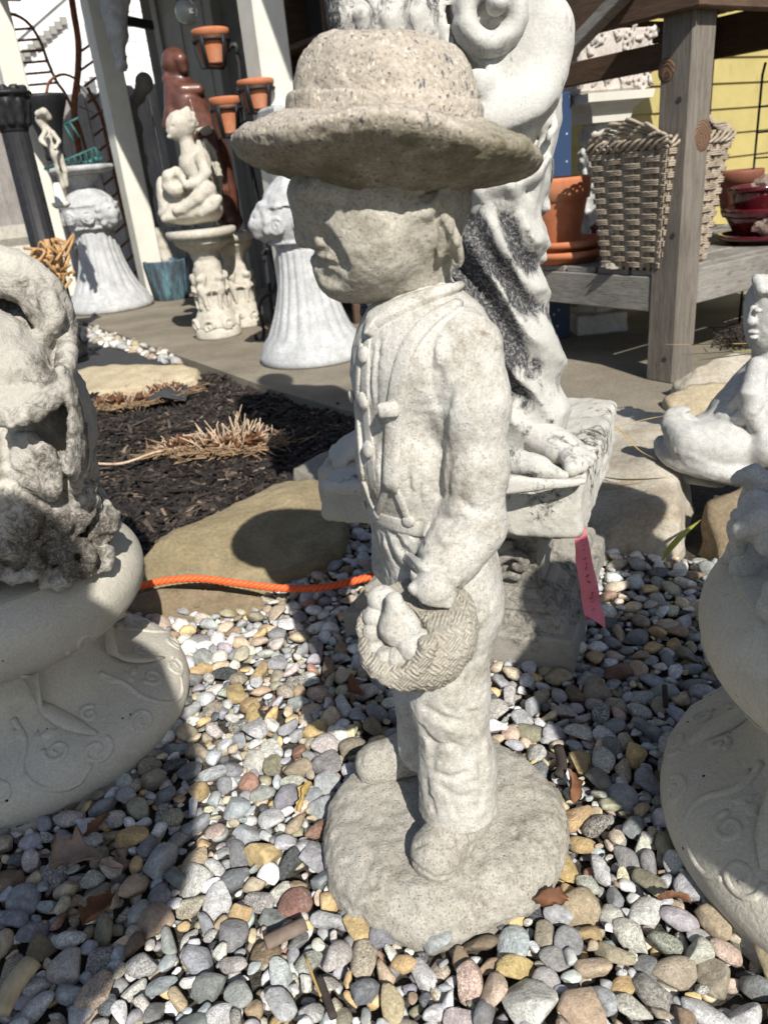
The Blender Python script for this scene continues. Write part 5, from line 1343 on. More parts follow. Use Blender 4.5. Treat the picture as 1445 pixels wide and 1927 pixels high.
M_WHITE = stone('white_cast_stone', (0.40, 0.40, 0.385), (0.53, 0.53, 0.51), grain=420, dirt=(0.30, 0.29, 0.26), dirt_scale=10, dirt_at=(0.56, 0.8), pits=0.35, bump=0.4)
def build_right_figures():
    # seated figure on the right bell pedestal: only its left edge is in the picture
    Y0 = 0.64
    C = np.array([0.535, 0.64, 0.335])
    o = thing('seated_figure', 'white carved stone figure with leafy base at the right picture edge, on the right pedestal', 'statue', C)
    c = Clay((0.29, 0.40, 0.32), (0.80, 0.88, 0.74), 0.0045)
    def b(px, py, dy=0.0): return B(px + 34, py, Y0 + dy)
    c.ell(C + np.array([0.02, 0, .012]), (.158, .160, .030), .02)
    c.ell(C + np.array([0.13, 0, .07]), (.085, .10, .08), .02); c.ell(C + np.array([0.15, 0.02, .22]), (.065, .07, .13), .03)
    c.chain([C + np.array(p) for p in ((.11, -.06, .26), (.09, -.09, .18), (.07, -.07, .10))], [.028, .026, .022], .012)
    c.chain([C + np.array(p) for p in ((.09, -.02, .06), (.04, -.08, .06), (.05, -.12, .02))], [.035, .032, .026], .012)
    r = random.Random(9)
    for i in range(70):
        th = math.pi * (.62 + 1.1 * r.random()); z = .335 + r.uniform(.0, .075); p = np.array([C[0] + .170 * math.cos(th), C[1] + .170 * math.sin(th), z]); a = r.uniform(0, 6.28); rr = r.uniform(.014, .026)
        c.chain([p + rr * f * np.array([math.cos(a + 2 * f) * .7, math.cos(a + 2 * f) * -.4, math.sin(a + 2 * f)]) for f in (0, .5, 1, 1.4)], [rr * .6, rr * .6, rr * .45, rr * .3], .005)
    def fold(pts, r_, lift): c.chain(spline([surf(c, x, y, lift, .4, .9)[0] for x, y in pts], 3), r_, .005)
    for j in range(0): fold([(1440 - 2 * j, 850 + 26 * j), (1428, 872 + 26 * j), (1414 + 3 * j, 905 + 24 * j)], .005, -.001)
    for j in range(0): fold([(1402 + 8 * j, 930 + 4 * j), (1408 + 7 * j, 985), (1400 + 9 * j, 1040)], .006, -.001)
    c.warp(lambda P: 0.002 * fbm(P, 30, 3, 6)); c.cut(2, .327)
    part('body', rough(c.mesh(), 0.0008, 130, 2, 4), M_WHITE, o)
    c = Clay(C + np.array([.0, -.14, .28]), C + np.array([.30, .16, .58]), 0.005)
    c.ell(C + np.array([.155, 0.02, .44]), (.075, .085, .09), .02); c.cone(C + np.array([.15, 0.02, .32]), C + np.array([.152, 0.02, .41]), .04, .04, .02); c.ell(C + np.array([.09, -.02, .43]), (.015, .012, .015), .01)
    c.warp(lambda P: 0.004 * fbm(P, 40, 3, 6) * (P[:, 2] > C[2] + .46)); part('head', rough(c.mesh(), 0.0008, 130, 2, 4), M_WHITE, o)
    # reclining statuette with a child's face, on the brown boulder
    Y1 = 1.55
    def d(px, py, dy=0.0): return B(px, py, Y1 + dy)
    base = d(1400, 925)
    o = thing('reclining_statuette', 'white reclining child statuette with a curled shell, resting on the brown boulder', 'statue', base)
    c = Clay((0.50, 1.28, 0.08), (1.05, 1.85, 0.62), 0.0045)
    def E(px, py, dy, rx, ry, rz, kk=0.014, op='u', R=None):
        p = d(px, py, dy); q = PS(p); c.ell(p, (rx * q, ry, rz * q), kk, R, op)
    # thin rocky slab, ribbed rim, plump curled cushion on it
    c.chain([d(1285, 895, -.02), d(1350, 920, -.06), d(1420, 940, -.07), d(1500, 950, -.05)], [.016, .020, .022, .022], .02, 'u', ((0, 0, 1), .7))
    E(1420, 900, .04, 130, .11, 40, .03)
    c.chain(spline([d(1248, 836, .01), d(1268, 862, -.04), d(1320, 880, -.085), d(1385, 895, -.105), d(1450, 915, -.11), d(1520, 930, -.10)], 4), .0205, .008)
    c.chain(spline([d(1268, 800, -.01), d(1292, 828, -.05), d(1335, 842, -.07), d(1385, 838, -.07)], 4), [.024] * 4 + [.036] * 5 + [.040] * 4, .016)
    E(1345, 815, -.02, 62, .07, 36, .02)
    c.chain(spline([d(1272, 822, -.02), d(1256, 802, -.01), d(1262, 782, -.01), d(1284, 778, -.02), d(1300, 788, -.03)], 4), .0125, .006)
    E(1312, 782, -.045, 20, .03, 8, .006, 's')
    # lap drapery, arm, chest
    E(1390, 775, -.01, 52, .07, 40, .02); E(1445, 790, .0, 62, .085, 95, .02); E(1450, 715, .0, 40, .06, 70, .02); E(1432, 742, -.01, 60, .075, 56, .03)
    c.chain([d(1425, 690, -.055), d(1412, 745, -.085), d(1425, 800, -.10)], [.022, .022, .018], .014)
    c.chain([d(1410, 858, -.09), d(1445, 842, -.11), d(1480, 810, -.10)], [.026, .034, .034], .016)
    def line(pts, r_, lift, op='u', kk=.003): c.chain(spline([surf(c, x, y, lift, 1.2, 1.9)[0] for x, y in pts], 3), r_, kk, op)
    for j in range(24): line([(1252 + 8 * j, 838 + 3.1 * j), (1256 + 8 * j, 852 + 2.9 * j), (1262 + 8 * j, 866 + 2.6 * j)], .0040, -.0008, 'u', .002)
    for j in range(6): line([(1352 + 8 * j, 782 + 3 * j), (1372 + 9 * j, 766 + 2 * j), (1398 + 8 * j, 738 + 2 * j)], .0065, -.001, 'u', .006)
    c.warp(lambda P: 0.0010 * fbm(P, 30, 3, 6))
    part('body', rough(c.mesh(), 0.0007, 130, 2, 4), M_WHITE, o)
    c = Clay(d(1440, 610) - .13, d(1440, 610) + .13, 0.0032)
    def H(px, py, dy, rx, ry, rz, kk=0.012, op='u'):
        p = d(px, py, dy); q = PS(p); c.ell(p, (rx * q, ry, rz * q), kk, None, op)
    H(1450, 575, .0, 46, .058, 58); H(1438, 618, -.005, 32, .042, 42, .02); H(1425, 640, -.01, 16, .022, 15, .012)
    H(1412, 606, -.028, 8, .010, 8, .006); c.cone(d(1416, 580, -.03), d(1411, 604, -.032), .006, .008, .006)
    H(1414, 625, -.026, 9, .014, 4, .003); H(1415, 634, -.026, 9, .012, 4.5, .003); c.cone(d(1404, 629.5, -.03), d(1424, 629.5, -.04), .0022, .0022, .002, 's')
    H(1424, 583, -.047, 9, .008, 6, .006, 's'); H(1425, 584, -.043, 8, .009, 5, .003)
    c.cone(d(1440, 640, .01), d(1448, 700, .0), .028, .034, .012)
    for i in range(14): c.chain([d(1424 + 9 * i % 60, 526 + 8 * (i // 5), -.04 + .012 * (i % 5)), d(1432 + 9 * i % 60, 545 + 9 * (i // 5), -.05 + .012 * (i % 5))], .011, .005)
    c.warp(lambda P: 0.0008 * fbm(P, 50, 2, 6)); part('head', rough(c.mesh(), 0.0005, 160, 2, 4), M_WHITE, o)
build_right_figures()
# ------------------------------------------------------------------ buildings behind: yellow house, porch, white house, fence
A2, B2 = np.array([0.846, 0.532, 0]), np.array([-0.532, 0.846, 0])          # directions of the house walls
O2 = np.array([1.0, 2.52, 0.0])                                              # corner post of the timber table
def bld(a, b, z): return O2 + A2 * a + B2 * b + EZ * z
def wood(name, lo, hi, axis_scale=(14, 14, 1.1), rough=0.8, knots=True, dark=(0.05, 0.04, 0.03)):
    n = NT(name); co = n.mapv(axis_scale)
    g = n.noise(5, 8, 0.68, 0.6, co=co)
    col = n.ramp(g, [(0.28, lo), (0.72, hi)])
    col = n.mix(n.ramp(n.noise(16, 6, 0.7, 0.4, co=co), [(0.52, 0.0), (0.7, 0.7)]), col, dark)
    col = n.mix(1.0, col, n.ramp(n.noise(3, 4, 0.6), [(0.3, 0.75), (0.7, 1.2)]), 'MULTIPLY')
    n.set('Base Color', col); n.set('Roughness', rough); n.bump(n.noise(12, 6, 0.7, co=co), 0.45, 0.004); return n.mat
M_GREYWOOD = wood('weathered_grey_timber', (0.105, 0.09, 0.075), (0.225, 0.20, 0.17))
M_GREYWOOD_X = wood('weathered_grey_rail', (0.17, 0.155, 0.135), (0.30, 0.285, 0.26), (2, 2, 14))
M_BROWNWOOD = wood('brown_stained_timber', (0.06, 0.035, 0.022), (0.13, 0.08, 0.05), (2, 2, 14))
def paint(name, col, peel=None, amt=0.7, rough=0.6):
    n = NT(name); c = n.mix(1.0, col, n.ramp(n.noise(6, 6, 0.65), [(0.3, 0.86), (0.7, 1.06)]), 'MULTIPLY')
    if peel: c = n.mix(n.ramp(n.noise(22, 8, 0.7, 0.3, co=n.mapv((1, 1, .35))), [(amt, 0.0), (amt + .05, 0.9)]), c, peel)
    n.set('Base Color', c); n.set('Roughness', rough); n.bump(n.noise(70, 5, 0.6, co=n.mapv((1, 1, .3))), 0.25, 0.003); return n.mat
M_YELLOW = paint('yellow_clapboard_paint', (0.42, 0.35, 0.135), (0.32, 0.26, 0.11), 0.62)
M_POST = paint('white_post_paint', (0.66, 0.65, 0.58), (0.42, 0.40, 0.34), 0.68)
M_WHITESIDE = paint('white_clapboard_paint', (0.80, 0.80, 0.80))
M_DOOR = paint('grey_white_door_paint', (0.27, 0.265, 0.245), (0.3, 0.28, 0.25), 0.66)
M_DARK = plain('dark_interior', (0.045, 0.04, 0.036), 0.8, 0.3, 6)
M_IRON = plain('black_iron', (0.018, 0.018, 0.020), 0.5, 0.3, 40, 0.2, 200)
M_RUST = plain('rusted_iron', (0.20, 0.075, 0.035), 0.85, 0.45, 30, 0.5, 300)
n = NT('terracotta'); c_ = n.ramp(n.noise(9, 6, 0.6), [(0.3, (0.40, 0.135, 0.06)), (0.7, (0.54, 0.205, 0.10))]); c_ = n.mix(n.ramp(n.noise(11, 7, 0.7), [(0.5, 0.0), (0.72, 0.5)]), c_, (0.56, 0.36, 0.26)); c_ = n.mix(n.ramp(n.noise(16, 6, 0.7, co=n.mapv((1, 1, .4))), [(0.56, 0.0), (0.74, 0.5)]), c_, (0.20, 0.075, 0.04))
n.set('Base Color', c_); n.set('Roughness', 0.8); n.bump(n.noise(180, 3), 0.2, 0.002); M_TERRA = n.mat

def lap_wall(name, label, p0, p1, z0, z1, exposure, mat, thick=0.12, cat='house', group=None):
    """clapboard wall from p0 to p1 (outside is on the left hand of p0->p1), every board its own piece"""
    p0, p1 = np.asarray(p0, float), np.asarray(p1, float); t = p1 - p0; L = np.linalg.norm(t); t /= L; nrm = np.array([-t[1], t[0], 0])
    o = thing(name, label, cat, p0, group)
    part('wall', obox((p0 + p1) / 2 - nrm * thick / 2 + EZ * (z0 + z1) / 2, t * L / 2, nrm * thick / 2, EZ * (z1 - z0) / 2), M_DARK, o, False)
    k = int(math.ceil((z1 - z0) / exposure)); first = None
    for i in range(k):
        za, zb = z0 + i * exposure, z0 + (i + 1) * exposure + .012
        V = [];
        for e in (p0, p1):
            V += [e + nrm * .004 + EZ * za, e + nrm * .022 + EZ * za, e + nrm * .008 + EZ * zb, e + nrm * .002 + EZ * zb]
        Fc = [(0, 3, 2, 1), (4, 5, 6, 7), (0, 1, 5, 4), (1, 2, 6, 5), (2, 3, 7, 6), (3, 0, 4, 7)]
        part('clapboard', (np.array(V), Fc), mat, o, False)
    return o
# yellow house behind the table (outside faces the camera: -B2)
lap_wall('yellow_house', 'yellow clapboard house wall behind the timber table', bld(4.2, 1.30, PZ)[:3] * [1, 1, 0], bld(0.46, 1.30, 0)[:3] * [1, 1, 0], PZ, 2.6, 0.125, M_YELLOW)

# porch: posts, roof, back wall with door
def build_porch():
    o = thing('porch', 'shaded porch with white posts and a panelled door behind the statues', 'porch', bld(.46, 1.3, 0))
    w0, w1 = bld(0.46, 1.42, 0), bld(0.46, 5.55, 0)
    mid = (w0 + w1) / 2
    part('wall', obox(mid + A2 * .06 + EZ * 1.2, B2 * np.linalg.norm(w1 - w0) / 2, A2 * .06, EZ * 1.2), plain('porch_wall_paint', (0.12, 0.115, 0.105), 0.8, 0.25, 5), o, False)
    # door with sunk panels and frame, seen left of the hat
    dc = 4.62
    def on_wall(b, z, d): return bld(0.46 - d, b, z)
    dr = part('door', obox(on_wall(dc, 1.08, .02), B2 * .44, A2 * .02, EZ * 1.03), M_DOOR, o, False)
    for bb in (-.21, .21):
        for (z, hz) in ((.55, .34), (1.12, .14), (1.66, .34)):
            part('panel', obox(on_wall(dc + bb, z, .043), B2 * .155, A2 * .004, EZ * hz, .003), M_DOOR, dr, False)
    part('knob', blob(on_wall(dc - .38, 1.0, .08), (.03, .03, .03), 2, .02), M_RUST, dr)
    for bb in (-.50, .50): part('door_frame', obox(on_wall(dc + bb, 1.1, .03), B2 * .055, A2 * .035, EZ * 1.1, .004), M_DOOR, o, False)
    # window with dark panes behind the hanger
    for i, bb in enumerate((3.42, 3.02)):
        wn = part('window', obox(on_wall(bb, 1.35, .015), B2 * .17, A2 * .012, EZ * .62), plain('dark_window_glass', (0.03, 0.032, 0.034), 0.12), o, False)
        for z in (.73, 1.14, 1.56, 1.97): part('muntin', obox(on_wall(bb, z, .035), B2 * .19, A2 * .012, EZ * .018, .003), M_DOOR, wn, False)
        for q in (-.19, 0, .19): part('muntin', obox(on_wall(bb + q, 1.35, .037), B2 * .016, A2 * .013, EZ * .64, .003), M_DOOR, wn, False)
    # dark shelf unit under the roof behind the centre post
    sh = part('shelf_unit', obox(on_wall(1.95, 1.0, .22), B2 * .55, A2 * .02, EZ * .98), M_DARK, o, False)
    for z in (.25, .62, 1.0, 1.36, 1.72): part('shelf', obox(on_wall(1.95, z, .36), B2 * .55, A2 * .12, EZ * .012, .003), M_BROWNWOOD, sh, False)
    for q in (-.55, 0, .55): part('upright', obox(on_wall(1.95 + q, 1.0, .36), B2 * .012, A2 * .121, EZ * .98, .003), M_BROWNWOOD, sh, False)
    # roof with rafters (above the picture, shading the porch)
    part('roof', obox(bld(-.02, 3.2, 2.50), B2 * 2.9, A2 * .72, EZ * .05), M_BROWNWOOD, o, False)
    part('beam', obox(bld(-.40, 3.2, 2.36), B2 * 2.85, A2 * .06, EZ * .085, .006), M_POST, o, False)
    for b0 in np.linspace(.6, 5.8, 9): part('rafter', obox(bld(0.0, b0, 2.40), A2 * .40, B2 * .03, EZ * .055, .004), M_BROWNWOOD, o, False)
    return o
build_porch()
def white_post(base, label, w=.075):
    o = thing('porch_post', label, 'post', base, 'white porch posts')
    part('shaft', obox(base + EZ * 1.14, A2 * w, B2 * w, EZ * 1.13, .008), M_POST, o, False)
p = G(574, 640, PZ); white_post(p, 'white porch post behind the terracotta pots', .075)
p = G(294, 562, PZ); white_post(p, 'white porch post between the fluted urn pedestal and the cherub', .078)
p = G(128, 560, PZ); white_post(p, 'white porch post behind the black column at the left', .085)

# white clapboard house far behind, with an outside stair
def build_far_house():
    y0 = 13.0
    pa, pb = np.array([B(330, 300, y0)[0], y0 + 1.5, 0]), np.array([B(-260, 300, y0)[0], y0 - .6, 0])
    o = lap_wall('white_house', 'sunlit white clapboard house far behind the porch posts', pa, pb, 0.0, 6.0, 0.20, M_WHITESIDE)
    t = (pb - pa) / np.linalg.norm(pb - pa); nrm = np.array([-t[1], t[0], 0])
    def w(px, py, d):
        # point on a plane parallel to the wall, d metres in front of it
        r = pray(px, py); s = ((pa + nrm * d - CAMP) @ nrm) / (r @ nrm); return CAMP + r * s
    st = part('stair_stringer', bar(w(30, 95, .5), w(150, -10, .5), .06, .22), M_WHITESIDE, o, False)
    part('handrail', bar(w(30, 70, .55), w(150, -35, .55), .05, .07), M_WHITESIDE, o, False)
    for i in range(13):
        x = 36 + i * 9.2; y = 92 - i * 8.1
        part('picket', bar(w(x, y + 12, .52), w(x + 27, y + 150, .52), .075, .03, (0, 1, 0)), M_WHITESIDE, o, False)
    for i in range(9): part('bracket', obox(w(40 + i * 10, 108 - i * 8.6, .58), t * .05, nrm * .02, EZ * .05), M_DOOR, o, False)
build_far_house()

# grey board fence
def build_fence():
    pa, pb = np.array([-1.55, 8.2, 0]), np.array([-5.0, 9.6, 0]); t = pb - pa; L = np.linalg.norm(t); t /= L; nr = np.array([-t[1], t[0], 0])
    o = thing('board_fence', 'weathered grey board fence with rounded tops behind the porch', 'fence', pa)
    m = wood('grey_fence_board', (0.24, 0.22, 0.20), (0.40, 0.375, 0.35), (10, 10, .8)); r = random.Random(2); k = int(L / .145)
    for i in range(k):
        c = pa + t * (.145 * i + .07); h = 1.72 + r.uniform(-.02, .02); V = []
        prof = [(-.068, PZ), (.068, PZ), (.068, h - .05), (.045, h - .012), (0, h), (-.045, h - .012), (-.068, h - .05)]
        q = len(prof); d = r.uniform(-.006, .006)
        V = [c + t * x + EZ * z + nr * (d + s * .01) for s in (-1, 1) for x, z in prof]
        part('board', (np.array(V), [tuple(range(q)), tuple(range(2 * q - 1, q - 1, -1))] + [(j, q + j, q + (j + 1) % q, (j + 1) % q) for j in range(q)]), m, o, False)
    for z in (.4, 1.4): part('rail', bar(pa - nr * .04 + EZ * z, pb - nr * .04 + EZ * z, .04, .09), m, o, False)
build_fence()

# ------------------------------------------------------------------ timber table at the right
def build_table():
    o = thing('timber_table', 'weathered timber display table with knotty corner post and lower shelf', 'table', O2)
    W, D = 1.25, 0.86
    def post(a, b, mat=M_GREYWOOD): return part('post', obox(bld(a, b, PZ + .62), A2 * .052, B2 * .052, EZ * .62, .004), mat, o, False)
    p0 = post(0, 0); post(W, 0); post(0, D); post(W, D, M_BROWNWOOD)
    # knots on the front post
    n = NT('wood_knot'); vl = n.N.new('ShaderNodeVectorMath'); vl.operation = 'LENGTH'
    wb = n.N.new('ShaderNodeVectorMath'); wb.operation = 'MULTIPLY_ADD'; n.L.new(n.noise(28, 3, out='Color'), wb.inputs[0]); wb.inputs[1].default_value = (.022, .022, .022); n.L.new(n.co, wb.inputs[2]); n.L.new(wb.outputs[0], vl.inputs[0])
    rg = n.math('SINE', n.math('MULTIPLY', vl.outputs['Value'], 720.0)); n.set('Base Color', n.ramp(n.math('MULTIPLY_ADD', rg, .5), [(0.0, (0.045, 0.025, 0.016)), (0.6, (0.17, 0.10, 0.062))])); n.set('Roughness', .7); MK = n.mat
    def knot(c, nrm, r):
        u = np.cross(nrm, EZ); V = [nrm * .002]; k = 18
        for rad, d in ((.5, .003), (.85, .0025), (1.0, 0.0)):
            for i in range(k): V.append(nrm * d + r * rad * (math.cos(6.283 * i / k) * u * .85 + math.sin(6.283 * i / k) * EZ))
        Fc = [(0, 1 + i, 1 + (i + 1) % k) for i in range(k)] + [(1 + j * k + i, 1 + (j + 1) * k + i, 1 + (j + 1) * k + (i + 1) % k, 1 + j * k + (i + 1) % k) for j in (0, 1) for i in range(k)]
        link('knot', mesh_from('knot', np.array(V), Fc, MK), p0, c - O2)
    fl, fr = -A2, -B2
    def onface(px, py, nrm):
        c0 = bld(0, 0, 0) + nrm * .052; r = pray(px, py); return CAMP + r * (((c0 - CAMP) @ nrm) / (r @ nrm))
    knot(onface(1253, 132, fl), fl, .034); knot(onface(1322, 255, fr), fr, .045)
    for x, y in ((1278, 187), (1266, 443), (1250, 676)):
        c = onface(x, y, fl); part('bolt_hole', tube([c - fl * .002, c + fl * .0018], .0080, 10), M_DARK, p0, False)
    # lower shelf frame and boards
    zt = .385
    part('rail', obox(bld(-.03, D / 2, zt - .075), A2 * .019, B2 * (D / 2 - .056), EZ * .055, .003), M_GREYWOOD_X, o, False)
    part('rail', obox(bld(W / 2, -.03, zt - .058), A2 * (W / 2 - .056), B2 * .019, EZ * .055, .003), M_GREYWOOD_X, o, False)
    part('rail', obox(bld(W / 2, D + .03, zt - .075), A2 * (W / 2 - .056), B2 * .019, EZ * .055, .003), M_GREYWOOD_X, o, False)
    part('rail', obox(bld(W + .03, D / 2, zt - .075), A2 * .019, B2 * (D / 2 - .056), EZ * .055, .003), M_GREYWOOD_X, o, False)
    for i in range(6): part('shelf_board', obox(bld(W / 2, .075 + i * .142, zt - .010), A2 * (W / 2 + .04), B2 * .066, EZ * .010, .003), M_GREYWOOD_X, o, False)
    # top: aprons, brace; boards shaped to shade only the right part
    for (a, b, ha, hb) in ((-.075, D / 2, .021, D / 2 + .1), (W + .075, D / 2, .021, D / 2 + .1)): part('apron', obox(bld(a, b, 1.16), A2 * ha, B2 * hb, EZ * .08, .004), M_BROWNWOOD, o, False)
    for b in (-.075, D + .075): part('apron', obox(bld(W / 2, b, 1.16), A2 * (W / 2 + .05), B2 * .021, EZ * .08, .004), M_BROWNWOOD, o, False)
    part('crossbar', obox(bld(.09, D / 2, 1.0), A2 * .02, B2 * (D / 2 - .06), EZ * .035, .003), M_BROWNWOOD, o, False)
    for i in range(7): part('top_board', obox(bld(.98, -.03 + i * .152, 1.275), A2 * .39, B2 * .072, EZ * .019, .003), M_BROWNWOOD, o, False)
    part('brace', bar(bld(-.12, .10, 1.17), bld(-.12, .80, .80), .035, .05, up=A2), M_GREYWOOD_X, o, False)
    return zt
SHELF = build_table()
# piece of broken stone on the shelf edge
V, Fc = blob(bld(-.03, .20, SHELF + .008), (.05, .025, .012), 3, .3, 2, 5)
tag(link('stone_chip', mesh_from('stone_chip', V, Fc, M_ROCK_GREY)), 'flat broken stone chip on the near shelf edge of the timber table', 'stone')

def pot_profile(r, h, rim=.22, lip=1.0):
    """flower pot: outside up, over the lip, inside down"""
    return [(r * .62, 0), (r * .66, .006), (r * .92, h * (1 - rim)), (r * .925, h * (1 - rim) + .002), (r * 1.0, h * (1 - rim) + .005), (r * 1.045, h - .012), (r * 1.04, h - .002), (r * 1.0, h), (r * .94, h - .004), (r * .90, h * .8), (r * .6, h * .12), (0.001, h * .12)]
def pot(name, label, c, r, h, mat, cat='pot', tilt=None, group=None, parent=None, rim=.24):
    P = pot_profile(r, h, rim); V, Fc = lathe(P, 40, (0, 0, 0), cap=False)
    Fc = Fc + [tuple(range(39, -1, -1))]
    o = link(name, mesh_from(name, V, Fc, mat), loc=c); tag(o, label, cat, group)
    if tilt: o.rotation_euler = tilt
    return o
def saucer(name, label, c, r, h, mat):
    V, Fc = lathe([(r * .7, 0), (r * .78, .003), (r * .93, h * .5), (r, h * .55), (r * 1.0, h), (r * .95, h), (r * .88, h * .45), (r * .72, h * .2), (.001, h * .2)], 48, (0, 0, 0), cap=False)
    o = link(name, mesh_from(name, V, Fc, mat), loc=c); return tag(o, label, 'saucer')
def on_shelf(px, py, z=None):
    return G(px, py, SHELF if z is None else z)
c = on_shelf(1070, 500) + np.array([.02, .14, 0])
saucer('terracotta_saucer', 'lower wide terracotta saucer under the flowerpot on the timber table', c, .155, .045, M_TERRA)
saucer('terracotta_saucer', 'upper terracotta saucer directly under the flowerpot on the timber table', c + EZ * .036, .150, .045, M_TERRA)
cp = c + np.array([-.03, .0, .036 + .012])
pot('terracotta_pot', 'large terracotta flowerpot standing in saucers on the timber table', cp, .118, .245, M_TERRA, rim=.32)

# wicker basket behind the corner post
def build_wicker():
    c = G(1243, 505, SHELF) + np.array([.01, .10, 0]); c[2] = SHELF
    o = thing('wicker_basket', 'tall square wicker basket with braided rim behind the timber post', 'basket', c)
    m = NT('wicker_cane'); at = m.noise(30, 5, .6); col = m.ramp(at, [(0.3, (0.25, 0.20, 0.15)), (0.7, (0.47, 0.40, 0.315))])
    col = m.mix(1.0, col, m.ramp(m.noise(260, 3, .7, co=m.mapv((1, 1, 3))), [(0.3, .7), (.7, 1.15)]), 'MULTIPLY'); m.set('Base Color', col); m.set('Roughness', .7); m.bump(m.noise(200, 4, .7, co=m.mapv((.4, .4, 3))), .5, .002); MW = m.mat
    H = .365; ang = math.atan2(A2[1], A2[0]); Rz = rotz(ang); r = random.Random(6)
    def half(z): return .112 + .036 * (z / H)
    def at(side, u, z, d):
        h = half(z); x, y = [(u * h, -h - d), (h + d, u * h), (-u * h, h + d), (-h - d, -u * h)][side]
        return c + Rz @ np.array([x, y, z])
    ns = 8; k = 0
    core = [at(s, u, z, -.010) for z in (0.004, H) for s in range(4) for u in (-1,)]
    part('lining', (np.array(core), [(0, 1, 5, 4), (1, 2, 6, 5), (2, 3, 7, 6), (3, 0, 4, 7), (3, 2, 1, 0)]), plain('basket_dark_lining', (.07, .05, .035), .9), o, False)
    for s in range(4):
        vf = []
        for i in range(ns):                                     # flat stakes, three canes each
            u = -1 + (i + .5) * 2 / ns
            for q in (-.035, 0, .035): vf.append(tube([at(s, u + q, z, .002) for z in np.linspace(0, H, 9)], .0028, 5))
        rows = 21
        for j in range(rows):
            z = .012 + j * (H - .02) / rows
            for q in range(3):                                  # weavers in bundles of three, over one stake and under the next
                pts = []
                for e in np.linspace(-1.03, 1.03, 31):
                    ph = math.pi * ((e + 1) / 2 * ns) / 1.0
                    w = math.sin(ph * .5 * 1.0 + math.pi / 4 + (math.pi / 2) * (j % 2) * 2)
                    pts.append(at(s, e, z + q * .0056 + r.uniform(-.0009, .0009), .003 + .0058 * math.copysign(abs(w) ** .5, w)))
                vf.append(tube(pts, .0030, 5))
        part('weave', join(*vf), MW, o)
    vf = []
    for s in range(4):                                          # braided rim
        for j in range(4):
            pts = [at(s, e, H + .008 + .014 * math.sin(e * 8 + j * 1.571), .004 + .010 * math.cos(e * 8 + j * 1.571)) for e in np.linspace(-1.05, 1.05, 40)]
            vf.append(tube(pts, .0048, 6))
    part('braided_rim', join(*vf), MW, o)
    # raised braided handles on two sides
    for s in (1, 3):
        hv = []
        for j in range(5):
            hv.append(tube([at(s, e, H + .02 + (.055 - .010 * j) * math.cos(e * math.pi / 2) + .006 * math.sin(e * 14 + j), .004 + .010 * math.sin(e * 14 + j * 1.3)) for e in np.linspace(-.95, .95, 36)], .0055, 6))
        part('handle', join(*hv), MW, o)
build_wicker()

# burgundy glazed pots and wrapped goods at the right
M_BURG = plain('burgundy_glaze', (0.075, 0.008, 0.012), 0.12, 0.3, 12, 0, 1, 0, .5, coat=.6)
c = G(1440, 462, SHELF) + np.array([.06, .12, 0]); c[2] = SHELF
saucer('burgundy_saucer', 'burgundy glazed saucer at the right end of the timber table', c, .17, .035, M_BURG)
pot('burgundy_bowl', 'wide burgundy glazed bowl standing in its saucer at the right', c + EZ * .012, .16, .115, M_BURG, rim=.3)
pot('burgundy_pot', 'small burgundy glazed pot stacked in the wide bowl at the right', c + EZ * .055 + np.array([-.05, .0, .03]), .095, .115, M_BURG, rim=.2)
pot('brown_pot', 'brown clay pot just behind the stacked burgundy pots', c + np.array([-.02, .22, 0.09]), .085, .16, plain('brown_clay', (.20, .075, .045), .7), rim=.3)
n = NT('clear_film'); n.set('Base Color', (.55, .42, .36, 1)); n.set('Roughness', .12); n.set('Transmission Weight', .55); n.set('IOR', 1.2); n.bump(n.noise(35, 6, .7), .9, .02); M_FILM = n.mat
for i, (px, py, s, lb) in enumerate(((1430, 350, .05, 'crumpled clear film wrap beside the small burgundy pot'), (1440, 425, .055, 'crumpled clear film parcel in front of the wide burgundy bowl'))):
    p = B(px + 12, py, c[1] - (.0 if i == 0 else .13)); V, Fc = blob(p, (s, s * .8, s * .8), 3, .35, 2.2, 31 + i)
    tag(link('film_wrap', mesh_from('film_wrap', V, Fc, M_FILM, False)), lb, 'plastic wrap')
# dark red lump by the terracotta pot
p = on_shelf(1128, 470) + np.array([.03, .12, .055]); V, Fc = blob(p, (.05, .05, .06), 3, .3, 1.8, 8)
tag(link('red_glass_lump', mesh_from('red_glass_lump', V, Fc, plain('dark_red_glass', (.10, .02, .025), .25, .4, 20), False)), 'dark red lump between the terracotta flowerpot and the wicker basket', 'ornament')

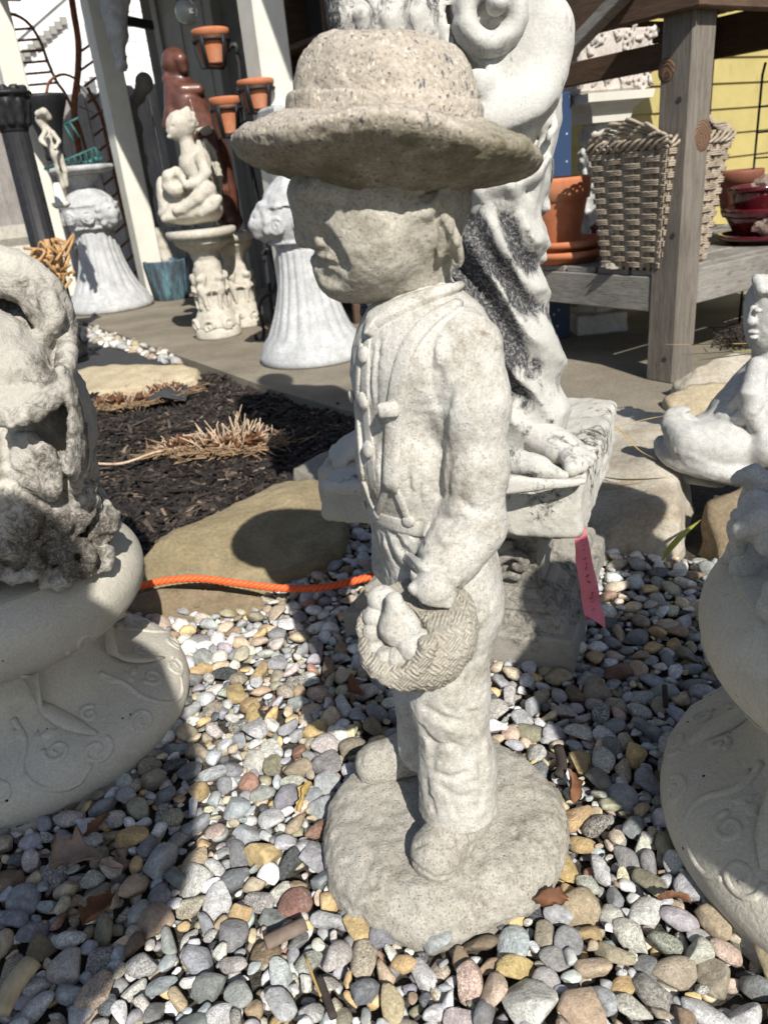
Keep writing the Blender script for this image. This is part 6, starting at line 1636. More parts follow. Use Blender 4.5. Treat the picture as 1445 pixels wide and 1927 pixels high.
# flower-relief planter on a leafy column, blue box behind the table
def build_planter():
    c = G(1140, 470, .0) * 1.0; y = 3.42
    zt, zb = B(1140, 62, y)[2], B(1140, 178, y)[2]; cx = B(1128, 120, y)[0]; q = PS(B(1140, 120, y))
    cc = np.array([cx, y, 0]); ang = math.atan2(A2[1], A2[0]) * .55; R = rotz(ang)
    zc = B(1140, 345, y)[2]
    M_REL = stone('pinkish_relief_stone', (0.44, 0.40, 0.36), (0.60, 0.56, 0.52), grain=200, dirt=(0.20, 0.17, 0.14), dirt_scale=14, dirt_at=(.5, .75), bump=.5)
    o = thing('relief_planter', 'rectangular stone planter carved with flowers, up on a leafy white column', 'planter', cc + EZ * zb)
    hx, hz = .165, (zt - zb) / 2
    part('trough', obox(cc + EZ * (zb + hz), R @ np.array([hx, 0, 0]), R @ np.array([0, .11, 0]), EZ * hz, .01), M_REL, o, False)
    r = random.Random(5); k = Clay(cc - np.array([.24, .24, 0]) + EZ * (zb - .02), cc + np.array([.24, .24, 0]) + EZ * (zt + .03), .0048)
    for i in range(46):
        u, z = r.uniform(-hx, hx), zb + r.uniform(.01, 2 * hz - .01); p = cc + R @ np.array([u, -.112, 0]) + EZ * z; a = r.uniform(0, 6.28)
        if i % 3: k.chain([p, p + R @ np.array([.02 * math.cos(a), -.004, 0]) + EZ * .02 * math.sin(a), p + R @ np.array([.036 * math.cos(a + .5), 0, 0]) + EZ * .036 * math.sin(a + .5)], [.006, .009, .004], .003)
        else:
            for j in range(5): k.ell(p + R @ np.array([.014 * math.cos(a + j * 1.257), -.002, 0]) + EZ * .014 * math.sin(a + j * 1.257), (.009, .007, .009), .003)
    part('flower_relief', k.mesh(), M_REL, o)
    col = thing('leafy_column', 'white column with leafy capital carrying the flower planter', 'column', cc + EZ * PZ)
    part('capital', square_stack([(.085, zb - .10), (.095, zb - .06), (.12, zb - .035), (.145, zb - .03), (.15, zb - .001)], cc, R), M_POST, col, False)
    k = Clay(cc - np.array([.16, .16, 0]) + EZ * PZ, cc + np.array([.16, .16, 0]) + EZ * (zb - .05), .006); k.cone(cc + EZ * .1, cc + EZ * (zb - .08), .075, .062, .01); k.box(cc + EZ * .07, (.11, .11, .045), .01)
    for i in range(150):
        t = r.random(); a = r.uniform(0, 6.28); p = cc + np.array([.07 * math.cos(a), .07 * math.sin(a), .12 + t * (zb - .24)]); k.ell(p, (.012, .012, .018), .006)
    k.warp(lambda P: .003 * fbm(P, 40, 3, 2)); part('shaft', k.mesh(), M_WHITE, col)
build_planter()
p = B(1050, 345, 3.30); p = np.array([p[0] - .02, 3.30, 0])
n = NT('blue_star_print'); v = n.voro(26); n.set('Base Color', n.mix(n.ramp(v, [(.10, 1.0), (.15, 0.0)]), (.03, .055, .12), (.55, .6, .68))); n.set('Roughness', .5); M_STAR = n.mat
V, Fc = obox(p + EZ * .50, A2 * .085, B2 * .02, EZ * .47, .006); tag(link('blue_panel', mesh_from('blue_panel', V - p, Fc, M_STAR, False), loc=p), 'dark blue panel with pale specks standing behind the terracotta flowerpot', 'panel')

# black wire rack against the yellow wall
def build_rack():
    p = B(1432, 320, 3.3); c = np.array([p[0] + .05, 3.25, PZ])
    o = thing('wire_rack', 'black wire display rack against the yellow wall at the right edge', 'rack', c)
    h = B(1432, 118, 3.25)[2] - PZ; wv = A2 * .085; dv = B2 * .06
    for s in (-1, 1):
        for d in (-1, 1): part('upright', tube([c + wv * s + dv * d, c + wv * s + dv * d + EZ * (h - .04), c + wv * s * .85 + dv * d + EZ * h], .0055, 6), M_IRON, o)
    for i in range(9): part('shelf_wire', tube([c - wv + dv + EZ * (.1 + i * .09), c - wv - dv + EZ * (.1 + i * .09), c + wv - dv + EZ * (.1 + i * .09), c + wv + dv + EZ * (.1 + i * .09)], .003, 5), M_IRON, o)
    part('name_plate', obox(c - dv * 1.1 + EZ * (h - .17), wv * 1.05, dv * .06, EZ * .014), M_IRON, o, False)
build_rack()
# things in the shade below the shelf
V, Fc = blob(G(1075, 590, PZ) + np.array([.1, .25, .07]), (.14, .10, .07), 3, .06, 1.2, 3); tag(link('grey_stone_bowl', mesh_from('grey_stone_bowl', V, Fc, M_WHITE)), 'rounded white stone lying in the shade under the timber table shelf', 'stone')

# ------------------------------------------------------------------ ornaments in front of the porch
M_GREYCAST = stone('grey_white_cast_urn', (0.36, 0.37, 0.38), (0.54, 0.55, 0.555), grain=180, dirt=(0.25, 0.25, 0.25), dirt_scale=10, dirt_at=(.5, .78), bump=.4)
M_IVORY = stone('ivory_cast_stone', (0.42, 0.39, 0.33), (0.58, 0.55, 0.48), grain=180, dirt=(0.30, 0.26, 0.19), dirt_scale=10, dirt_at=(.52, .78), bump=.4)
def fluted_urn(base, label, r, hb, hu, lion_dir, dish=None):
    """flared fluted pedestal with a round lion-head urn on it"""
    o = thing('lion_urn_pedestal', label, 'urn', base, 'fluted pedestals with lion urns')
    prof = [(r * .96, 0), (r, .01), (r * 1.0, .035 * hb / .5), (r * .94, .055 * hb / .5), (r * .90, .09 * hb / .5)]
    for t in np.linspace(.12, 1, 16): prof.append((r * (.44 + .46 * (1 - t) ** 2.1), hb * (.14 + .86 * t)))
    def fl(t, rr, z):
        w = np.clip((z / hb - .17) * 8, 0, 1) * np.clip((1.02 - z / hb) * 10, 0, 1); return rr * (1 - .055 * w * (0.5 + 0.5 * math.cos(t * 20)) ** 2 - .012 * w * math.sin(t * 7 + z * 9))
    V, Fc = lathe(prof, 140, base, fl); part('fluted_pedestal', (V, Fc), M_GREYCAST, o)
    ur = r * .62; c0 = base + EZ * hb
    k = Clay(c0 - np.array([ur * 1.7, ur * 1.7, .02]), c0 + np.array([ur * 1.7, ur * 1.7, hu + .06]), max(.0055, r * .027))
    k.rev([(0, -.01), (ur * .72, -.01), (ur * .74, hu * .06), (ur * .9, hu * .16), (ur * 1.02, hu * .34), (ur * 1.0, hu * .55), (ur * .82, hu * .78), (ur * .5, hu * .95), (ur * .42, hu), (0, hu)], c0, .01)
    for z in (.08, .6): k.chain([c0 + np.array([ur * (.84 if z < .5 else 1.0) * math.cos(a), ur * (.84 if z < .5 else 1.0) * math.sin(a), hu * z]) for a in np.linspace(0, 6.283, 28)], ur * .05, .006)
    for j in range(9):
        a0 = j * 6.283 / 9
        for rr in (.20, .085): k.chain([c0 + np.array([ur * 1.02 * math.cos(a0 + rr * math.cos(t) / 1.0), ur * 1.02 * math.sin(a0 + rr * math.cos(t)), hu * .33 + ur * rr * math.sin(t)]) for t in np.linspace(0, 6.283, 14)], ur * .045, .005)
    d = np.array([math.cos(lion_dir), math.sin(lion_dir), 0]); s = np.array([-d[1], d[0], 0]); f = c0 + d * ur * .98 + EZ * hu * .40
    k.ell(f, (ur * .36, ur * .36, ur * .38), .02); k.ell(f + d * ur * .26 - EZ * ur * .08, (ur * .18,) * 3, .015); k.ell(f + d * ur * .18 - EZ * ur * .28, (ur * .16,) * 3, .01)
    for j in range(11):
        a = j * 6.283 / 11; k.ell(f - d * ur * .02 + s * ur * .40 * math.cos(a) + EZ * ur * .42 * math.sin(a), (ur * .13,) * 3, .012)
    for sg in (-1, 1): k.ell(f + d * ur * .28 + s * sg * ur * .13 + EZ * ur * .10, (ur * .06,) * 3, .006, None, 's')
    k.warp(lambda P: .004 * fbm(P, 26, 3, 5)); part('lion_urn', k.mesh(), M_GREYCAST, o)
    if dish:
        zd, rd = dish; part('neck', lathe([(ur * .42, hu + hb - .02), (ur * .40, hu + hb + .02), (ur * .55, zd - .06), (ur * .7, zd - .045)], 32, base), M_GREYCAST, o)
        V, Fc = lathe([(rd * .6, zd - .05), (rd * .95, zd - .035), (rd, zd - .02), (rd, zd), (rd * .92, zd + .004), (rd * .85, zd - .008), (0.001, zd - .012)], 48, base, lambda t, rr, z: rr * (1 + .018 * math.sin(9 * t) + .012 * math.sin(17 * t)), cap=False)
        part('dish', (V, Fc), M_GREYCAST, o)
    return o
p = G(592, 672, PZ); q = PS(p); hb = B(565, 462, p[1])[2] - PZ; hu = B(545, 330, p[1])[2] - PZ - hb
fluted_urn(p, 'pale fluted lion urn pedestal directly behind the boy statue', 100 * q, hb, hu, 3.5)
p = G(212, 580, PZ); q = PS(p); hb = B(200, 432, p[1])[2] - PZ; hu = B(180, 352, p[1])[2] - PZ - hb; zd = B(140, 315, p[1])[2] - PZ
fluted_urn(p, 'grey fluted lion urn pedestal with a dish on top, left of the cherub', 78 * q, hb, hu, -0.6, (zd, 55 * q))
URN1 = p
# teal wire basket on the dish
def build_teal_basket():
    y = URN1[1]; o = thing('wire_basket', 'teal wire plant basket resting on the dish of the left urn pedestal', 'basket', URN1 + EZ * (zd))
    m = plain('teal_painted_wire', (.035, .12, .115), .5)
    def b(px, py, d=0): return B(px, py, y + d)
    lines = [[(85, 318, -.15), (180, 278, -.1)], [(85, 318, -.15), (95, 322, .1), (195, 310, .1)], [(122, 235, 0), (148, 222, 0)], [(122, 235, 0), (140, 268, 0)], [(180, 278, -.1), (190, 312, -.05)], [(132, 230, 0), (150, 258, 0)]]
    for l in lines: part('wire', tube([b(*p) for p in l], .008, 5), m, o)
    for i in range(8):
        x = 96 + i * 11; part('wire', tube([b(x, 314 - i * 4.4, -.14), b(x + 6, 322 - i * 2.0, -.08), b(x + 14, 312 - i * 4, 0)], .006, 5), m, o)
    for i, (x, y2) in enumerate(((168, 305), (182, 300))): part('leaf', blob(b(x, y2, -.05), (.045, .03, .02), 2, .1, 2, i), m, o)
build_teal_basket()

# cherub on a carved column
def carved_column(base, label, px0, top_y, r0, rtop, mat, name='carved_column'):
    o = thing(name, label, 'column', base)
    zt = B(px0, top_y, base[1])[2] - base[2]
    part('plinth', lathe([(r0, 0), (r0 * 1.02, .012), (r0, .05), (r0 * .92, .058)], 40, base), mat, o)
    k = Clay(base - np.array([r0 * 1.5, r0 * 1.5, 0]) + EZ * .045, base + np.array([r0 * 1.5, r0 * 1.5, zt - .03]), .0062); r = random.Random(int(px0))
    h = zt - .05
    k.rev([(0, .03), (r0 * .88, .04), (r0 * .98, h * .12), (r0 * .80, h * .26), (r0 * .62, h * .33), (r0 * .66, h * .55), (r0 * .60, h * .72), (r0 * .52, h * .80), (r0 * .66, h * .88), (rtop * .82, h * .97), (rtop * .84, h + .04), (0, h + .04)], base, .008)
    for j in range(7):
        a = j * .9; t = np.linspace(0, 7.5, 22); k.chain([base + np.array([(r0 * .98) * math.cos(a + .26 * math.cos(u) * (1 - u / 9)), (r0 * .98) * math.sin(a + .26 * math.cos(u) * (1 - u / 9)), h * .13 + r0 * .36 * math.sin(u) * (1 - u / 9)]) for u in t], r0 * .07, .004)
    for sg in range(5):
        a = sg * 1.257 + .5; d = np.array([math.cos(a), math.sin(a), 0]); s = np.array([-d[1], d[0], 0]); m = base + d * r0 * .68
        k.ell(m + EZ * h * .62, (r0 * .2,) * 3, .008); k.ell(m + EZ * h * .50, (r0 * .22, r0 * .22, r0 * .32), .01); k.cone(m + EZ * h * .45 + s * r0 * .1, m + EZ * h * .32 + s * r0 * .18, r0 * .12, r0 * .09, .006); k.cone(m + EZ * h * .45 - s * r0 * .1, m + EZ * h * .32 - s * r0 * .16, r0 * .12, r0 * .09, .006)
        k.cone(m + EZ * h * .56 + s * r0 * .16, m + EZ * h * .66 + s * r0 * .34, r0 * .08, r0 * .06, .005); k.chain([m + EZ * h * .47 + s * r0 * (x) + EZ * h * .03 * x * x * 6 for x in (-.4, -.2, 0, .2, .4)], r0 * .08, .005)
    k.warp(lambda P: .004 * fbm(P, 30, 3, 4)); part('carved_shaft', k.mesh(), mat, o)
    part('top_disc', lathe([(rtop * .84, zt - .045), (rtop, zt - .036), (rtop * 1.02, zt - .02), (rtop * 1.01, zt - .004), (rtop * .96, zt)], 48, base), mat, o)
    return zt
p = G(413, 632, PZ); q = PS(p); CH = p
zt = carved_column(p, 'ivory column carved with small figures under the cherub', 360, 432, 42 * q, 61 * q, M_IVORY)
def build_cherub():
    y = CH[1]; base = np.array([CH[0], CH[1], CH[2] + zt])
    o = thing('cherub_statue', 'pale stone winged cherub sitting on a rock with a shell', 'statue', base)
    def b(px, py, d=0): return B(px, py, y + d)
    q = PS(b(360, 350)); k = Clay(b(360, 320) - np.array([.24, .2, .42]), b(360, 320) + np.array([.24, .2, .42]), .0062)
    def E(px, py, d, rx, ry, rz, kk=.012, op='u'): k.ell(b(px, py, d), (rx * q, ry, rz * q), kk, None, op)
    def C(*P, kk=.010): 
        for a, c in zip(P[:-1], P[1:]): k.cone(b(*a[:3]), b(*c[:3]), a[3] * q, c[3] * q, kk)
    E(358, 398, .0, 60, .13, 24, .02); E(345, 380, .02, 45, .10, 40, .02); E(395, 385, .02, 26, .09, 32, .02); E(312, 380, .0, 14, .06, 45)
    for i in range(7): C((310 + 4 * i, 412 - 2 * i, -.10, 7), (400 + 2 * i, 392 - 3 * i, -.11, 7))
    C((372, 300, 0, 24), (382, 340, .0, 26)); E(360, 310, -.01, 22, .06, 26)                     # torso
    C((350, 262, -.02, 13), (356, 285, -.02, 15)); E(340, 238, -.02, 26, .062, 26); E(330, 246, -.045, 13, .03, 14)      # neck, head bowed left, cheek
    E(317, 247, -.05, 4, .012, 5, .005); E(321, 257, -.052, 7, .016, 4, .004); E(324, 238, -.078, 4, .010, 3, .004, 's')
    for i in range(26):
        a = i * 2.4; rr = math.sqrt(i / 26); x, y2 = 348 + 24 * rr * math.cos(a), 230 + 24 * rr * math.sin(a)
        if x > 326 or y2 < 228: E(x, y2, -.055 + .05 * rr * rr, 6.5, .018, 6.5, .004)
    for w_ in range(2):                                                                                                # wings behind the shoulders
        for i in range(5): C((372 + 14 * w_, 268 + 5 * i, .05 + .03 * w_, 7), (392 + 10 * w_ + 3 * i, 286 + 12 * i, .07 + .03 * w_, 6), (398 + 9 * w_ + 2 * i, 310 + 14 * i, .07 + .03 * w_, 3), kk=.005)
    C((378, 298, -.06, 11), (388, 325, -.09, 10), (372, 345, -.11, 9), (352, 348, -.12, 8))      # arm
    C((362, 352, -.05, 14), (390, 358, -.09, 16), (372, 372, -.12, 13), (345, 392, -.12, 10), (332, 396, -.13, 8))     # folded leg
    C((392, 362, -.06, 15), (402, 384, -.10, 12), (380, 400, -.11, 9))
    C((318, 350, -.09, 13), (318, 332, -.10, 11), (332, 324, -.10, 9), (342, 336, -.10, 9)); E(330, 356, -.10, 16, .04, 14); E(330, 340, -.14, 9, .03, 10, .006, 's')
    k.warp(lambda P: .0022 * fbm(P, 36, 3, 4)); part('body', k.mesh(), M_IVORY, o)
build_cherub()
p = G(462, 612, PZ); q = PS(p); 
zt2 = carved_column(p, 'ivory garland column standing just behind the cherub column', 447, 436, 36 * q, 44 * q, M_IVORY)
# red-brown glazed robed figure on that column
def build_red():
    y = p[1] + .02; base = np.array([p[0], y, p[2] + zt2]); o = thing('glazed_robed_figure', 'glossy red brown glazed robed figure with wrapped head behind the cherub', 'statue', base)
    def b(px, py, d=0): return B(px, py, y + d)
    q = PS(b(370, 250)); k = Clay(b(380, 260) - np.array([.30, .2, .55]), b(380, 260) + np.array([.28, .2, .55]), .0068)
    def C(*P, kk=.014):
        for a, c in zip(P[:-1], P[1:]): k.cone(b(*a[:3]), b(*c[:3]), a[3] * q, c[3] * q, kk)
    k.ell(b(330, 118), (24 * q, .075, 25 * q), .012); k.ell(b(314, 122, -.02), (9 * q, .03, 11 * q), .008); C((318, 104, -.03, 10), (340, 112, -.06, 11), (345, 130, -.05, 9), kk=.006)
    C((335, 145, 0, 20), (350, 190, 0, 36), (372, 240, 0, 42), (395, 300, 0, 40), (415, 370, 0, 34), (432, 415, 0, 24)); C((328, 170, -.03, 18), (325, 215, -.05, 14), (315, 236, -.05, 10))
    for i in range(9): C((334 + 6 * i, 176 + 3 * i, -.10 + .008 * abs(i - 4), 4), (346 + 7 * i, 250, -.125 + .010 * abs(i - 4), 4.5), (382 + 6 * i, 360, -.108 + .008 * abs(i - 4), 3.5), kk=.004)
    C((318, 150, -.02, 12), (345, 170, -.07, 11), (375, 168, -.06, 10), kk=.008); k.ell(b(436, 416), (22 * q, .07, 14 * q), .015)
    part('robe', k.mesh(), plain('red_brown_glaze', (.105, .042, .030), .4, .55, 14, .45, 40, 0, .5, coat=.25), o)
    # straw ribbon tied round it
    part('sash', tube([b(358, 256, -.115), b(375, 250, -.13), b(398, 243, -.115)], [.02, .022, .02], 8, flat=.2, up=(0, 1, .2)), plain('cream_sash', (.48, .46, .36), .8), o)
build_red()

# turquoise ribbed pot
p = G(325, 562, PZ); q = PS(p); hh = B(320, 488, p[1])[2] - PZ
V, Fc = lathe([(30 * q, 0), (32 * q, .01), (37 * q, hh * .6), (40 * q, hh - .012), (40.5 * q, hh), (36 * q, hh), (34 * q, hh * .6), (28 * q, .03), (.001, .03)], 120, (0, 0, 0), lambda t, r, z: r * (1 - .04 * (0.5 + .5 * math.cos(16 * t)) ** 3), cap=False)
n = NT('turquoise_patina'); n.set('Base Color', n.ramp(n.noise(16, 7, .7, co=n.mapv((1.6, 1.6, .35))), [(.38, (.045, .05, .06)), (.52, (.075, .115, .145)), (.66, (.12, .27, .30))])); n.set('Roughness', .55); n.bump(n.noise(60, 4), .4, .006)
tag(link('ribbed_pot', mesh_from('ribbed_pot', V, Fc, n.mat), loc=p), 'dark turquoise ribbed planter on the patio beside the white post', 'pot')

# black iron stand with three terracotta pots
def build_hanger():
    y = 3.95; base = G(470, 600, PZ); base = np.array([B(505, 560, y)[0], y, PZ])
    o = thing('iron_pot_stand', 'black iron stand holding three terracotta pots beside the white post', 'plant stand', base)
    def b(px, py, d=0): return B(px, py, y + d)
    part('stem', tube(spline([base, b(492, 420, .05), b(470, 300, 0), b(455, 180, 0), b(447, 95, 0), b(438, 85, 0), b(425, 95, 0)], 6), .012, 7), M_IRON, o)
    part('arm', tube(spline([b(466, 262, 0), b(470, 240, 0), b(452, 235, -.05), b(440, 240, -.05)], 5), .009, 6), M_IRON, o); part('arm', tube(spline([b(458, 215, 0), b(470, 190, -.02), b(482, 200, -.12), b(488, 208, -.2)], 5), .009, 6), M_IRON, o)
    for i, (px, pt, pb, w, lb) in enumerate(((400, 55, 122, 33, 'highest terracotta pot on the black iron stand'), (428, 183, 253, 28, 'lowest terracotta pot on the black iron stand, left of the post'), (484, 150, 207, 33, 'terracotta pot on the iron stand overlapping the white post'))):
        dy = (-.02, -.05, -.22)[i]; top, bot = b(px - 3, pt, dy), b(px + 3, pb, dy); h = top[2] - bot[2]; r = w * PS(bot); c = np.array([(top[0] + bot[0]) / 2, y + dy, bot[2]])
        pot('terracotta_pot', lb, c, r, h, M_TERRA, group='pots on the iron stand')
        rg = [c + np.array([r * .99 * math.cos(t), r * .99 * math.sin(t), h * .68]) for t in np.linspace(0, 6.283, 25)]
        part('ring', tube(rg, .008, 6), M_IRON, o)
        for a in (-2.0, -.7, 1.2, 3.4): part('strap', tube([c + np.array([r * 1.08 * math.cos(a), r * 1.08 * math.sin(a), h * .8]), c + np.array([r * 1.0 * math.cos(a), r * 1.0 * math.sin(a), h * .5]), c + np.array([r * .78 * math.cos(a), r * .78 * math.sin(a), -.012]), c + np.array([0, 0, -.014])], .012, 6, flat=.35), M_IRON, o)
build_hanger()
# grey stone block on a post behind the hat
p = B(512, 240, 3.6); pz = B(505, 200, 3.6)[2]
k = square_stack([(.10, PZ), (.10, .08), (.075, .10), (.07, p[2] - .03), (.095, p[2]), (.10, p[2] + .01), (.098, pz - .012), (.088, pz)], np.array([p[0] + .06, 3.68, 0]), rotz(.5))
V, Fc = k; o = link('stone_pillar', mesh_from('stone_pillar', V, Fc, M_GREYCAST, False)); tag(o, 'grey stone pillar block seen left of the hat under the terracotta pots', 'pillar')
# black scroll stand
def build_scroll_stand():
    y = G(490, 640, PZ)[1]; o = thing('scroll_stand', 'black wrought iron scroll foot standing on the patio behind the columns', 'plant stand', G(488, 640, PZ))
    def b(px, py): return B(px, py, y)
    part('leg', tube(spline([b(480, 630), b(484, 640), b(493, 640), b(496, 620), b(488, 580), b(496, 560), b(516, 545), b(518, 510), b(505, 470), b(494, 478), b(498, 490)], 6), .009, 7), M_IRON, o)
    part('leg', tube(spline([b(524, 500) + np.array([0, .1, 0]), b(535, 540) + np.array([0, .12, 0]), b(545, 600) + np.array([0, .12, 0])], 6), .008, 7), M_IRON, o)
build_scroll_stand()

# lamp globe, hanging torso
p = B(352, 22, 5.0); o = thing('globe_lamp', 'clear glass globe lamp hanging under the porch roof', 'lamp', p)
n = NT('lamp_glass'); n.set('Base Color', (.75, .78, .75, 1)); n.set('Roughness', .08); n.set('Transmission Weight', .6); n.set('Coat Weight', .4)
part('globe', blob(p, (.062, .062, .066), 3, .0, 1, 1), n.mat, o); part('cap', lathe([(.045, .05), (.05, .065), (.03, .085), (.008, .1), (.006, .75)], 20, p), M_IRON, o)
def build_torso():
    y = 5.6; base = B(228, 128, y); o = thing('hanging_torso', 'bluish white carved torso hanging above beside the white post', 'statue', base)
    def b(px, py, d=0): return B(px, py, y + d)
    q = PS(b(215, 60)); k = Clay(b(215, 50) - np.array([.22, .18, .42]), b(215, 50) + np.array([.22, .18, .42]), .0085)
    def C(*P, kk=.02):
        for a, c in zip(P[:-1], P[1:]): k.cone(b(*a[:3]), b(*c[:3]), a[3] * q, c[3] * q, kk)
    C((212, -40, 0, 26), (216, 20, 0, 22), (222, 60, 0, 19), (226, 100, 0, 11), (229, 118, 0, 10)); C((200, -20, -.03, 10), (205, 40, -.05, 6), kk=.008); C((236, 0, 0, 10), (232, 60, 0, 7), kk=.01); k.ell(b(229, 124), (13 * q, .05, 10 * q), .006)
    k.warp(lambda P: .006 * fbm(P, 20, 3, 4)); part('torso', k.mesh(), M_GREYCAST, o)
    part('bracket', bar(b(236, 38, .03), b(285, 48, .4), .04, .05), M_IRON, o, False)
build_torso()

# black columns / planters, rusty arch at the far left
def build_black_column():
    y = 3.9; px0 = 55; base = G(105, 520, PZ); y = base[1]; base = np.array([B(88, 480, 4.0)[0], 4.0, PZ]); y = 4.0
    o = thing('black_column', 'black fluted column with leafy capital at the left edge', 'column', base)
    zt, zc = B(25, 172, y)[2], B(30, 250, y)[2]; q = PS(B(40, 300, y)); r = 26 * q
    part('shaft', lathe([(r * 1.2, 0), (r * 1.2, .04), (r, .06), (r * .93, zc - PZ)], 64, base, lambda t, rr, z: rr * (1 - .03 * (0.5 + .5 * math.cos(16 * t)))), M_IRON, o)
    k = Clay(np.array([base[0] - r * 2.2, y - r * 2.2, zc - .03]), np.array([base[0] + r * 2.2, y + r * 2.2, zt + .02]), .007)
    h = zt - zc; k.rev([(0, zc - .01), (r * .95, zc), (r * 1.05, zc + .03), (r * 1.0, zc + h * .6), (r * 1.5, zc + h * .86), (r * 1.75, zc + h * .9), (r * 1.75, zt), (0, zt)], np.array([base[0], y, 0]), .006)
    rr = random.Random(4)
    for j in range(30):
        a = j * 6.283 / 10; lv = j // 10; z = zc + .04 + h * .22 * lv; k.chain([np.array([base[0] + r * (1.0 + e) * math.cos(a + .3 * lv), y + r * (1.0 + e) * math.sin(a + .3 * lv), z + dz]) for e, dz in ((.02, 0), (.12, .05), (.32, .08), (.4, .065))], [.02, .022, .017, .012], .006)
    part('capital', k.mesh(), M_IRON, o)
build_black_column()
def build_black_urn():
    y = 6.5; c = np.array([B(130, 400, y)[0], y, PZ]); o = thing('black_planter_urn', 'black flared planter urn behind the rusty arch at the left', 'urn', c)
    zt = B(118, 176, y)[2] - PZ; q = PS(B(120, 250, y)); r = 42 * q; z0 = B(130, 300, y)[2] - PZ
    part('stand', obox(c + EZ * z0 / 2, A2 * .02, B2 * .02, EZ * (z0 / 2 + .01), .006), M_GREYWOOD, o, False)
    part('urn', lathe([(r * .4, z0), (r * .46, z0 + .03), (r * .40, z0 + .06), (r * .45, zt * .78), (r * .62, zt * .86), (r * .78, zt * .91), (r * .98, zt * .96), (r * 1.05, zt - .02), (r * 1.05, zt), (r * .9, zt - .01), (r * .6, zt * .86)], 48, c, lambda t, rr, z: rr * (1 - (.03 * (0.5 + .5 * math.cos(12 * t)) if z < zt * .9 else 0))), M_IRON, o)
    part('hoop', tube(spline([B(88, 175, y), B(95, 152, y), B(120, 140, y), B(146, 152, y), B(150, 175, y)], 6), .010, 6), M_RUST, o)
build_black_urn()
def build_arch():
    y = 7.3; o = thing('rusty_arch', 'rusted iron garden arch with ladder rungs at the upper left', 'trellis', G(150, 560, PZ))
    def b(px, py, d=0): return B(px, py, y + d)
    part('hoop', tube(spline([b(-30, 30), b(15, 25), b(50, 40), b(75, 75), b(92, 120), b(108, 155), b(125, 180), b(150, 240), b(175, 330)], 6), .013, 7), M_RUST, o)
    for i in range(9): part('rung', tube([b(-10 + 2 * i, 58 + i * 21.5), b(66 + 8.5 * min(i, 6), 53 + i * 20.5)], .010, 6), M_RUST, o)
    part('upright', tube(spline([b(130, -40, -.2), b(139, 20, -.2), b(148, 80, -.2), b(147, 140, -.2), b(140, 200, -.2), b(146, 260, -.2), b(156, 318, -.2)], 6), .026, 8, flat=.45, up=(0, 1, 0)), M_RUST, o)
    part('upright', tube(spline([b(165, 165, .3), b(190, 215, .3), b(205, 280, .3), b(228, 380, .3), b(255, 480, .3), b(268, 545, .3)], 6), .016, 7), M_RUST, o)
    for i in range(15): part('rung', tube([b(148 + 6 * i, 100 + 31 * i, -.1), b(174 + 6.6 * i, 82 + 30 * i, .35)], .010, 6), M_RUST, o)
    part('lattice', tube([b(150, 160, .1), b(205, 225, .3), b(150, 200, .1)], .006, 5), M_RUST, o)
build_arch()
# small pale child statue behind the urn
def small_statue(name, label, y, pts, mat, base, limbs=()):
    o = thing(name, label, 'statue', base); P = [B(x, yy, y + d) for x, yy, d, r in pts]; q = PS(P[0]); lo, hi = np.min(P, axis=0) - .16, np.max(P, axis=0) + .16
    k = Clay(lo, hi, .0085)
    for i, (x, yy, d, r) in enumerate(pts): k.ell(P[i], (r * q, r * q * .9, r * q * 1.15), .03)
    for i in range(len(pts) - 1): k.cone(P[i], P[i + 1], pts[i][3] * q * .8, pts[i + 1][3] * q * .8, .02)
    for L in limbs:
        for a, c in zip(L[:-1], L[1:]): k.cone(B(a[0], a[1], y + a[2]), B(c[0], c[1], y + c[2]), a[3] * q, c[3] * q, .008)
    k.warp(lambda P_: .004 * fbm(P_, 24, 3, 4)); part('figure', k.mesh(), mat, o); return o
small_statue('child_statue', 'small pale stone child statue between the posts, left of the arch', 4.9, [(80, 224, 0, 12), (87, 241, 0, 5), (93, 254, 0, 10), (100, 274, 0, 9), (108, 292, 0, 11), (114, 318, 0, 8), (120, 350, 0, 6)], M_IVORY, B(124, 352, 4.9), [[(86, 248, -.08, 5), (78, 264, -.12, 4.5), (90, 276, -.16, 4)], [(100, 250, -.06, 5), (112, 266, -.1, 4), (104, 280, -.14, 4)], [(112, 292, -.06, 7), (122, 320, -.06, 5.5), (126, 348, -.05, 5)], [(72, 214, -.04, 6), (84, 211, -.05, 7), (92, 220, -.03, 6)]])
small_statue('dark_woman_statue', 'dark grey statue of a woman carrying an urn behind the white post', 6.3, [(272, 155, 0, 16), (262, 182, 0, 11), (245, 200, 0, 13), (252, 240, 0, 17), (262, 300, 0, 16), (272, 360, 0, 17), (284, 430, 0, 17), (290, 470, 0, 18)], stone('dark_grey_stone', (.16, .15, .14), (.28, .265, .25), bump=.4), B(290, 480, 6.3))  # dark grey is the statue's own stone
small_statue('small_pale_ornament', 'small pale ornament at the foot of the white post behind the turquoise planter', 6.2, [(300, 440, 0, 11), (308, 465, 0, 13), (312, 485, 0, 14)], M_IVORY, B(312, 490, 6.2))
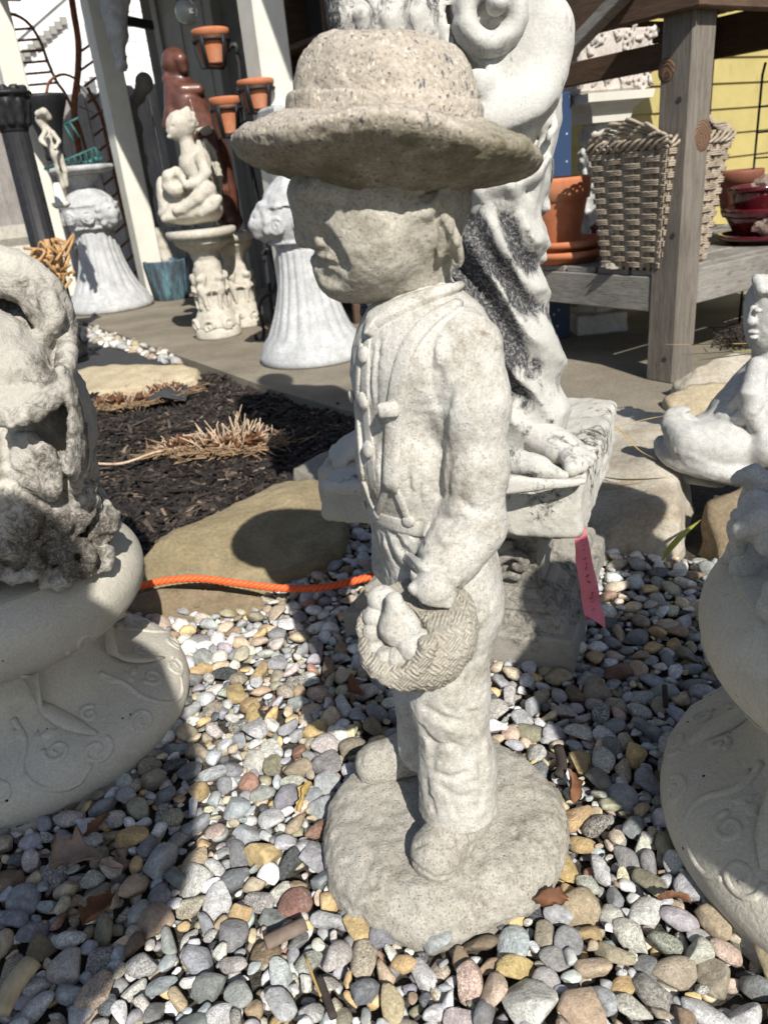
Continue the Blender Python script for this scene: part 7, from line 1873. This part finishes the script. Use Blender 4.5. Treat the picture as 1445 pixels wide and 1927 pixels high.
# tan bent-cane trellis
def build_cane():
    y = 3.7; o = thing('cane_trellis', 'tan bent cane trellis tangle between the left figure and the fluted urn', 'trellis', G(125, 590, PZ)); m = plain('tan_cane', (.42, .25, .11), .6, .3, 30); r = random.Random(8)
    def b(px, py, d=0): return B(px, py, y + d)
    part('stick', tube([b(118, 600), b(108, 540), b(88, 450)], .013, 7), m, o)
    for i in range(15):
        x0, y0 = r.uniform(62, 120), r.uniform(465, 530); pts = [b(x0 + r.uniform(-22, 22), y0 + r.uniform(-28, 28), r.uniform(-.06, .06)) for _ in range(4)]; part('cane', tube(spline(pts, 6), .0065, 6), m, o)
    for (x0, y0, x1, y1) in ((100, 575, 135, 525), (60, 480, 110, 545), (130, 480, 112, 560)): part('cane', tube([b(x0, y0), b(x1, y1)], .008, 6), m, o)
build_cane()
# grey stone pedestal at the left edge, small white cup on the post
p = np.array([B(22, 470, 4.5)[0], 4.5, 0]); zt = B(20, 425, 4.5)[2]
V, Fc = square_stack([(.17, PZ), (.17, .10), (.13, .13), (.125, zt - .10), (.15, zt - .06), (.16, zt)], p, rotz(.5)); tag(link('panelled_pedestal', mesh_from('panelled_pedestal', V, Fc, M_IVORY, False)), 'pale square pedestal at the far left edge behind the black column', 'pedestal')
p = B(118, 392, 4.6); o = thing('white_cup', 'small white cup holder fixed to the left white post', 'cup', p); part('cup', lathe([(.03, 0), (.045, .012), (.05, .03), (.03, .032), (.025, .10), (.015, .13)], 24, p), M_POST, o)
# ------------------------------------------------------------------ dry plants, leaves, twigs, blades
M_STRAW = plain('dry_straw', (0.50, 0.38, 0.27), 0.8, 0.4, 40); M_LEAF = plain('dead_leaf', (0.15, 0.07, 0.035), 0.75, 0.5, 30, .4, 150); M_LEAFG = plain('grey_dead_leaf', (0.26, 0.19, 0.15), 0.8, 0.35, 30, .4, 150)
M_TWIG = plain('dark_twig', (0.045, 0.035, 0.03), .85, .3, 60, .5, 200); M_GRASS = plain('yellow_green_blade', (0.28, 0.30, 0.05), .55, .3, 20); M_DRYB = plain('dry_blade', (0.38, 0.27, 0.10), .6, .3, 20)
def leaf_mesh(c, s, yaw, seed, lobes=5, curl=.35, tilt=(0, 0)):
    """one withered leaf: rolled sides, wavy torn margin, midrib crease"""
    r = np.random.default_rng(seed); nu, nv = 14, 9; V = []
    e1, e2, e3 = r.uniform(0, 6.28, 3); bend = r.uniform(-.5, .5)
    for i in range(nu):
        u = i / (nu - 1); w = .44 * math.sin(math.pi * (.04 + .93 * u ** .8)) ** .75 * (1 + .16 * math.sin(u * 15 + e1) + .12 * r.normal())
        if lobes >= 5: w *= 1.15 + .35 * abs(math.sin(u * 8.5))
        for j in range(nv):
            v = -1 + 2 * j / (nv - 1); a = v * (1.0 + 1.5 * curl)
            y = w * math.sin(a) / (1.0 + .6 * curl); z = curl * w * (1 - math.cos(a)) * 1.3 + .05 * math.sin(7 * u + 3 * v + e2) + bend * (u - .5) ** 2 + .025 * r.normal() - .03 * (v == 0)
            V.append(((u - .5) * 1.5, y + .08 * math.sin(u * 5 + e3), z))
    V = np.array(V) * s; Fc = [(i * nv + j, (i + 1) * nv + j, (i + 1) * nv + j + 1, i * nv + j + 1) for i in range(nu - 1) for j in range(nv - 1)]
    return V @ euler(yaw, *tilt).T + np.asarray(c), Fc
def clump(label, px, py, wpx, hpx, N, seed):
    base = G(px, py, .01); q = PS(base); r = np.random.default_rng(seed); o = thing('dry_grass_clump', label, 'dry grass', base, 'cut dry grass clumps in the mulch'); vf = []
    for i in range(N):
        a = r.uniform(-1, 1); f = np.array([a * wpx * q * .5, r.uniform(-.5, .5) * wpx * q * .45, 0]); lean = np.array([a * .5 + r.normal(0, .22), r.normal(0, .28) - .12, 0])
        h = hpx * q * r.uniform(.2, 1.05) ** 1.3 * (1 - .35 * abs(a)); p0 = base + f; p1 = p0 + lean * h + EZ * h
        kink = (p0 + p1) / 2 + r.normal(0, .011, 3); p1 = p1 + r.normal(0, .012, 3) * [1, 1, .4]; vf.append(tube([p0 - EZ * .01, kink, p1], [.0024, .0021, .0014], 5))
    stuff(part('stalks', join(*vf), M_STRAW, o)); vf = []
    for i in range(N * 3):
        a = r.uniform(0, 6.28); p0 = base + np.array([r.normal(0, .42) * wpx * q, r.normal(-.05, .28) * wpx * q * .8, .012]); p1 = p0 + np.array([math.cos(a), math.sin(a), r.uniform(-.05, .3)]) * r.uniform(.03, .09); vf.append(tube([p0, p1], .0016, 4))
    stuff(part('straw_litter', join(*vf), plain('straw_litter', (.27, .18, .105), .85, .5, 50), o))
    for i in range(9): part('dead_leaf', leaf_mesh(base + np.array([r.uniform(-.5, .5) * wpx * q, r.uniform(-.35, .1) * wpx * q * .6, .03]), .035, r.uniform(0, 6), seed * 10 + i, 5, .6, (r.uniform(-.8, .8), r.uniform(-.5, .5))), M_LEAF, o)
clump('biggest clump of cut dry grass in the middle of the mulch', 440, 845, 115, 66, 150, 1)
clump('small dry grass clump at the left of the biggest clump in the mulch', 345, 850, 60, 36, 60, 5)
clump('dry grass clump at the back left of the mulch, nearest the left figure', 235, 765, 75, 42, 70, 2)
clump('dry grass clump at the back of the mulch beside the black scrap', 315, 745, 65, 42, 60, 3)
p = [G(x, y, .02) for x, y in ((265, 758), (355, 738), (350, 755))] 
V = [p[0], p[1], p[2], (p[0] + p[2]) / 2 + EZ * .02, p[0] + EZ * .004, p[1] + EZ * .03, p[2] + EZ * .004, (p[0] + p[1]) / 2 + EZ * .035]
tag(link('fabric_scrap', mesh_from('fabric_scrap', V, [(0, 3, 7), (3, 2, 7), (2, 1, 7), (0, 7, 4), (1, 5, 7)], M_FABRIC, False)), 'torn black fabric scrap poking out between dry grass clumps', 'scrap')
V, Fc = tube(spline([G(x, y, .03) for x, y in ((168, 872), (230, 872), (290, 852), (345, 842), (400, 838))], 5), .004, 6); tag(link('root_stick', mesh_from('root_stick', V, Fc, M_STRAW)), 'long thin pale stick lying across the mulch', 'stick')
# dead leaves on the pebbles
for i, (px, py, s, mat, lb, tl) in enumerate(((140, 1612, .042, M_LEAFG, 'large greyish dead maple leaf on the pebbles at lower left', (.25, -.1)), (185, 1712, .034, M_LEAF, 'orange brown dead leaf among pebbles at lower left', (.2, .2)), (210, 1630, .030, M_LEAFG, 'small curled grey dead leaf right of the large maple leaf', (.6, .3)),
        (185, 1555, .026, M_LEAF, 'curled rusty leaf by the left pedestal foot', (.9, .2)), (675, 1290, .030, M_LEAF, 'pointed orange dead leaf standing in pebbles left of the boy', (1.2, .4)), (1035, 1690, .028, M_LEAF, 'curled brown leaf beside the boy statue base at right', (.7, .4)),
        (1075, 1480, .028, M_LEAF, 'brown leaf fragment touching the right rim of the boy statue base', (.5, -.5)), (1268, 1690, .022, M_LEAF, 'small orange leaf curl near the right pedestal foot', (.9, .1)), (575, 1500, .026, M_DRYB, 'small yellow brown leaf in the pebbles left of the base', (.8, .6)))):
    V, Fc = leaf_mesh((0, 0, 0), s, i * 1.3, 40 + i, 5 if s > .035 else 3, .5, tl); tag(link('dead_leaf', mesh_from('dead_leaf', V, Fc, mat), loc=G(px, py, .024)), lb, 'leaf')
# twigs and bark
for i, (pts, r, mat, lb) in enumerate((([(600, 1838), (612, 1870), (628, 1915)], .0042, M_TWIG, 'short dark twig at the bottom centre of the pebbles'), ([(575, 1800), (592, 1845), (604, 1875)], .0014, M_DRYB, 'thin pale stem next to the short dark twig'),
        ([(500, 1775), (540, 1755), (575, 1738)], .009, plain('grey_bark', (.17, .13, .105), .85, .3, 50, .5, 150), 'thick grey bark piece left of the boy statue base'), ([(1285, 1370), (1310, 1345), (1350, 1318)], .0035, M_TWIG, 'dark twig near the top of the right pedestal foot'),
        ([(1050, 1405), (1058, 1440), (1050, 1460)], .007, M_TWIG, 'dark bark sliver standing right of the boy statue base'), ([(1250, 1290), (1252, 1330)], .004, M_TWIG, 'upright dark splinter in the shaded pebbles at right'), ([(0, 1905), (30, 1850), (62, 1810)], .012, plain('pale_split_stick', (.45, .36, .23), .8, .3, 40, .5, 150), 'pale split stick at the bottom left corner'))):
    P = [G(x, y, .024) for x, y in pts]; V, Fc = tube(spline(P, 4), r, 7, flat=.7); tag(link('twig', mesh_from('twig', V - P[0], Fc, mat), loc=P[0]), lb, 'twig')
# grass blades by the right boulders
def blade(lb, pts, w, mat, y=None):
    P = spline([B(*p) for p in pts], 6); n = len(P); R = [w * max(.15, math.sin(math.pi * (.08 + .9 * i / (n - 1)))) for i in range(n)]
    V, Fc = tube(P, R, 6, flat=.25); tag(link('grass_blade', mesh_from('grass_blade', V - P[0], Fc, mat), loc=P[0]), lb, 'grass blade')
blade('bright yellow green grass blade rising from the pebbles at right', [(1245, 1055, 1.20), (1262, 1030, 1.22), (1290, 1000, 1.26), (1318, 978, 1.32)], .0065, M_GRASS)
blade('top dry grass blade crossing the foot of the timber post', [(1248, 648, 1.75), (1320, 648, 1.72), (1400, 646, 1.70), (1460, 640, 1.68)], .0028, M_DRYB)
blade('second dry grass blade crossing below the timber post foot', [(1280, 668, 1.75), (1340, 664, 1.72), (1400, 660, 1.70), (1470, 655, 1.68)], .0026, M_GRASS)
blade('yellow dry blade just left of the child face at right', [(1298, 680, 1.66), (1360, 672, 1.62), (1420, 664, 1.58), (1470, 655, 1.56)], .003, M_DRYB)
blade('green blade lying across the pale boulder at right', [(1120, 895, 1.45), (1165, 902, 1.42), (1210, 902, 1.40), (1262, 898, 1.38)], .004, M_GRASS)
blade('thin dry stem arching over the pale boulder beside the square base', [(1100, 780, 1.55), (1160, 805, 1.48), (1200, 845, 1.42), (1235, 865, 1.40)], .002, M_DRYB)
blade('thin dry stem rising right across the pale boulder', [(1150, 805, 1.50), (1210, 790, 1.50), (1262, 780, 1.50)], .002, M_DRYB)
blade('flat dry stem at the lower part of the pale boulder', [(1122, 920, 1.36), (1165, 914, 1.37), (1215, 908, 1.39)], .002, M_DRYB)
# clump of dead roots behind the child face
o = thing('dead_plant', 'dark tangle of dead plant beside the child face at right', 'plant', G(1395, 655, PZ)); r = np.random.default_rng(12); c = G(1395, 650, PZ); vf = []
for i in range(90):
    a = r.uniform(0, 6.28); p0 = c + r.normal(0, .03, 3) * [1, 1, .3]; vf.append(tube([p0, p0 + np.array([math.cos(a) * .05, math.sin(a) * .05, r.uniform(.01, .07)]), p0 + np.array([math.cos(a + .6) * .09, math.sin(a + .6) * .09, r.uniform(0, .06)])], .0024, 4))
stuff(part('stems', join(*vf), M_TWIG, o))

# ------------------------------------------------------------------ two made-up urns out of view, added to shade the pedestals and pebbles
def add_shade_urn(label, c, zc, zt, rc, ru):
    c = np.array(c, float); o = thing('shade_caster_urn', label, 'urn', c, 'urns added out of view to cast shade')
    part('column', lathe([(rc * 2.2, -.01), (rc * 2.2, .04), (rc * 1.3, .07), (rc, .12), (rc * .9, zc - .05), (rc * 1.5, zc)], 32, c), M_CREAM, o)
    h = zt - zc; part('urn', lathe([(rc * 1.2, zc), (ru * .45, zc + .08 * h), (ru * .9, zc + .25 * h), (ru, zc + .45 * h), (ru * .9, zc + .7 * h), (ru * .55, zc + .85 * h), (ru * .62, zc + .97 * h), (ru * .5, zt)], 40, c), M_CREAM, o)
add_shade_urn('added unseen cream urn behind the viewer that shades the left pedestal', (-.15, -.36, 0), .80, 1.46, .045, .215)
add_shade_urn('added unseen cream urn right of the viewer that shades the right pebbles', (.62, .05, 0), .44, 1.06, .05, .17)
